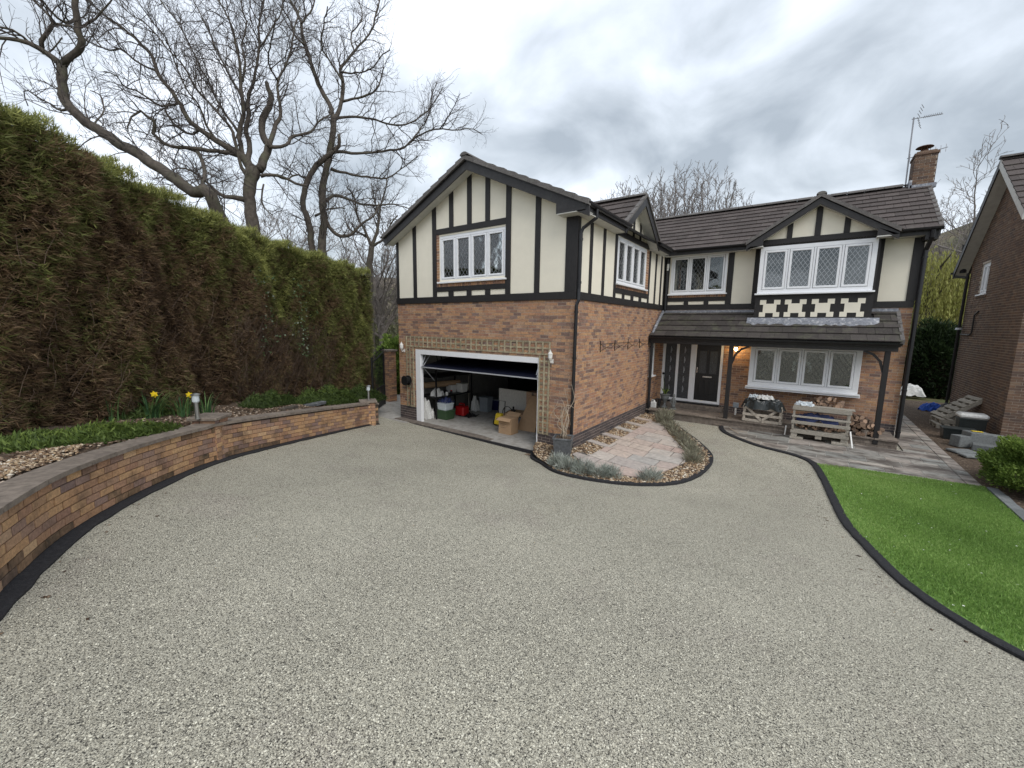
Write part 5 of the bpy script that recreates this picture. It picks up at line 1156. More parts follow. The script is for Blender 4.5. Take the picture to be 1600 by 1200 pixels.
# ------------------------------------------------------------------ inside the garage
def crate_box(name, label, cat, m, a, b, lid=None, group=None):
    t = empty(name, ((a[0]+b[0])/2, (a[1]+b[1])/2, a[2]), label, cat, group); mb = MB(); x0, y0, z0 = a; x1, y1, z1 = b; i = .02
    mb.hexa([(x0+i,y0+i,z0), (x1-i,y0+i,z0), (x1-i,y1-i,z0), (x0+i,y1-i,z0), (x0,y0,z1), (x1,y0,z1), (x1,y1,z1), (x0,y1,z1)]); mb.build('tub', m, t, bevel=.01)
    mb = MB(); mb.box((x0-.012, y0-.012, z1-.03), (x1+.012, y1+.012, z1+.012)); mb.build('rim', lid or m, t, bevel=.004); return t
t = empty('cardboard_box', (-2.26, .62, .02), 'open cardboard box standing alone near the front of the garage', 'cardboard box')
mb = MB(); mb.box((-2.46, .45, .02), (-2.04, .80, .47)); bx_ = mb.build('carton', 'cardboard', t, bevel=.003)
for (a, b, c, d) in (((-2.46,.45,.47), (-2.04,.45,.47), (-2.02,.36,.40), (-2.48,.36,.40)), ((-2.46,.80,.47), (-2.04,.80,.47), (-2.03,.93,.56), (-2.47,.93,.56)), ((-2.46,.45,.47), (-2.46,.80,.47), (-2.60,.82,.38), (-2.60,.43,.38))):
    mb = MB(); mb.add([a, b, c, d], [(0,1,2,3)]); f = mb.build('flap', 'cardboard', t); f.modifiers.new('t', 'SOLIDIFY').thickness = .005
mb = MB(); mb.box((-2.40, .446, .30), (-2.20, .449, .305)); mb.box((-2.40, .446, .26), (-2.25, .449, .265)); mb.box((-2.38, .446, .20), (-2.2, .449, .205)); mb.build('print', 'iron', t, kind='stuff')
t = empty('pressure_washer', (-2.890, 1.050, 0.016), 'yellow pressure washer with black handle behind the cardboard box', 'pressure washer')
mb = MB(); mb.hexa([(-3.050, 0.950, 0.080), (-2.770, 0.950, 0.080), (-2.770, 1.200, 0.080), (-3.050, 1.200, 0.080), (-3.010, 1.000, 0.416), (-2.820, 1.000, 0.416), (-2.820, 1.150, 0.416), (-3.010, 1.150, 0.416)]); mb.build('body', 'yellow_plastic', t, bevel=.03)
mb = MB(); mb.tube([(-3.030, 1.160, 0.240), (-3.030, 1.200, 0.760), (-2.800, 1.200, 0.760), (-2.800, 1.160, 0.240)], .014, 6); mb.build('handle', 'iron', t)
for x in (-2.82, -2.47): mb = MB(); mb.tube([(x-.295,1.12,.12), (x-.245,1.12,.12)], .10, 12); mb.build('wheel', 'iron', t)
mb = MB(); mb.tube([(-2.77+.18*math.cos(a), 1.28, .40+.2*math.sin(a)) for a in np.linspace(0, 6, 16)], .012, 5); mb.build('hose', 'iron', t)
mb = MB(); mb.box((-3.770, 2.150, 0.032), (-2.500, 2.210, 0.950)); tag(mb.build('board', 'white_paint', None, bevel=.004), 'large pale board leaning upright at the back right of the garage', 'board')
mb = MB(); mb.hexa([(-2.850, 1.150, 0.340), (-2.200, 1.300, 0.360), (-2.200, 1.850, 0.380), (-2.950, 1.750, 0.360), (-2.850, 1.150, 0.400), (-2.200, 1.300, 0.420), (-2.200, 1.850, 0.440), (-2.950, 1.750, 0.420)]); tag(mb.build('cardboard_sheet', 'cardboard'), 'flattened cardboard sheet lying over things right of the garage box', 'cardboard sheet')
crate_box('storage_tub', 'low grey tub under the flattened cardboard in the garage', 'tub', 'grey_plastic', (-2.800, 1.350, 0.020), (-2.250, 1.750, 0.300))
mb = MB(); mb.hexa([(-2.320, 1.050, -0.030), (-1.700, 1.100, -0.030), (-1.700, 1.220, -0.030), (-2.320, 1.170, -0.030), (-2.000, 1.350, 1.000), (-1.650, 1.400, 1.000), (-1.650, 1.480, 1.000), (-2.000, 1.430, 1.000)]); tag(mb.build('cardboard_box', 'cardboard'), 'tall brown carton tilted against the right side of the garage', 'cardboard box')
t = empty('cardboard_box', (-2.120, 1.800, 0.020), 'tall dark brown carton standing behind the tilted carton', 'cardboard box'); mb = MB(); mb.box((-2.340, 1.620, 0.020), (-1.870, 1.950, 1.050)); mb.build('carton', 'log_end', t, bevel=.003); mb = MB(); mb.box((-2.140, 1.612, 0.020), (-2.080, 1.619, 1.050)); mb.build('tape', 'coping', t)
mb = MB(); mb.tube([(-2.62,1.3,.50), (-2.54,1.25,.54), (-2.48,1.27,.50)], [.03,.035,.03], 6); mb.tube([(-2.55,1.3,.44), (-2.54,1.3,.52)], [.03,.02], 6); mb.build('power_tool', 'iron'); tag(bpy.data.objects['power_tool'], 'small black power tool lying on the flattened cardboard', 'power tool')
# shelving on the left wall
t = empty('shelf_rack', (-5.2, 1.6, .02), 'black metal shelf rack along the left wall of the garage', 'shelf rack')
for x in (-5.78, -5.0):
    for y in (.50, 2.15): mb = MB(); mb.box((x, y, .02), (x+.035, y+.035, 1.6)); mb.build('upright', 'iron', t)
for z in (.68, 1.32): boxb('shelf', 'iron', t, (-5.79, .48, z), (-4.96, 2.20, z+.035))
mb = MB(); mb.tube([(-5.68, .60, 1.02), (-5.30, 1.9, 1.02)], .10, 10); tag(mb.build('cardboard_roll', 'cardboard'), 'long brown cardboard roll lying on the garage shelf', 'cardboard roll')
crumple('plastic_bag', -5.22, .78, .725, .17, .18, .22, 'white_bag', 'clear white plastic bag at the front of the garage shelf', 'plastic bag', 21, n=14, over=.03)
crate_box('white_box', 'taller white box on the garage shelf beside the jars', 'box', 'white_paint', (-5.30, 1.72, .716), (-5.0, 2.02, 1.0)); crate_box('white_box', 'shorter white box on the garage shelf near its far end', 'box', 'white_paint', (-5.50, 1.45, .716), (-5.22, 1.70, .96))
for k, (x, y, l) in enumerate(((-5.02, 1.02, 'small white capped jar at the front of the garage shelf'), (-5.02, 1.22, 'small dark capped jar in the middle of the garage shelf'))):
    t = empty('jar', (x, y, .716), l, 'jar'); mb = MB(); mb.lathe((x, y, .716), [(.04,0), (.045,.03), (.045,.10), (.03,.12)], 10); mb.build('body', 'white_paint' if k == 0 else 'iron', t); mb = MB(); mb.lathe((x, y, .837), [(.033,0), (.033,.03), (.0,.031)], 10); mb.build('lid', 'iron' if k == 0 else 'red_plastic', t)
crumple('sack', -5.38, .42, .02, .22, .16, .62, 'white_bag', 'tall bulging white sack just inside the left jamb of the garage', 'sack', 31, n=18, over=.0)
crate_box('storage_crate', 'green plastic crate on the garage floor under the shelf', 'crate', 'green_plastic', (-5.05, .58, .02), (-4.62, .98, .30)); crate_box('storage_box', 'clear plastic box stacked on the green crate', 'box', 'clear_plastic', (-5.05, .60, .313), (-4.66, .96, .52))
crumple('cloth', -4.95, .9, .53, .22, .18, .12, 'blue_bag', 'dark blue cloth bundle on the clear plastic box', 'cloth', 41, n=14, over=.02)
t = empty('bottle', (-5.18, .60, .02), 'slim white bottle left of the green crate', 'bottle'); mb = MB(); mb.lathe((-5.18, .55, .02), [(.035,0), (.04,.02), (.04,.20), (.015,.25), (.015,.28)], 10); mb.build('body', 'white_paint', t); mb = MB(); mb.lathe((-5.18, .55, .30), [(.02,0), (.02,.03), (0,.031)], 8); mb.build('cap', 'white_paint', t)
t = empty('fuel_can', (-4.7, 1.45, .02), 'bright red fuel can on the garage floor', 'fuel can'); mb = MB(); mb.box((-4.95, 1.30, .02), (-4.58, 1.62, .34)); mb.build('body', 'red_plastic', t, bevel=.04); mb = MB(); mb.tube([(-4.9,1.46,.33), (-4.86,1.46,.41), (-4.68,1.46,.41), (-4.64,1.46,.33)], .018, 6); mb.build('handle', 'red_plastic', t); 
for x in (-4.87, -4.77, -4.67): mb = MB(); mb.box((x-.012, 1.285, .07), (x+.012, 1.299, .30)); mb.build('rib', 'red_plastic', t)
mb = MB(); mb.tube([(-4.62,1.46,.35), (-4.57,1.42,.40)], .022, 8); mb.build('spout', 'iron', t)
crumple('doormat', -4.62, 1.55, .03, .34, .24, .015, 'iron', 'black rubber mat lying in front of the fuel can', 'mat', 51, n=10, over=.01)
t = empty('broom', (-5.25, 2.3, .02), 'broom with a pale pole standing by the garage shelf', 'broom'); mb = MB(); mb.tube([(-5.22, 2.3, .10), (-5.28, 2.35, 1.20)], .016, 6); mb.build('pole', 'wood_pale', t); mb = MB(); mb.box((-5.4, 2.2, .02), (-5.02, 2.45, .10)); mb.build('head', 'green_plastic', t, bevel=.01)
crumple('plastic_bag', -4.85, 2.2, .06, .12, .12, .50, 'white_bag', 'white plastic carrier bag hanging by the grey bin in the garage', 'plastic bag', 61, n=12, over=.02)
crate_box('waste_bin', 'grey plastic bin near the middle of the garage', 'bin', 'grey_plastic', (-4.75, 2.30, .02), (-4.38, 2.60, .52)); crate_box('storage_box', 'navy blue storage box with pale lid right of the grey bin', 'box', 'navy_plastic', (-4.68, 2.75, .02), (-4.22, 3.1, .40), 'grey_plastic')
t = empty('bicycle_pump', (-3.4, 2.0, .02), 'small dark pump on the garage floor', 'pump'); mb = MB(); mb.tube([(-2.95, 1.75, .03), (-2.7, 1.5, .03), (-2.75, 1.3, .03)], .015, 5); mb.build('hose', 'iron', t); mb = MB(); mb.lathe((-3.0, 1.9, .02), [(.05,0), (.03,.04), (.03,.45)], 8); mb.build('barrel', 'iron', t)
mb = MB(); mb.box((-5.812, 1.0, 1.55), (-5.79, 1.06, 1.9)); mb.tube([(-5.78,1.03,1.86), (-5.7,1.03,1.9)], .015, 5); 
mb = MB(); mb.tube([(-5.78,1.3,1.95), (-5.76,1.35,1.75), (-5.76,1.45,1.6), (-5.76,1.55,1.75), (-5.78,1.5,1.95)], .015, 5); tag(mb.build('cable_loop', 'iron'), 'black cable loop hanging on the left garage wall', 'cable')

# ------------------------------------------------------------------ neighbour's house
nb = empty('neighbouring_house', (9.5, 10, 0), 'dark brick neighbouring house with a grey verge at the right edge', 'house')
FN = Fr((8.75, 0, 0), (0, -1, 0)); FN2 = Fr((8.75, 8.30, 0), (1, 0, 0)) # FN a = -Y
def zn(a): y = -a; return 7.95-abs(y-10.75)*(.90 if y > 10.75 else .78)
mb = MB(); wall_cells(mb, FN, -13.45, -8.30, -.2, 5.0, [(-12.33, -11.5, 4.22, 5.0)], -.22, 0)
for (a0, a1, hl) in ((-13.45, -12.33, 0), (-11.5, -8.30, 0)): FN.prism(mb, [(a0, 5.0), (a1, 5.0)]+([(a1, zn(a1)), (a0, zn(a0))] if a1 < -10.75 else [(a1, zn(a1)), (-10.75, zn(-10.75)), (a0, zn(a0))]), -.22, 0)
FN.prism(mb, [(-12.33, 5.22), (-11.5, 5.22), (-11.5, zn(-11.5)), (-12.33, zn(-12.33))], -.22, 0)
NW = mb.build('wall', 'mortar', nb); mb = MB(); wall_cells(mb, FN2, .22, 6, -.2, 6.0, [], -.22, 0); NW2 = mb.build('wall', 'mortar', nb)
def shp(z):
    lo, hi = -13.45, -8.30
    if z > 5.35: lo = max(lo, -(10.75+(7.95-z)/.90))
    if z > 6.0: hi = min(hi, -(10.75-(7.95-z)/.78))
    return [(lo, hi)] if hi > lo else []
WN = {id(FN): NW, id(FN2): NW2}
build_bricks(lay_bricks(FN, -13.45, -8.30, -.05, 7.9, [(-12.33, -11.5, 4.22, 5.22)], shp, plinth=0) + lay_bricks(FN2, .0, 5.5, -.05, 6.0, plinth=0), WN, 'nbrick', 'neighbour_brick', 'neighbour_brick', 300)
window(nb, FN, -12.33, -11.5, 4.22, 5.22, 2, -.04, curtain=.3, lead=False)
mb = MB(); a = -12.38
while a < -11.48: FN.box(mb, a, a+.1, 4.10, 4.17, -.02, .03); a += .11
mb.build('brick_sill', 'neighbour_brick', nb)
for (ya, yb, sl, nm) in ((10.75, 14.0, .90, 1), (10.75, 8.2, .78, -1)):
    d = abs(yb-ya); zt = 8.06; ze = zt-d*sl
    roof_slab(nb, [(8.42, ya, zt), (14, ya, zt), (14, yb, ze), (8.42, yb, ze)], .06)
    mb = MB(); mb.hexa([(8.40, ya, zt-.22), (8.43, ya, zt-.22), (8.43, yb, ze-.22), (8.40, yb, ze-.22), (8.40, ya, zt+.02), (8.43, ya, zt+.02), (8.43, yb, ze+.02), (8.40, yb, ze+.02)]); mb.build('bargeboard', 'fascia' if nm == 1 else 'soffit', nb)
    mb = MB(); mb.hexa([(8.43, ya, zt-.20), (8.75, ya, zt-.20), (8.75, yb, ze-.20), (8.43, yb, ze-.20), (8.43, ya, zt-.18), (8.75, ya, zt-.18), (8.75, yb, ze-.18), (8.43, yb, ze-.18)]); mb.build('soffit', 'soffit', nb)
    mbt = MB(); L_ = math.hypot(d, d*sl)
    for (c, ux, dn, dims, par, key, m) in tile_plane(nb, (8.40, 10.75, zt), (1, 0, 0), (0, 1 if nm == 1 else -1, -sl), 5.5, L_+.05, 'ntile', 'roof_tile'):
        Z_ = ux.cross(dn); mbt.hexa([c+ux*a*dims[0]/2+dn*b*dims[1]/2+Z_*e*dims[2]/2 for e in (-1, 1) for a, b in ((-1,-1), (1,-1), (1,1), (-1,1))])
    mbt.build('tiles', 'roof_tile', nb, kind='stuff')
ridge(nb, (8.38, 10.75, 8.13), (13.9, 10.75, 8.13))
pipe(nb, [(8.66, 13.36, 5.05), (8.66, 13.36, .1)], .045, 'downpipe'); pipe(nb, [(8.42, 14.05, 5.15), (8.44, 13.95, 5.0), (8.64, 13.42, 4.9)], .045, 'downpipe')
gutter(nb, (8.35, 14.07, 5.15), (10.5, 14.07, 5.15)); mb = MB(); mb.tube([(8.60, 13.75, 5.1), (8.56, 13.75, 6.1)], .09, 10); mb.build('flue', 'iron', nb)
pipe(nb, [(8.72, 13.2, 2.9), (8.66, 13.05, 2.88), (8.70, 12.2, 2.88), (8.71, 12.1, 2.95), (8.71, 12.1, 3.55), (8.72, 11.8, 3.65)], .022, 'overflow_pipe'); mb = MB(); mb.tube([(8.60,13.1,3.05), (8.60,13.1,3.12)], [.10,.08], 10); mb.build('boiler_flue', 'lattice', nb)
# things in the passage
def pallet(x, y, z, rz, tilt, label):
    t = empty('pallet', (x, y, z), label, 'pallet', 'wooden pallets beside the neighbouring wall', rz=rz); R_ = Matrix.Translation((x, y, z)) @ Matrix.Rotation(rz, 4, 'Z') @ Matrix.Rotation(tilt, 4, 'X')
    def bx(nm, a, b): mb = MB(); mb.box(a, b); mb.v = [tuple(R_ @ Vector(v)) for v in mb.v]; mb.build(nm, 'wood_grey', t)
    for k in range(6): bx('slat', (0, k*.19, .10), (.8, k*.19+.12, .125))
    for xx in (0, .36, .70): bx('bearer', (xx, 0, .0), (xx+.1, 1.07, .098))
pallet(7.85, 10.7, .22, rad(-80), rad(38), 'weathered pallet tilted on top of the heap by the neighbouring wall'); pallet(7.7, 10.2, .02, rad(-88), rad(0), 'weathered pallet lying flat under the tilted pallet'); pallet(7.75, 10.4, .15, rad(-84), rad(2), 'middle pallet of the small stack by the neighbouring wall')
wb_ = crate_box('storage_box', 'black box with a chunky white lid beside the neighbouring wall', 'box', 'black_bag', (8.0, 8.55, .02), (8.55, 8.9, .52)); mb = MB(); mb.box((7.97, 8.52, .535), (8.58, 8.93, .68)); mb.build('lid', 'white_bag', wb_, bevel=.05)
crate_box('planter_trough', 'long black trough in front of the white lidded box', 'trough', 'black_bag', (7.55, 7.75, .02), (8.2, 8.1, .33))
def stone(x, y, z, dx, dy, dz, rz, label, m='stone_grey', group='grey stone blocks by the neighbouring wall', name='stone_block'):
    mb = MB(); mb.box((-dx/2, -dy/2, 0), (dx/2, dy/2, dz)); M = Matrix.Translation((x, y, z)) @ Matrix.Rotation(rz, 4, 'Z') @ Matrix.Rotation(random.uniform(-.06, .06), 4, 'Y'); mb.v = [tuple(M @ (Vector(v)*random.uniform(.97, 1.03))) for v in mb.v]
    tag(mb.build(name, m, None, bevel=.012), label, 'stone block', group)
stone(8.05, 7.2, .02, .45, .35, .38, .3, 'largest squared grey block in front of the black trough'); stone(8.45, 7.35, .02, .34, .3, .33, .1, 'squared dark grey block nearest the neighbouring wall'); stone(7.72, 6.95, .02, .3, .26, .3, .6, 'dark upright block beside the patio edging course'); stone(8.1, 6.75, .02, .4, .3, .16, -.2, 'low broken grey block in front of the largest block')
for k, (x, y, z, r, l) in enumerate(((7.62, 6.2, .03, .5, 'pale slab lying against the patio edging course'), (7.75, 5.8, .03, .3, 'long pale grey slab nearest the lawn corner'), (8.15, 6.2, .05, -.3, 'grey slab fragment in the middle of the rubble'), (8.5, 6.35, .04, .8, 'flat grey slab below the neighbouring corner'), (8.2, 5.75, .03, 1.0, 'small grey slab fragment behind the round shrub'), (9.0, 6.6, .22, .1, 'thick pale stone slab behind the round shrub'))): stone(x, y, z, .5, .3, .05 if k < 5 else .2, r, l, group='loose grey slabs by the neighbouring wall', name='loose_slab')
stone(8.05, 7.2, .41, .22, .08, .02, .2, 'small bright yellow green label on the largest block', 'yellow_plastic', None, 'tag_card')
crumple('blue_tarpaulin', 8.3, 13.3, .02, .36, .3, .26, 'blue_tarp', 'bright blue tarpaulin bundle at the far end of the passage', 'tarpaulin', 71, over=.0)
crumple('white_sack', 8.35, 17.9, .0, .5, .3, .5, 'white_bag', 'big white builders sack behind the blue tarpaulin', 'sack', 73, over=.0)
crumple('rubble_sack', 8.5, 12.6, .0, .2, .2, .4, 'slate_planter', 'grey rubble sack leaning by the far downpipe', 'sack', 75, over=.0)
fc = empty('passage_fence', (7.6, 15.6, 0), 'dark board fence across the far end of the passage', 'fence'); x = 6.4
while x < 7.3: boxb('board', 'bark', fc, (x, 15.5, 0), (x+.14, 15.53, 1.7+random.uniform(-.02, .02))); x += .15

# ------------------------------------------------------------------ vegetation
def spray_field(P, Nrm, size, tint, m, name, parent, kind='stuff', blades=6, spread=.9, droop=.3, bw=.16, seed=1, label=None, tri=False):
    """feathery sprays: P (n,3) bases, Nrm (n,3) directions, each made of thin blades fanning out"""
    g = np.random.default_rng(seed); n = len(P); B = blades
    d = Nrm[:, None, :]+g.normal(0, spread, (n, B, 3))*.5; d[:, :, 2] -= droop*g.random((n, B)); d /= np.linalg.norm(d, axis=2)[:, :, None]
    L = (np.asarray(size).reshape(-1, 1) if np.ndim(size) else np.full((n, 1), size))*(.6+.6*g.random((n, B))); side = np.cross(d, g.normal(0, 1, (n, B, 3))); side /= np.linalg.norm(side, axis=2)[:, :, None]
    b = P[:, None, :]+g.normal(0, .02, (n, B, 3)); w = (L*bw)[:, :, None]
    if tri:
        V = np.stack([b-side*w, b+side*w, b+d*L[:, :, None]], 2).reshape(-1, 3); F = np.arange(n*B*3).reshape(-1, 3); t = np.clip(np.repeat(tint, B)+g.normal(0, .10, n*B), 0, 1); o = np_mesh(name, V, F, t, m, parent, kind)
        if label: o['label'] = label
        return o
    V = np.stack([b-side*w*.2, b+d*L[:, :, None]*.55-side*w, b+d*L[:, :, None]*.55+side*w, b+d*L[:, :, None]], 2) # b0, l, r, tip
    V = V.reshape(-1, 3); k = np.arange(n*B)*4; F = np.concatenate([np.stack([k, k+1, k+2], 1), np.stack([k+1, k+3, k+2], 1)])
    t = np.clip(np.repeat(tint, B)+g.normal(0, .09, n*B), 0, 1); t = np.concatenate([t, t])
    o = np_mesh(name, V, F, t, m, parent, kind)
    if label: o['label'] = label
    return o
def fbm(x, y, s=0):
    return .5+.25*np.sin(x*1.3+s+1.7*np.sin(y*.9+s))+.15*np.sin(x*3.1+y*2.3+s*2)+.1*np.sin(x*6.7-y*5.9+s)
# tall conifer hedge
hg = empty('hedge', (-6, -4, 1), 'tall conifer hedge with a green crest and brown bare flank behind the garden wall', 'hedge')
hp = rs_n(HEDGE, 240); hn = normals2(hp); hn = hn if hn[120][0] > 0 else -hn
def hedge_top(y): return np.interp(y, [-12, -8, -5.6, 0], [5.75, 5.5, 5.2, 4.68])
def lump(s, z): return .16*np.sin(s*1.9+z*.6)+.10*np.sin(s*4.1-z*2.0)+.07*np.sin(s*8.3+z*4.7)
TH = 1.7
mb = MB(); rows = 22; V = []
for i in range(0, 240, 3):
    p, n = hp[i], hn[i]; top = float(hedge_top(p[1])); base = H(*p)+.35
    for r in range(rows+1):
        z = base+(top-base-.12)*r/rows; f = r/rows; inn = .16+float(lump(i*.06, z))*-.6+(.35*max(0, f-.88)/.12)*.5; q = p-n*inn; V.append((q[0], q[1], z))
    q = p-n*TH; V.append((q[0], q[1], top-.15)); V.append((q[0], q[1], base))
w = rows+3; m_ = len(V)//w; mb.add(V, [(i*w+j, i*w+j+1, (i+1)*w+j+1, (i+1)*w+j) for i in range(m_-1) for j in range(w-1)]+[tuple(range(w-1, -1, -1)), tuple((m_-1)*w+j for j in range(w))])
mat('hedge_twig', (.085,.06,.045), .9, .3, 4)
mat('hedge_core', (.022,.016,.010), .98, .5, 9, 1, 30); mb.build('core', 'hedge_core', hg)
def hedge_leaves(n, seed):
    g = np.random.default_rng(seed); u = g.random(n); kk = u*239; i = kk.astype(int); fr = (kk-i)[:, None]; j = np.minimum(i+1, 239); p = hp[i]*(1-fr)+hp[j]*fr; nn = hn[i]
    base = np.array([H(a, b)+.42 for a, b in p]); top = hedge_top(p[:, 1]); f = g.random(n); z = base+(top-base)*f
    cl = np.sin(kk*1.15+2*np.sin(z*2.3))*np.sin(z*7.3+kk*.31)+.6*np.sin(kk*2.9-z*5)*np.sin(z*13+kk*.7); dep = lump(kk*.06, z)*.8+.05*cl-g.random(n)**1.6*.26+np.where(f > .95, -.25*(f-.95)/.05, 0)
    P = np.stack([p[:, 0]+nn[:, 0]*dep, p[:, 1]+nn[:, 1]*dep, z], 1); D = np.stack([nn[:, 0], nn[:, 1], .15+.9*np.clip(f-.8, 0, 1)*5*.4+g.normal(0, .3, n)], 1)
    s = kk/239*13; bound = .71+.10*np.clip((s-4)/2, 0, 1)+.07*np.sin(s*1.3)+.05*np.sin(s*2.9+1)-.62*np.clip((s-8.6)/4.0, 0, 1)**1.1  # above this height the flank is green
    gr = 1/(1+np.exp(-(f-bound+.12*np.sin(s*5+z*3)+.10*np.sin(s*11-z*7))*11)); patch = .12*np.sin(s*2.7+z*1.9)+.10*np.sin(s*6.3-z*4.3)
    t = .20+.08*np.sin(s*1.1+z)+.44*gr+patch*.8+.20*np.clip((f-.9)/.1, 0, 1)*(g.random(n))+g.normal(0, .13, n)+.06*cl
    return P, D, np.clip(t, 0, 1)
P, D, T_ = hedge_leaves(85000, 3); spray_field(P, D, .105, T_, 'hedge_leaf', 'foliage', hg, blades=7, spread=1.1, droop=.35, bw=.065, seed=5, tri=True)
# crest
g = np.random.default_rng(9); n = 26000; kk = g.random(n)*239; i = kk.astype(int); p = hp[i]; nn = hn[i]; dep = -g.random(n)*TH+.05; z = hedge_top(p[:, 1])-.08+.07*np.sin(kk*.35)+.05*np.sin(kk*1.1)+g.random(n)*.08
spray_field(np.stack([p[:, 0]+nn[:, 0]*dep, p[:, 1]+nn[:, 1]*dep, z], 1), np.stack([nn[:, 0]*.3, nn[:, 1]*.3, np.ones(n)], 1), .10, np.clip(.82+g.normal(0, .14, n), 0, 1), 'hedge_leaf', 'crest', hg, blades=6, spread=1.1, droop=.0, bw=.06, seed=6, tri=True)
# far end face of the hedge
n = 6000; e = hp[-1]; dirx = -hn[-1]; f = g.random(n); z = .5+f*4.1; q = e[None]+dirx[None]*(g.random(n)*TH)[:, None]; fw = np.array([hn[-1][1], -hn[-1][0]]); fw = fw if fw[1] > 0 else -fw
spray_field(np.stack([q[:, 0]+fw[0]*(-.05-.15*g.random(n)), q[:, 1]+fw[1]*(-.05-.15*g.random(n)), z], 1), np.tile([fw[0], fw[1], .2], (n, 1)), .12, np.clip(.62+g.normal(0, .1, n), 0, 1), 'hedge_leaf', 'foliage', hg, blades=6, bw=.09, seed=8)
# bare twiggy patch and dead stems low in the hedge
mb = MB()
for k in range(1100):
    s = random.uniform(.62, .86) if k < 900 else random.uniform(.05, .6); i = int(s*239); p = hp[i]; n_ = hn[i]; z = H(*p)+.6+random.random()*(1.9 if k < 900 else 2.2); q = Vector((p[0]+n_[0]*(.10+float(lump(i*.06, z))*.5), p[1]+n_[1]*(.10+float(lump(i*.06, z))*.5), z)); d = Vector((n_[0]*.25+random.uniform(-.35, .35), n_[1]*.25+random.uniform(-.35, .35), random.uniform(.2, 1))).normalized(); L = random.uniform(.15, .5)
    mb.tube([q, q+d*L*.5+Vector((random.uniform(-.03, .03),)*3), q+d*L], [.004, .003, .002], 3, cap=False)
mb.build('bare_twigs', 'hedge_twig', hg, kind='stuff')
for i in range(8, 236, 14):
    p = hp[i]-hn[i]*.35; mb = MB(); b = H(*p)+.4; mb.tube([(p[0]+random.uniform(-.1,.1), p[1], b), (p[0]+random.uniform(-.2,.2), p[1]+random.uniform(-.2,.2), b+1), (p[0]+random.uniform(-.2,.2), p[1]+random.uniform(-.2,.2), b+2.6)], [.07, .05, .03], 6); mb.build('trunk', 'bark', hg)
# ivy flecks
n = 160; c_ = np.array([hp[168], hp[190]]); pk = g.integers(0, 2, n); i = np.clip((np.where(pk == 0, 166, 186)+g.normal(0, 3.2, n)).astype(int), 0, 239); z = 2.2+g.random(n)*2.0-pk*.1
spray_field(np.stack([hp[i, 0]+hn[i, 0]*.18, hp[i, 1]+hn[i, 1]*.18, z], 1), np.stack([hn[i, 0], hn[i, 1], np.zeros(n)], 1), .06, np.clip(.4+g.random(n)*.6, 0, 1), 'ivy_leaf', 'ivy', hg, blades=2, bw=.42, seed=12)
# ---- trees with bare crowns
def sub_branches(mb, pts, rs, level, rnd_, maxl, dens, mi, lenk=1.0, up=.25, minr=.0055):
    """sprout side branches along a limb, recursively"""
    L = sum((pts[i+1]-pts[i]).length for i in range(len(pts)-1)); n = max(2, int(L*dens[level])); N_ = len(pts)
    for k in range(n):
        f = (k+rnd_.random())/n; f = .12+.88*f; x = f*(N_-1); i = min(int(x), N_-2); t = x-i; p = pts[i].lerp(pts[i+1], t); r = rs[i]*(1-t)+rs[i+1]*t; d = (pts[i+1]-pts[i]).normalized()
        rr = min(r*.62, maxl[level][1]); 
        if level < 2 and rr < .005: continue
        rr = max(rr, minr); ln = maxl[level][0]*rnd_.uniform(.45, 1.1)*lenk*(1-.35*f)
        o = d.orthogonal().normalized(); a = rnd_.uniform(0, 6.283); side = o*math.cos(a)+d.cross(o)*math.sin(a)
        nd = (d*rnd_.uniform(.5, 1.0)+side*rnd_.uniform(.6, 1.1)+Z*up).normalized()
        ns = (7, 5, 4)[level]; q = p; P2 = [p.copy()]; R2 = [rr]
        for s in range(ns):
            nd = (nd+Vector((rnd_.gauss(0, 1), rnd_.gauss(0, 1), rnd_.gauss(0, 1)))*(.24 if level == 0 else .22)+Z*.05).normalized(); q = q+nd*(ln/ns); P2.append(q.copy()); R2.append(max(rr*(1-.8*(s+1)/ns), minr*.7))
        mb.tube(P2, R2, 4 if level == 0 else 3, mi, cap=False, t=.5)
        if level < len(maxl)-1: sub_branches(mb, P2, R2, level+1, rnd_, maxl, dens, mi, 1.0, up, minr)
def gnarl(pts, rnd_, amt):
    P = np.array([p[:4] for p in pts]); seg = np.linalg.norm(np.diff(P[:, :3], axis=0), axis=1).mean(); Q = resample([tuple(p) for p in P], .22); out = [Vector(q[:3]) for q in Q]; rs = [q[3] for q in Q]
    for i in range(1, len(out)-1): out[i] = out[i]+Vector((rnd_.gauss(0, 1), rnd_.gauss(0, 1), rnd_.gauss(0, 1)))*min(amt, .012, rs[i]*.3)
    rs = [r*.74*(1+.03*rnd_.gauss(0, 1)) for r in rs]; return out, rs
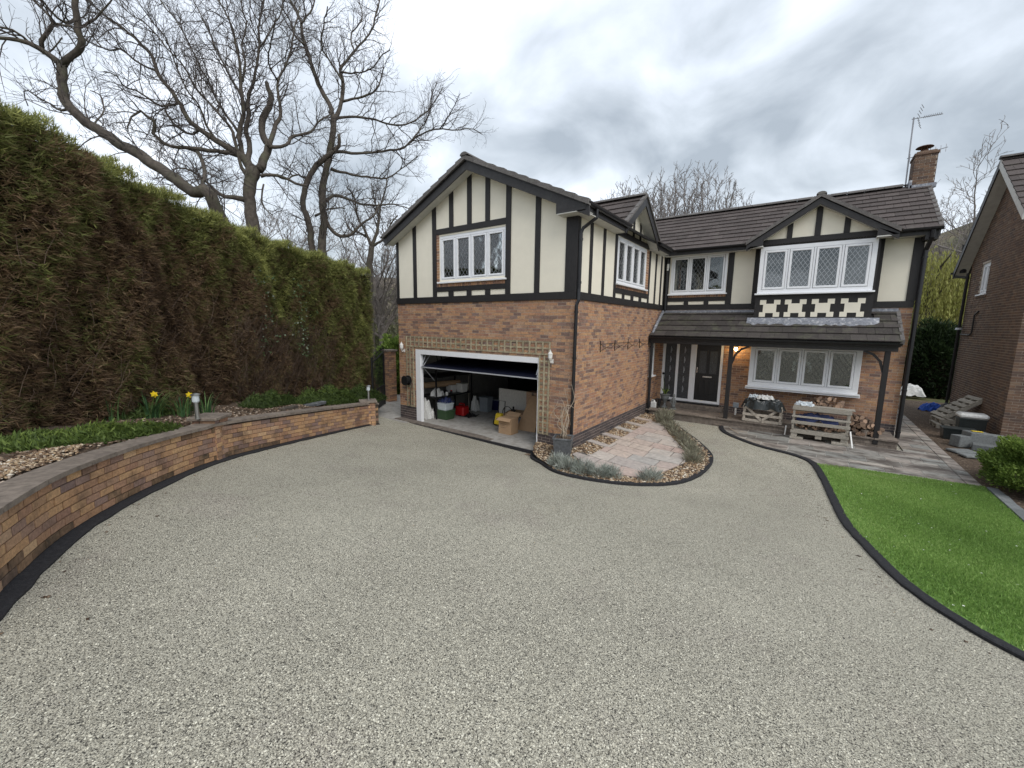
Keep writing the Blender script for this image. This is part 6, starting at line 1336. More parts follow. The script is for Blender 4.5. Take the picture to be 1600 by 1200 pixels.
TREES = json.loads('''{"t1":[[[-10.94,-3.03,6.67,0.245],[-11.43,-3.34,6.9,0.227],[-11.93,-3.63,7.31,0.218],[-12.52,-3.98,7.73,0.209],[-13.02,-4.27,8.1,0.2],[-13.43,-4.53,8.33,0.2],[-13.85,-4.77,8.66,0.191],[-14.39,-5.09,9.03,0.182],[-14.82,-5.32,9.49,0.173],[-14.95,-5.35,9.82,0.168],[-15.01,-5.33,10.25,0.164],[-15.06,-5.29,10.66,0.164]],[[-15.06,-5.29,10.66,0.136],[-14.79,-5.12,10.92,0.127],[-14.48,-4.95,11.12,0.126],[-14.35,-4.9,11.33,0.121],[-14.4,-4.97,11.59,0.116],[-14.37,-4.96,11.96,0.111],[-14.34,-4.94,12.37,0.101],[-14.32,-4.92,12.86,0.088],[-14.17,-4.81,13.36,0.061],[-14.2,-4.81,13.93,0.039]],[[-15.06,-5.29,10.66,0.123],[-15.28,-5.55,10.95,0.108],[-15.28,-5.7,11.02,0.098],[-15.28,-5.85,11.03,0.088],[-15.39,-6.07,11.08,0.074],[-15.63,-6.41,11.06,0.06],[-15.86,-6.74,10.98,0.047],[-16.17,-7.11,11.07,0.03]],[[-15.6,-5.59,11.14,0.082],[-15.57,-5.57,11.4,0.082],[-15.37,-5.44,11.61,0.072],[-15.21,-5.32,11.89,0.063],[-15.43,-5.47,12.21,0.045],[-15.63,-5.61,12.5,0.036],[-15.77,-5.68,12.94,0.022]],[[-15.88,-5.77,11.28,0.055],[-15.79,-5.92,11.4,0.045],[-15.73,-6.1,11.45,0.044],[-15.75,-6.37,11.4,0.039],[-15.88,-6.71,11.33,0.026]],[[-14.85,-4.88,12.1,0.064],[-14.68,-5.21,11.77,0.044],[-14.6,-5.51,11.98,0.035],[-14.35,-5.69,12.18,0.025]],[[-14.77,-4.87,11.82,0.055],[-14.37,-4.65,11.96,0.041],[-13.93,-4.34,12.38,0.031],[-13.56,-4.1,12.8,0.022]],[[-14.81,-5.34,9.35,0.055],[-15.25,-5.51,9.4,0.041],[-15.55,-5.56,9.6,0.032],[-16.1,-5.77,9.89,0.028],[-16.54,-5.9,10.15,0.024],[-16.83,-5.98,10.11,0.019],[-16.85,-5.91,9.77,0.019]],[[-14.1,-4.91,8.89,0.036],[-14.19,-4.65,9.37,0.028],[-14.56,-4.57,9.95,0.023],[-15.15,-4.7,10.25,0.019]],[[-15.39,-5.29,11.98,0.045],[-14.69,-5.22,11.69,0.04],[-14.03,-5.17,11.43,0.039]],[[-15.47,-5.52,11.03,0.036],[-15.36,-5.35,11.27,0.027],[-15.26,-5.17,11.58,0.023]]],"t2":[[[-13.79,-0.73,6.63,0.326],[-13.89,-0.72,7.11,0.291],[-13.98,-0.7,7.6,0.279],[-14.06,-0.64,8.2,0.291],[-14.02,-0.54,8.63,0.326],[-14.01,-0.48,8.93,0.361]],[[-14.0,-0.49,8.87,0.256],[-14.35,-0.72,9.36,0.22],[-14.7,-1.0,9.65,0.173],[-14.99,-1.25,9.86,0.149],[-15.55,-1.65,10.3,0.126],[-15.85,-1.89,10.62,0.114],[-16.12,-2.05,11.24,0.102],[-16.38,-2.23,11.73,0.091],[-16.68,-2.44,12.16,0.085],[-16.79,-2.51,12.65,0.079],[-16.89,-2.6,12.96,0.078],[-17.23,-2.85,13.38,0.067],[-17.56,-3.1,13.73,0.061],[-17.98,-3.42,14.09,0.055],[-18.3,-3.67,14.44,0.044],[-18.58,-3.88,14.78,0.038],[-18.87,-4.07,15.3,0.027]],[[-14.42,-0.69,9.41,0.14],[-14.75,-1.05,9.48,0.116],[-15.01,-1.38,9.49,0.103],[-15.37,-1.77,9.51,0.097],[-15.82,-2.23,9.53,0.09],[-16.11,-2.57,9.56,0.084],[-16.27,-2.8,9.74,0.084],[-16.27,-2.89,9.97,0.083],[-16.13,-2.87,10.27,0.077],[-16.24,-3.06,10.44,0.065],[-16.28,-3.21,10.55,0.065],[-16.34,-3.43,10.32,0.043],[-16.3,-3.6,9.99,0.037],[-16.12,-3.66,9.66,0.026]],[[-16.19,-1.92,9.68,0.081],[-15.39,-1.83,9.37,0.091],[-14.75,-1.9,8.76,0.089],[-14.24,-2.08,8.18,0.082],[-13.87,-2.32,7.73,0.074],[-13.34,-2.42,7.45,0.073]],[[-14.3,-0.65,9.17,0.128],[-14.35,-0.73,9.72,0.115],[-14.32,-0.75,10.27,0.115],[-14.12,-0.65,10.81,0.102],[-14.1,-0.66,11.46,0.09],[-14.08,-0.68,12.1,0.079],[-14.02,-0.69,12.61,0.067],[-14.07,-0.76,13.23,0.055],[-14.09,-0.82,13.72,0.049],[-14.29,-1.0,14.32,0.038],[-14.44,-1.15,14.9,0.032],[-14.56,-1.25,15.59,0.021]],[[-14.21,-0.57,9.23,0.14],[-14.43,-0.38,9.86,0.129],[-14.81,-0.29,10.55,0.119],[-15.0,-0.08,11.27,0.108],[-15.33,0.08,12.12,0.091],[-15.4,0.39,12.87,0.08],[-15.58,0.65,13.76,0.068],[-15.8,0.89,14.67,0.063],[-16.12,1.06,15.59,0.051],[-16.26,1.38,16.67,0.045],[-16.41,1.71,17.76,0.032]],[[-13.83,-0.36,8.87,0.233],[-13.86,-0.07,9.49,0.2],[-13.95,0.14,9.92,0.19],[-14.34,0.14,10.36,0.18],[-14.63,0.21,10.81,0.169],[-14.79,0.39,11.33,0.171],[-14.83,0.65,11.8,0.16],[-14.97,0.84,12.34,0.149],[-15.29,0.88,12.76,0.126],[-15.55,0.96,13.11,0.101]],[[-13.6,-0.03,9.79,0.128],[-13.68,0.2,10.34,0.117],[-13.78,0.39,10.78,0.107],[-13.84,0.63,11.36,0.084],[-14.14,0.73,12.06,0.072],[-14.4,0.86,12.77,0.061],[-14.36,1.2,13.51,0.055],[-14.39,1.52,14.38,0.05],[-14.53,1.77,15.26,0.044],[-14.62,2.08,16.29,0.032]],[[-13.6,-0.03,9.79,0.105],[-13.42,0.35,9.87,0.088],[-13.39,0.65,10.11,0.083],[-13.52,0.85,10.44,0.084],[-13.47,1.15,10.61,0.067],[-13.26,1.58,10.85,0.062],[-13.28,1.89,11.34,0.05],[-13.08,2.34,11.76,0.038]],[[-14.09,-0.6,8.57,0.14],[-14.26,-0.79,8.89,0.092],[-14.35,-0.87,9.56,0.08],[-14.44,-0.95,10.23,0.074],[-14.65,-1.15,10.65,0.062],[-14.8,-1.34,10.95,0.056],[-15.21,-1.67,11.47,0.045],[-15.41,-1.85,11.98,0.039],[-15.62,-2.04,12.49,0.039],[-15.9,-2.3,12.88,0.033],[-16.18,-2.55,13.37,0.033],[-16.45,-2.81,13.74,0.027],[-16.9,-3.19,14.1,0.021],[-17.09,-3.35,14.69,0.021]],[[-14.16,-0.8,7.71,0.14],[-14.4,-1.14,7.76,0.115],[-14.58,-1.45,7.76,0.091],[-14.74,-1.68,8.05,0.068],[-14.99,-1.97,8.4,0.051],[-15.32,-2.34,8.64,0.044],[-15.51,-2.68,8.52,0.028]],[[-13.75,-0.35,8.63,0.093],[-13.57,-0.02,8.75,0.082],[-13.3,0.33,8.68,0.071],[-13.02,0.67,8.49,0.066],[-12.81,1.0,8.48,0.048]],[[-14.66,-0.69,10.38,0.07],[-15.27,-0.85,11.15,0.059],[-15.7,-0.93,11.7,0.053],[-16.16,-0.98,12.44,0.048],[-16.67,-1.09,13.12,0.042],[-17.07,-1.12,13.75,0.042],[-17.6,-1.22,14.58,0.036],[-18.13,-1.33,15.28,0.031],[-18.76,-1.51,16.0,0.031],[-19.3,-1.61,16.86,0.025]],[[-14.64,-0.44,11.71,0.07],[-15.38,-0.49,12.59,0.053],[-16.01,-0.48,13.36,0.048],[-16.65,-0.48,14.15,0.043],[-17.31,-0.46,15.1,0.037],[-17.97,-0.47,15.93,0.031],[-18.71,-0.5,16.92,0.026]],[[-14.67,-0.35,12.32,0.058],[-15.07,-0.06,13.26,0.053],[-15.64,0.12,14.22,0.042],[-15.96,0.49,15.22,0.037],[-16.59,0.63,16.25,0.032],[-17.03,0.94,17.44,0.026]],[[-16.6,-1.9,11.43,0.058],[-16.63,-2.35,11.15,0.051],[-16.58,-2.7,11.1,0.045],[-16.72,-3.13,11.39,0.038],[-16.68,-3.49,11.33,0.032],[-16.56,-3.73,11.59,0.026],[-16.49,-4.07,11.51,0.021]],[[-17.41,-2.27,12.63,0.052],[-18.22,-2.67,13.05,0.047],[-18.9,-2.95,13.59,0.047],[-19.54,-3.28,13.64,0.036],[-20.13,-3.49,14.19,0.03],[-20.62,-3.63,14.74,0.024]],[[-15.86,-1.55,10.42,0.07],[-16.38,-1.71,10.31,0.059],[-17.17,-1.96,10.76,0.054],[-17.78,-2.04,11.47,0.054],[-17.9,-1.83,11.83,0.049]],[[-13.62,-0.31,8.33,0.047],[-13.64,-0.42,7.73,0.041],[-13.5,-0.37,7.37,0.035],[-13.24,-0.21,7.13,0.023]],[[-15.22,-1.17,9.94,0.064],[-15.43,-1.47,10.5,0.057],[-15.44,-1.62,11.11,0.045],[-15.62,-1.92,11.58,0.039],[-15.83,-2.17,12.5,0.033],[-15.93,-2.35,13.28,0.027],[-16.18,-2.69,13.8,0.021],[-16.32,-2.96,14.31,0.021]],[[-14.24,0.2,13.66,0.041],[-13.91,0.51,14.37,0.035],[-13.63,0.77,14.95,0.029],[-13.58,0.92,15.88,0.023]],[[-13.56,0.45,12.34,0.047],[-13.24,-0.01,12.68,0.039],[-12.54,-0.18,13.09,0.032],[-11.8,-0.33,13.43,0.026]]],"t3":[[[-13.5,1.89,6.17,0.236],[-13.52,2.02,6.99,0.222],[-13.54,2.1,7.54,0.209],[-13.7,2.11,8.22,0.196],[-13.73,2.21,8.9,0.196],[-13.68,2.36,9.58,0.183],[-13.64,2.52,10.26,0.183],[-13.62,2.65,10.95,0.177],[-13.59,2.78,11.56,0.17],[-13.66,2.82,12.04,0.157]],[[-13.66,2.81,12.01,0.144],[-14.03,2.87,12.61,0.132],[-14.48,2.87,13.18,0.133],[-14.95,2.87,13.9,0.121],[-15.31,2.93,14.5,0.122],[-15.7,2.99,15.18,0.11],[-16.08,3.04,15.79,0.111],[-16.44,3.13,16.49,0.098],[-16.71,3.26,17.12,0.092],[-17.2,3.25,17.84,0.085],[-17.69,3.24,18.56,0.072],[-18.29,3.23,19.75,0.051]],[[-13.6,2.83,11.84,0.131],[-13.61,3.13,12.47,0.119],[-13.73,3.34,13.04,0.113],[-13.92,3.54,13.76,0.107],[-14.25,3.62,14.41,0.095],[-14.21,3.94,14.94,0.075],[-14.12,4.3,15.48,0.069],[-13.92,4.77,16.17,0.056],[-13.82,5.16,16.8,0.056],[-13.92,5.44,17.66,0.049],[-13.96,5.76,18.52,0.036]],[[-13.4,3.12,12.66,0.079],[-13.08,3.42,12.78,0.066],[-12.63,3.83,12.99,0.059],[-12.35,4.13,13.23,0.053],[-12.27,4.33,13.74,0.04],[-12.25,4.5,14.31,0.033]],[[-13.86,1.63,6.16,0.183],[-13.89,1.61,6.83,0.176],[-13.98,1.56,7.48,0.168],[-14.1,1.45,7.99,0.161],[-14.01,1.51,8.57,0.154],[-13.82,1.64,9.14,0.153],[-13.53,1.82,9.58,0.152],[-13.18,2.02,9.91,0.145],[-12.84,2.19,10.11,0.132],[-12.57,2.33,10.41,0.106],[-12.52,2.33,10.82,0.075]],[[-13.43,2.7,10.45,0.098],[-13.2,3.09,10.52,0.086],[-13.01,3.43,10.52,0.08],[-12.59,3.95,10.66,0.067],[-12.17,4.49,10.81,0.068],[-11.74,5.03,11.0,0.062],[-11.57,5.44,11.43,0.055],[-11.26,5.95,11.88,0.049],[-10.81,6.52,12.14,0.042],[-10.33,7.07,12.15,0.035],[-9.85,7.65,12.33,0.029],[-9.52,8.07,12.14,0.022]],[[-13.57,2.86,11.9,0.085],[-13.22,3.17,11.99,0.072],[-12.7,3.6,12.01,0.066],[-12.11,4.06,11.88,0.053],[-11.51,4.51,11.72,0.053],[-10.99,4.97,11.91,0.04],[-10.61,5.36,12.29,0.033],[-10.35,5.69,12.8,0.027],[-10.1,6.04,13.52,0.02]],[[-13.53,2.5,9.72,0.098],[-13.45,2.9,9.66,0.08],[-13.25,3.39,9.66,0.067],[-12.92,3.98,9.66,0.055],[-12.46,4.67,9.74,0.049],[-12.26,5.25,10.22,0.035],[-11.83,6.05,11.0,0.029]],[[-13.56,2.22,8.29,0.111],[-13.55,2.6,8.6,0.086],[-13.33,3.08,8.59,0.074],[-13.09,3.54,8.43,0.068],[-12.72,4.12,8.43,0.055],[-12.24,4.81,8.56,0.042],[-11.84,5.4,8.45,0.028]],[[-13.52,2.12,7.54,0.105],[-13.28,2.21,7.06,0.105],[-12.92,2.43,6.76,0.105],[-12.54,2.72,6.85,0.085],[-12.3,2.97,7.22,0.072],[-12.05,3.2,7.5,0.059],[-11.8,3.43,7.71,0.052],[-11.69,3.61,8.26,0.039]],[[-13.89,1.87,7.64,0.079],[-13.45,2.07,7.84,0.052],[-13.0,2.24,7.91,0.045],[-12.5,2.44,7.88,0.032]],[[-15.2,2.42,16.04,0.052],[-15.1,2.91,16.83,0.046],[-15.22,3.24,17.69,0.034]],[[-14.96,2.42,15.09,0.059],[-15.26,2.14,15.42,0.052],[-15.44,2.01,16.09,0.039],[-15.78,1.74,16.68,0.032]],[[-13.44,3.23,13.48,0.065],[-13.6,2.77,14.12,0.051],[-13.6,2.38,14.53,0.044],[-13.24,2.27,15.05,0.037],[-12.78,2.24,15.66,0.03]],[[-13.58,3.22,13.95,0.059],[-12.94,3.38,13.76,0.045],[-12.1,3.73,13.84,0.038],[-11.63,3.88,14.24,0.032],[-11.14,3.99,14.37,0.025]],[[-10.75,4.73,11.0,0.039],[-10.65,5.59,12.19,0.034],[-10.99,6.11,13.28,0.028],[-11.2,6.73,14.41,0.021]],[[-9.79,5.52,11.52,0.033],[-8.66,5.14,11.86,0.025],[-7.71,4.59,11.95,0.017]],[[-14.31,1.83,9.16,0.059],[-13.97,1.26,9.19,0.05],[-13.67,0.57,8.76,0.036],[-13.32,-0.01,8.7,0.029]],[[-13.18,3.66,14.85,0.046],[-13.55,3.79,15.72,0.04],[-13.4,4.27,16.56,0.033],[-13.77,4.41,17.53,0.027]]],"t4":[[[-17.95,7.46,6.5,0.254],[-17.98,7.57,7.26,0.236],[-17.98,7.64,7.64,0.218]],[[-17.98,7.64,7.64,0.145],[-18.17,7.41,8.44,0.108],[-18.4,7.12,9.14,0.081],[-18.44,6.96,9.74,0.071],[-18.4,6.87,10.42,0.053],[-18.65,6.54,10.9,0.044]],[[-17.98,7.64,7.64,0.154],[-17.81,7.95,8.5,0.127],[-17.81,8.14,9.36,0.091],[-17.84,8.3,10.13,0.073],[-17.72,8.59,11.1,0.055],[-17.74,8.75,11.87,0.037]],[[-17.98,7.64,7.64,0.127],[-17.6,7.93,7.92,0.1],[-17.22,8.23,8.3,0.082],[-17.1,8.39,8.96,0.063],[-16.74,8.71,9.52,0.045]],[[-18.27,7.53,8.2,0.091],[-18.47,7.14,8.43,0.072],[-18.65,6.73,8.46,0.054],[-18.7,6.46,8.78,0.035]],[[-17.76,8.1,9.35,0.064],[-19.08,8.77,10.81,0.057],[-20.33,9.48,12.16,0.04]]]}''')
TREES['t1'][0] = [[-12.9,-1.4,1.0,.34], [-11.9,-1.9,4.0,.29]]+TREES['t1'][0]
TREES['t2'][0] = [[-13.8,-.8,.2,.5], [-13.8,-.75,4.0,.38]]+TREES['t2'][0]
TREES['t3'][0] = [[-13.5,1.9,0,.34], [-13.5,1.9,3.5,.27]]+TREES['t3'][0]; TREES['t3'][4] = [[-13.9,1.6,0,.3], [-13.9,1.6,3.5,.24]]+TREES['t3'][4]
TREES['t4'][0] = [[-18,7.4,-.2,.36], [-18,7.4,4,.29]]+TREES['t4'][0]
for key, nm, lab, dens, ml in (('t1', 'leaning_tree', 'gnarled bare tree limb leaning left over the hedge', (4.2, 4.8, 5.2), ((2.1, .022), (.95, .010), (.42, .007))),
    ('t2', 'oak_tree', 'big bare oak with many fanned limbs behind the hedge', (4.4, 4.8, 5.2), ((2.5, .022), (1.05, .011), (.48, .008))),
    ('t3', 'oak_tree', 'bare twin stemmed oak reaching towards the garage gable', (4.0, 4.8, 5.2), ((2.1, .022), (1.0, .011), (.48, .008))),
    ('t4', 'small_tree', 'small bare tree between the oaks and the garage gable', (3.4, 4.2, 4.0), ((2.0, .03), (1.0, .014), (.5, .010)))):
    r_ = random.Random(hash(key) % 7 if 0 else ord(key[1])); t = empty(nm, tuple(TREES[key][0][0][:3]), lab, 'tree'); mt_, cr_ = MB(), MB()
    for li, l in enumerate(TREES[key]):
        pts, rs = gnarl(l, r_, .05); mt_.tube(pts, rs, 9 if li == 0 else 7, 0, cap=True, t=.5)
        if (li == 0 and key in ('t2', 't4')) or (key == 't2' and li == 6): continue
        sub_branches(cr_, pts[(len(pts)//3 if li == 0 else 0):], rs[(len(pts)//3 if li == 0 else 0):], 0, r_, ml, dens, 0)
    mt_.build('trunk', 'bark', t, smooth=True); o = cr_.build('crown', 'twig', t); print(key, len(cr_.f))
# background bare trees: five shapes, copied
def bare_tree(seed, h, spreadk, vis_up=.5):
    r_ = random.Random(seed); mb = MB(); tr = MB(); pts = [Vector((0, 0, 0))]; d = Vector((r_.uniform(-.1, .1), r_.uniform(-.1, .1), 1))
    for s in range(8): d = (d+Vector((r_.gauss(0, .08), r_.gauss(0, .08), 0))).normalized(); pts.append(pts[-1]+d*h*.55/8)
    rs = [h*.02*(1-.07*i) for i in range(9)]; tr.tube(pts, rs, 7)
    lim = []
    for k in range(15):
        i = r_.randint(3, 8); a = k*2.4; el = r_.uniform(.35, 1.3); nd = Vector((math.cos(a)*math.cos(el)*spreadk, math.sin(a)*math.cos(el)*spreadk, math.sin(el))).normalized(); L = h*r_.uniform(.35, .5); P2 = [pts[i].copy()]; r0 = rs[i]*.55; R2 = [r0]
        for s in range(8): nd = (nd+Vector((r_.gauss(0, .16), r_.gauss(0, .16), r_.gauss(0, .1)+.07))).normalized(); P2.append(P2[-1]+nd*L/8); R2.append(r0*(1-.85*(s+1)/8))
        tr.tube(P2, R2, 5, cap=False); lim.append((P2, R2))
    for P2, R2 in lim: sub_branches(mb, P2, R2, 0, r_, ((h*.20, .04), (h*.10, .022), (h*.05, .016)), (2.2, 2.8, 2.0), 0, up=.45, minr=.014)
    return tr, mb
protos = []
for k in range(4):
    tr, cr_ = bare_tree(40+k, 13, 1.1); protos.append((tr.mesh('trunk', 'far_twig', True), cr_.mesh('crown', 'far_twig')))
def put_tree(k, x, y, z, s, rz, label, group, sx=1.0):
    t = empty('bare_tree', (x, y, z), label, 'tree', group, rz=rz); t.scale = (s*sx, s*sx, s)
    for nm, me in zip(('trunk', 'crown'), protos[k]): o = bpy.data.objects.new(nm, me); COL.objects.link(o); o.parent = t
def dome_tree(x, y, z, h, R, seed, label):
    r_ = random.Random(seed); t = empty('bare_tree', (x, y, z), label, 'tree'); tr, cr_ = MB(), MB(); c = Vector((x, y, z)); tr.tube([c, c+Z*h*.2, c+Z*h*.42], [.32, .28, .22], 8)
    for k in range(40):
        a = k*2.39996; f = (k+.5)/40; el = math.asin(.05+.95*f); tgt = c+Z*h*.56+Vector((math.cos(a)*math.cos(el)*R, math.sin(a)*math.cos(el)*R, math.sin(el)*h*.44))*r_.uniform(.86, 1.0); p0 = c+Z*h*r_.uniform(.25, .42); P2, R2 = [], []
        for s in range(10):
            f2 = s/9; q = p0.lerp(tgt, f2); q += Vector((math.cos(a), math.sin(a), 0))*R*.22*math.sin(f2*3.14)*math.cos(el)+Vector((r_.gauss(0, .10), r_.gauss(0, .10), r_.gauss(0, .06)))*(1 if 0 < s else 0); P2.append(q); R2.append(.055*(1-.8*f2)+.006)
        tr.tube(P2, R2, 5, cap=False); sub_branches(cr_, P2[3:], R2[3:], 0, r_, ((1.4, .022), (.8, .017), (.5, .016)), (4.0, 3.4, 2.2), 0, up=.8, minr=.015)
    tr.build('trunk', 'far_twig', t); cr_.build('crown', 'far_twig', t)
dome_tree(-6.2, 20.7, 0, 12.8, 3.9, 61, 'round bare tree rising behind the roof just right of the garage gable'); dome_tree(-3.3, 23.0, 0, 14.0, 4.3, 62, 'larger round bare tree above the left half of the main roof')
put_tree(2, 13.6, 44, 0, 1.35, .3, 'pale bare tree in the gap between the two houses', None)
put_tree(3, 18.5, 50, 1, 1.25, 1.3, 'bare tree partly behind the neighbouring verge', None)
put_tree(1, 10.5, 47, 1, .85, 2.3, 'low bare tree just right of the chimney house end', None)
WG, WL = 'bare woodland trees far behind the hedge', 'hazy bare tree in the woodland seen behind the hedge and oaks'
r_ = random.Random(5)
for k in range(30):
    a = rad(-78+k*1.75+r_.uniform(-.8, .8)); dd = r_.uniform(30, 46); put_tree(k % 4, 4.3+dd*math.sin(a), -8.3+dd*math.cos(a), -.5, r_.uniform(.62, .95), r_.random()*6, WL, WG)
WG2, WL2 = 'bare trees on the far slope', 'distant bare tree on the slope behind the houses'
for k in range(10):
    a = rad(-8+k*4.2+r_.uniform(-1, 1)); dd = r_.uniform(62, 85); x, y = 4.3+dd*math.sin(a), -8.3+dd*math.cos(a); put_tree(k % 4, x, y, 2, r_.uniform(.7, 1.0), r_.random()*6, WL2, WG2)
# under-wood: green-grey scrub between the hedge end and the garage
def blob_bush(name, label, cat, c, rad3, n, size, m, tl, th_, seed, blades=5, bw=.12, core=None, group=None, droop=.2, up=.3):
    g = np.random.default_rng(seed); v = g.normal(0, 1, (n, 3)); v /= np.linalg.norm(v, axis=1)[:, None]; v[:, 2] = np.abs(v[:, 2])*1.0-.12*(v[:, 2] < 0); lum = 1+.13*np.sin(v[:, 0]*5+seed)*np.cos(v[:, 1]*6+v[:, 2]*4)+.07*np.sin(v[:, 2]*11+v[:, 0]*9)
    r = lum*(.84+.17*g.random(n)); P = np.array(c)+v*np.array(rad3)*r[:, None]; D = v.copy(); D[:, 2] += up; t = np.clip(tl+(th_-tl)*(.5*g.random(n)+.5*(lum-.8)/.4)+.15*np.clip(v[:, 2], 0, 1), 0, 1)
    root = empty(name, (c[0], c[1], c[2]), label, cat, group)
    spray_field(P, D, size, t, m, 'foliage', root, blades=blades, droop=droop, bw=bw, seed=seed)
    mb = MB(); mb.lathe((c[0], c[1], c[2]-.05*rad3[2]), [(.5*min(rad3[:2]), 0), (.74*min(rad3[:2]), rad3[2]*.25), (.62*min(rad3[:2]), rad3[2]*.5), (.3*min(rad3[:2]), rad3[2]*.72), (0, rad3[2]*.78)], 14); mb.build('stems', 'hedge_core', root, smooth=True); return root
blob_bush('round_shrub', 'clipped round green shrub at the right end of the lawn', 'shrub', (8.30, 3.35, .25), (.98, .95, .86), 12000, .055, 'shrub_leaf', .05, .85, 21, blades=5, bw=.22, up=.5)
blob_bush('evergreen_shrub', 'bright green shrub behind the gate at the garage corner', 'shrub', (-10.3, 3.6, 0), (1.5, 1.2, 2.5), 5000, .16, 'shrub_leaf', .0, .75, 22, bw=.2, up=.6)
blob_bush('evergreen_shrub', 'dark shrub filling the space under the bright shrub behind the gate', 'shrub', (-9.9, 4.8, 0), (2.2, 1.2, 1.9), 4000, .16, 'conifer_leaf', .0, .9, 23, bw=.2)
for k, (x, y, z, rx, h, l) in enumerate(((9.2, 19.5, 0, 1.6, 3.2, 'dark conifer at the passage end against the main house'), (11.0, 20.2, 0, 1.5, 3.0, 'dark conifer at the passage end beside the neighbouring pipe'), (10.2, 22.5, 0, 1.7, 3.2, 'dark conifer set back between the two others at the passage end'))):
    blob_bush('conifer', l, 'conifer', (x, y, z), (rx, 1.0, h), 3400, .30, 'conifer_leaf', .0, .8, 30+k, bw=.10, droop=.6, group='dark conifers at the end of the passage')
def willow(x, y, z, h, rr, seed, label):
    t = empty('willow', (x, y, z), label, 'tree', 'yellow green weeping willows behind the passage'); g = np.random.default_rng(seed); mb = MB(); mb.tube([(x, y, z), (x+.2, y, z+h*.5), (x-.2, y, z+h*.8)], [.35, .25, .1], 8)
    for k in range(9): a = k*.7; mb.tube([(x, y, z+h*.45), (x+rr*.5*math.cos(a), y+rr*.5*math.sin(a), z+h*.85), (x+rr*.85*math.cos(a), y+rr*.85*math.sin(a), z+h*.93)], [.12, .07, .03], 5)
    mb.build('trunk', 'bark', t); n = 650; an = g.random(n)*6.283; r = rr*np.sqrt(g.random(n)); tx = x+r*np.cos(an); ty = y+r*np.sin(an); tz = z+h*(1-.35*(r/rr)**2)+g.normal(0, .3, n); L = (1.5+g.random(n)*h*.55); S = 14; f = np.linspace(0, 1, S)[None]
    # hanging strands with leaves
    px = tx[:, None]+.10*np.sin(f*4+an[:, None]); py = ty[:, None]+.10*np.cos(f*5+an[:, None]); pz_ = tz[:, None]-L[:, None]*f
    P = np.stack([px, py, pz_], 2).reshape(-1, 3); D = np.tile([0, 0, -1.0], (len(P), 1)); spray_field(P, D, .30, np.clip(np.repeat(g.random(n)*.7, S)+.15, 0, 1), 'willow_leaf', 'curtain', t, blades=2, spread=.5, droop=0, bw=.09, seed=seed)
willow(10.7, 33, .5, 8.0, 3.2, 51, 'yellow green weeping willow in the gap between the houses'); willow(14.6, 36, .5, 7.4, 3.0, 52, 'yellow green weeping willow half behind the neighbouring wall')
# scrub backdrop
g = np.random.default_rng(77)
def scrub(name, label, pts, hgt, n, m, size, tl, seed):
    g = np.random.default_rng(seed); P = rs_n(np.array(pts), 200); i = g.integers(0, 200, n); h = hgt*(.55+.45*np.sin(i*.21)*np.sin(i*.07+1)); z = g.random(n)**.7*np.maximum(h, hgt*.3); q = P[i]+g.normal(0, 1.2, (n, 2))
    spray_field(np.stack([q[:, 0], q[:, 1], z-.3], 1), np.tile([0, 0, 1.0], (n, 1)), size, np.clip(tl+g.normal(0, .18, n), 0, 1), m, name, None, blades=5, spread=1.6, droop=.2, bw=.06, seed=seed, label=label)
leaf_mat('scrub_leaf', [(0, (.12,.115,.08)), (.5, (.19,.20,.11)), (1, (.27,.30,.14))])
scrub('undergrowth', 'grey green undergrowth of the far wood', [(-34,-6), (-30,6), (-22,14), (-14,24), (-2,32)], 6.5, 9000, 'scrub_leaf', .55, .5, 81)
scrub('undergrowth', 'brown scrub on the slope behind the passage', [(2,52), (12,56), (26,50)], 6, 7000, 'scrub_leaf', .7, .25, 82)
# ---- low planting
def clump(name, label, cat, x, y, z, n, h, spread, m, tl, th_, seed, w=.10, group=None, blades=3, parts=True):
    g = np.random.default_rng(seed); an = g.random(n)*6.283; r = spread*np.sqrt(g.random(n)); P = np.stack([x+r*np.cos(an), y+r*np.sin(an), z+g.random(n)**1.5*h*.5], 1); D = np.stack([np.cos(an)*r/spread*.9, np.sin(an)*r/spread*.9, np.ones(n)], 1)
    o = spray_field(P, D, h*.62, np.clip(tl+(th_-tl)*g.random(n), 0, 1), m, name, None, kind=None, blades=blades, spread=.7, droop=0, bw=w, seed=seed); return tag(o, label, cat, group)
LV = [(.28, -1.02, .17, 1.0), (.55, -1.13, .2, 1.0), (.88, -1.12, .2, 1.0), (1.18, -1.05, .18, .95), (1.42, -.92, .15, .85), (2.02, -.50, .19, .9)]
for k, (x, y, r, s) in enumerate(LV):
    l = ['silvery lavender tuft tucked in front of the slate planter', 'silvery lavender tuft second from the planter along the front kerb', 'tall silvery lavender tuft in the middle of the front kerb', 'silvery lavender tuft right of the tallest one on the front kerb', 'smaller silvery lavender tuft ending the front row', 'lone silvery lavender tuft before the bare gravel stretch'][k]
    clump('lavender', l, 'lavender', x, y, isz(x, y), int(110*s), .29*s, r*.85, 'lavender_leaf', .1, 1, 100+k, w=.032, group='silvery lavender along the front kerb', blades=5)
LD = [(2.42, 1.30, .20), (2.36, 1.68, .22), (2.20, 2.10, .2), (2.02, 2.50, .2), (1.82, 2.86, .2), (1.60, 3.24, .18), (1.36, 3.62, .18), (1.16, 3.98, .2), (.92, 4.3, .2), (.80, 4.75, .24), (.75, 5.1, .22)]
for k, (x, y, r) in enumerate(LD): clump('lavender', 'dry grey green lavender in the row between the paving and the path to the porch', 'lavender', x, y, isz(x, y), 85, .26 if k < 8 else .36, r*.8, 'lavender_dry', .1, 1, 120+k, w=.032, group='dry lavender row on the porch side', blades=5)
def bed_z(x, y): return bedz(x, y, .4)
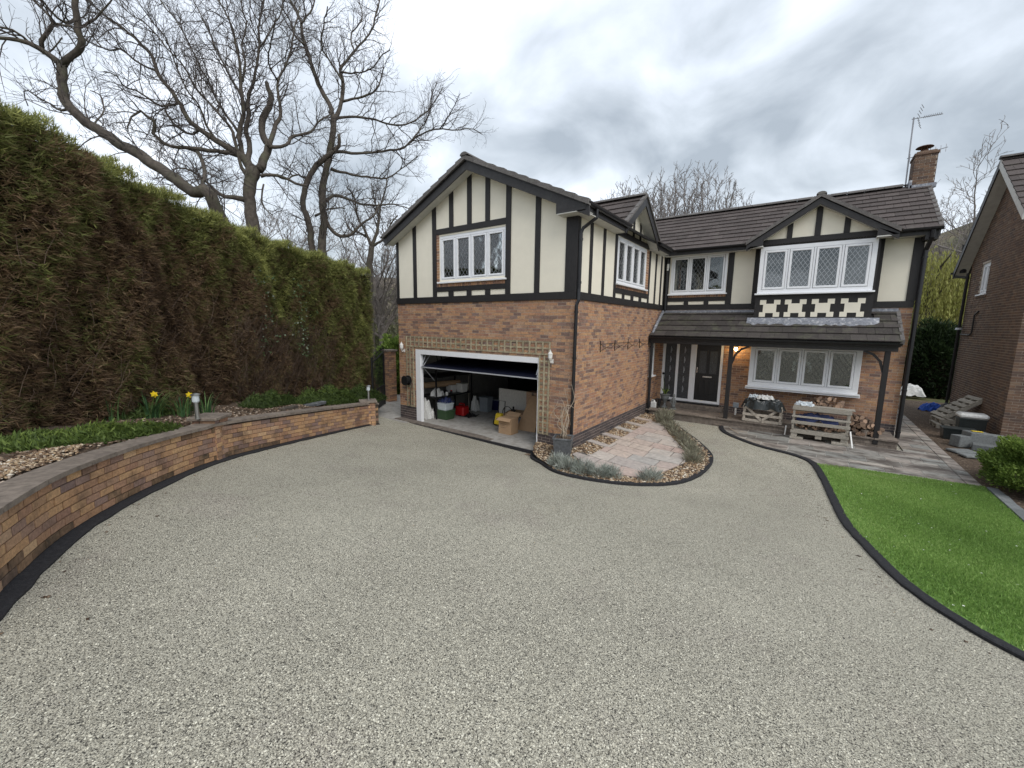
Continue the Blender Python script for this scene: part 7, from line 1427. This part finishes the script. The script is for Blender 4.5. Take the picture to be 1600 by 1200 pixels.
def daff(x, y, n, h, label, flowers, seed):
    t = empty('daffodil', (x, y, bed_z(x, y)), label, 'daffodil', 'daffodils in the raised bed'); r_ = random.Random(seed); z = bed_z(x, y)
    mb = MB()
    for k in range(n):
        a = r_.random()*6.28; L = 1.35*h*r_.uniform(.6, 1.1); o_ = r_.uniform(.02, .16); lean = r_.uniform(.15, .8); b0 = Vector((x+o_*math.cos(a), y+o_*math.sin(a), z)); s = Vector((-math.sin(a), math.cos(a), 0))*.012
        P = []
        for i in range(5): f = i/4; c = b0+Vector((math.cos(a), math.sin(a), 0))*lean*L*f*f+Z*L*(f-.35*lean*f*f*f); w = 1-f*.85; P += [c-s*w, c+s*w]
        mb.add(P, [(2*i, 2*i+1, 2*i+3, 2*i+2) for i in range(4)], t=r_.random())
    mb.build('leaves', 'blade_leaf', t)
    for k in range(flowers):
        a = r_.random()*6.28; fx, fy, fz = x+.12*math.cos(a)+.05*k, y+.12*math.sin(a), z+h*(1.05-.12*k); mb = MB(); mb.tube([(x, y, z), (x+.05*math.cos(a), y+.05*math.sin(a), z+h*.6), (fx, fy, fz)], .005, 4, 0); mb.build('stalk', 'ground_leaf', t)
        mb = MB(); c = Vector((fx, fy, fz)); dr = Vector((.75, -.6, -.1)).normalized(); s = dr.orthogonal().normalized(); u = dr.cross(s)
        for i in range(6): a2 = i*1.047; e = s*math.cos(a2)+u*math.sin(a2); e2 = dr.cross(e); mb.add([c, c+e*.03+e2*.02, c+e*.06, c+e*.03-e2*.02], [(0,1,2,3)])
        mb.tube([c, c+dr*.03], [.014, .022], 8); mb.build('flower', 'petal', t)
daff(-4.17, -6.95, 26, .34, 'clump of long leaves with no flowers nearest the pale shingle', 0, 3); daff(-4.30, -6.45, 34, .38, 'daffodil clump with the tallest yellow flower against the hedge', 1, 4); daff(-4.45, -6.0, 40, .34, 'broad daffodil clump left of the middle pier with a low yellow flower', 1, 5); daff(-4.62, -5.6, 34, .32, 'daffodil leaves closest to the steel bollard light', 0, 6)
def carpet(name, label, cx, cy, rx, ry, ang, h, n, seed, tl=.2, th_=1):
    g = np.random.default_rng(seed); a = g.random(n)*6.283; r = np.sqrt(g.random(n)); u = r*np.cos(a)*rx; v = r*np.sin(a)*ry; x = cx+u*math.cos(ang)-v*math.sin(ang); y = cy+u*math.sin(ang)+v*math.cos(ang); hh = h*(1-r**2)*(.6+.4*np.sin(u*9)*np.sin(v*8)); z = np.array([bed_z(p, q) for p, q in zip(x, y)])+hh*g.random(n)
    D = np.stack([np.cos(a)*.9, np.sin(a)*.9, .5+0*a], 1); o = spray_field(np.stack([x, y, z], 1), D, .09, np.clip(tl+(th_-tl)*g.random(n)*(.4+.6*np.clip(hh/h, 0, 1)), 0, 1), 'ground_leaf', name, None, kind=None, blades=5, spread=1.3, droop=.3, bw=.10, seed=seed); tag(o, label, 'shrub', 'low spreading junipers in the raised bed')
carpet('creeping_juniper', 'bright green creeping mat beside the wall at the left', -2.90, -7.30, 1.05, .36, 2.05, .16, 3600, 201, .25); carpet('creeping_juniper', 'spreading green shrub behind the wall near the far bollard light', -6.2, -2.3, 1.1, .55, 1.85, .55, 3800, 202, .1, .75)
carpet('creeping_juniper', 'darker green shrub at the foot of the hedge right of the middle pier', -5.9, -3.9, 1.0, .35, 2.2, .4, 2400, 203, .05, .5); carpet('creeping_juniper', 'low dark greenery in front of the hedge end', -6.9, -.9, .9, .6, 1.7, .5, 2600, 204, .0, .5); carpet('creeping_juniper', 'green patch behind the daffodils at the hedge foot', -4.75, -6.25, .9, .25, 2.3, .3, 2000, 205, .1, .6)
def smp_bed():
    i = random.randint(0, nA-1); t_ = random.random()*.75; p = bedA[i]*(1-t_)+bedB[i]*t_; return (p[0]+random.uniform(-.1, .1), p[1]+random.uniform(-.1, .1))
pebbles('bark_chippings', 9000, smp_bed, bed_z, 'bark_chip', .022, 'brown bark chippings and dry leaves over the raised bed', .4)
def smp_sh():
    x, y = random.uniform(-3.2, -.6), random.uniform(-8.6, -7.3); return (x, y) if (x+3.0)**2*.6+(y+8.0)**2*2.4 < 3.4 and x < -1.5+(-8.0-y)*-1.2+.9 else None
t_rows = []
def smp_sh():
    i = random.randint(int(nA*.28), int(nA*.42)); t_ = random.uniform(.0, .26); p = bedA[i]*(1-t_)+bedB[i]*t_; return (p[0]+random.uniform(-.05, .02), p[1]+random.uniform(-.05, .05))
pebbles('shingle', 1500, smp_sh, bed_z, 'pebble', .017, 'pale shingle and dry leaves beside the coping at the left', .5)
stone(-5.0, -3.95, 1.02, .5, .14, .10, 2.1, 'dark flat rock lying in the bed behind the right half of the wall', 'bark', 'rocks in the raised bed', 'rock'); stone(-5.45, -3.1, .95, .6, .16, .08, 1.9, 'long dark wet rock below the spreading green shrub', 'slate_planter', 'rocks in the raised bed', 'rock')
# spill of leaf litter and dirt on hard surfaces
def smp_dr():
    x, y = random.uniform(-.9, -.4), random.uniform(-.55, -.05); return (x, y)
pebbles('leaf_litter', 260, smp_dr, lambda x, y: H(x, y)+.012, 'bark_chip', .018, 'dry leaves gathered at the foot of the right garage jamb', .35)
def smp_edge():
    if random.random() < .5: i = random.randint(0, len(EDGE)-1); p = EDGE[i]-NE[i]*abs(random.gauss(0, .12))
    else: i = random.randint(0, len(KERB)-1); p = KERB[i]-kn[i]*sg*(.14+abs(random.gauss(0, .1)))
    return (p[0], p[1])
pebbles('leaf_litter', 240, smp_edge, lambda x, y: H(x, y)+.006, 'bark_chip', .012, 'small dry leaves and crumbs gathered along the edges of the driveway', .25)
# ---- gate at the garage corner
gt = empty('iron_gate', (-7.7, .3, 0), 'black iron gate with spiked bars and solid lower half standing open by the hedge', 'gate')
G0, G1_ = Vector((-7.15, -.25, .04)), Vector((-8.2, 1.0, .04)); gd_ = (G1_-G0)
for k in range(11):
    f = k/10; q = G0+gd_*f; top = 1.75+.28*math.sin(f*math.pi*.5); mb = MB(); mb.tube([q+Z*.7, q+Z*top], .012, 5); mb.tube([q+Z*top, q+Z*(top+.10)], [.022, .002], 5); mb.build('bar', 'iron', gt)
mb = MB(); mb.bar(G0+Z*.72, G1_+Z*.72, .03, .04); mb.bar(G0+Z*1.66, G1_+Z*1.92, .03, .04); mb.bar(G0+Z*.05, G1_+Z*.05, .03, .04); mb.build('rails', 'iron', gt, kind='stuff'); mb = MB(); mb.bar(G0+Z*.38, G1_+Z*.38, .012, .62); mb.build('lower_panel', 'iron', gt); 
for q in (G0, G1_): mb = MB(); mb.tube([q, q+Z*1.85], .028, 6); mb.build('stile', 'iron', gt)
gp_ = empty('gate_pier', (-8.55, 1.55, 0), 'brick gate pier beside the open iron gate', 'pier'); mb = MB(); mb.box((-8.72, 1.38, 0), (-8.40, 1.70, 1.95)); mb.build('core', 'dark_mortar', gp_)
for fr, a0, a1 in ((Fr((0, 1.38, 0), (1, 0, 0)), -8.72, -8.40), (Fr((-8.40, 0, 0), (0, 1, 0)), 1.38, 1.70)):
    for (f, l, r, b, t__, pl) in lay_bricks(fr, a0, a1, .0, 1.95, plinth=0): c = f.P((l+r)/2, (b+t__)/2, -.004); place_unit('brick', 'hbrick', 'brick', gp_, c, f.ux, -f.n, (r-l, .022, t__-b))
mb = MB(); mb.box((-8.77, 1.33, 1.95), (-8.35, 1.75, 2.01)); mb.build('cap', 'coping', gp_)
print('objects', len(bpy.data.objects), 'tris', sum(len(m.loops)-2*len(m.polygons) for m in bpy.data.meshes))
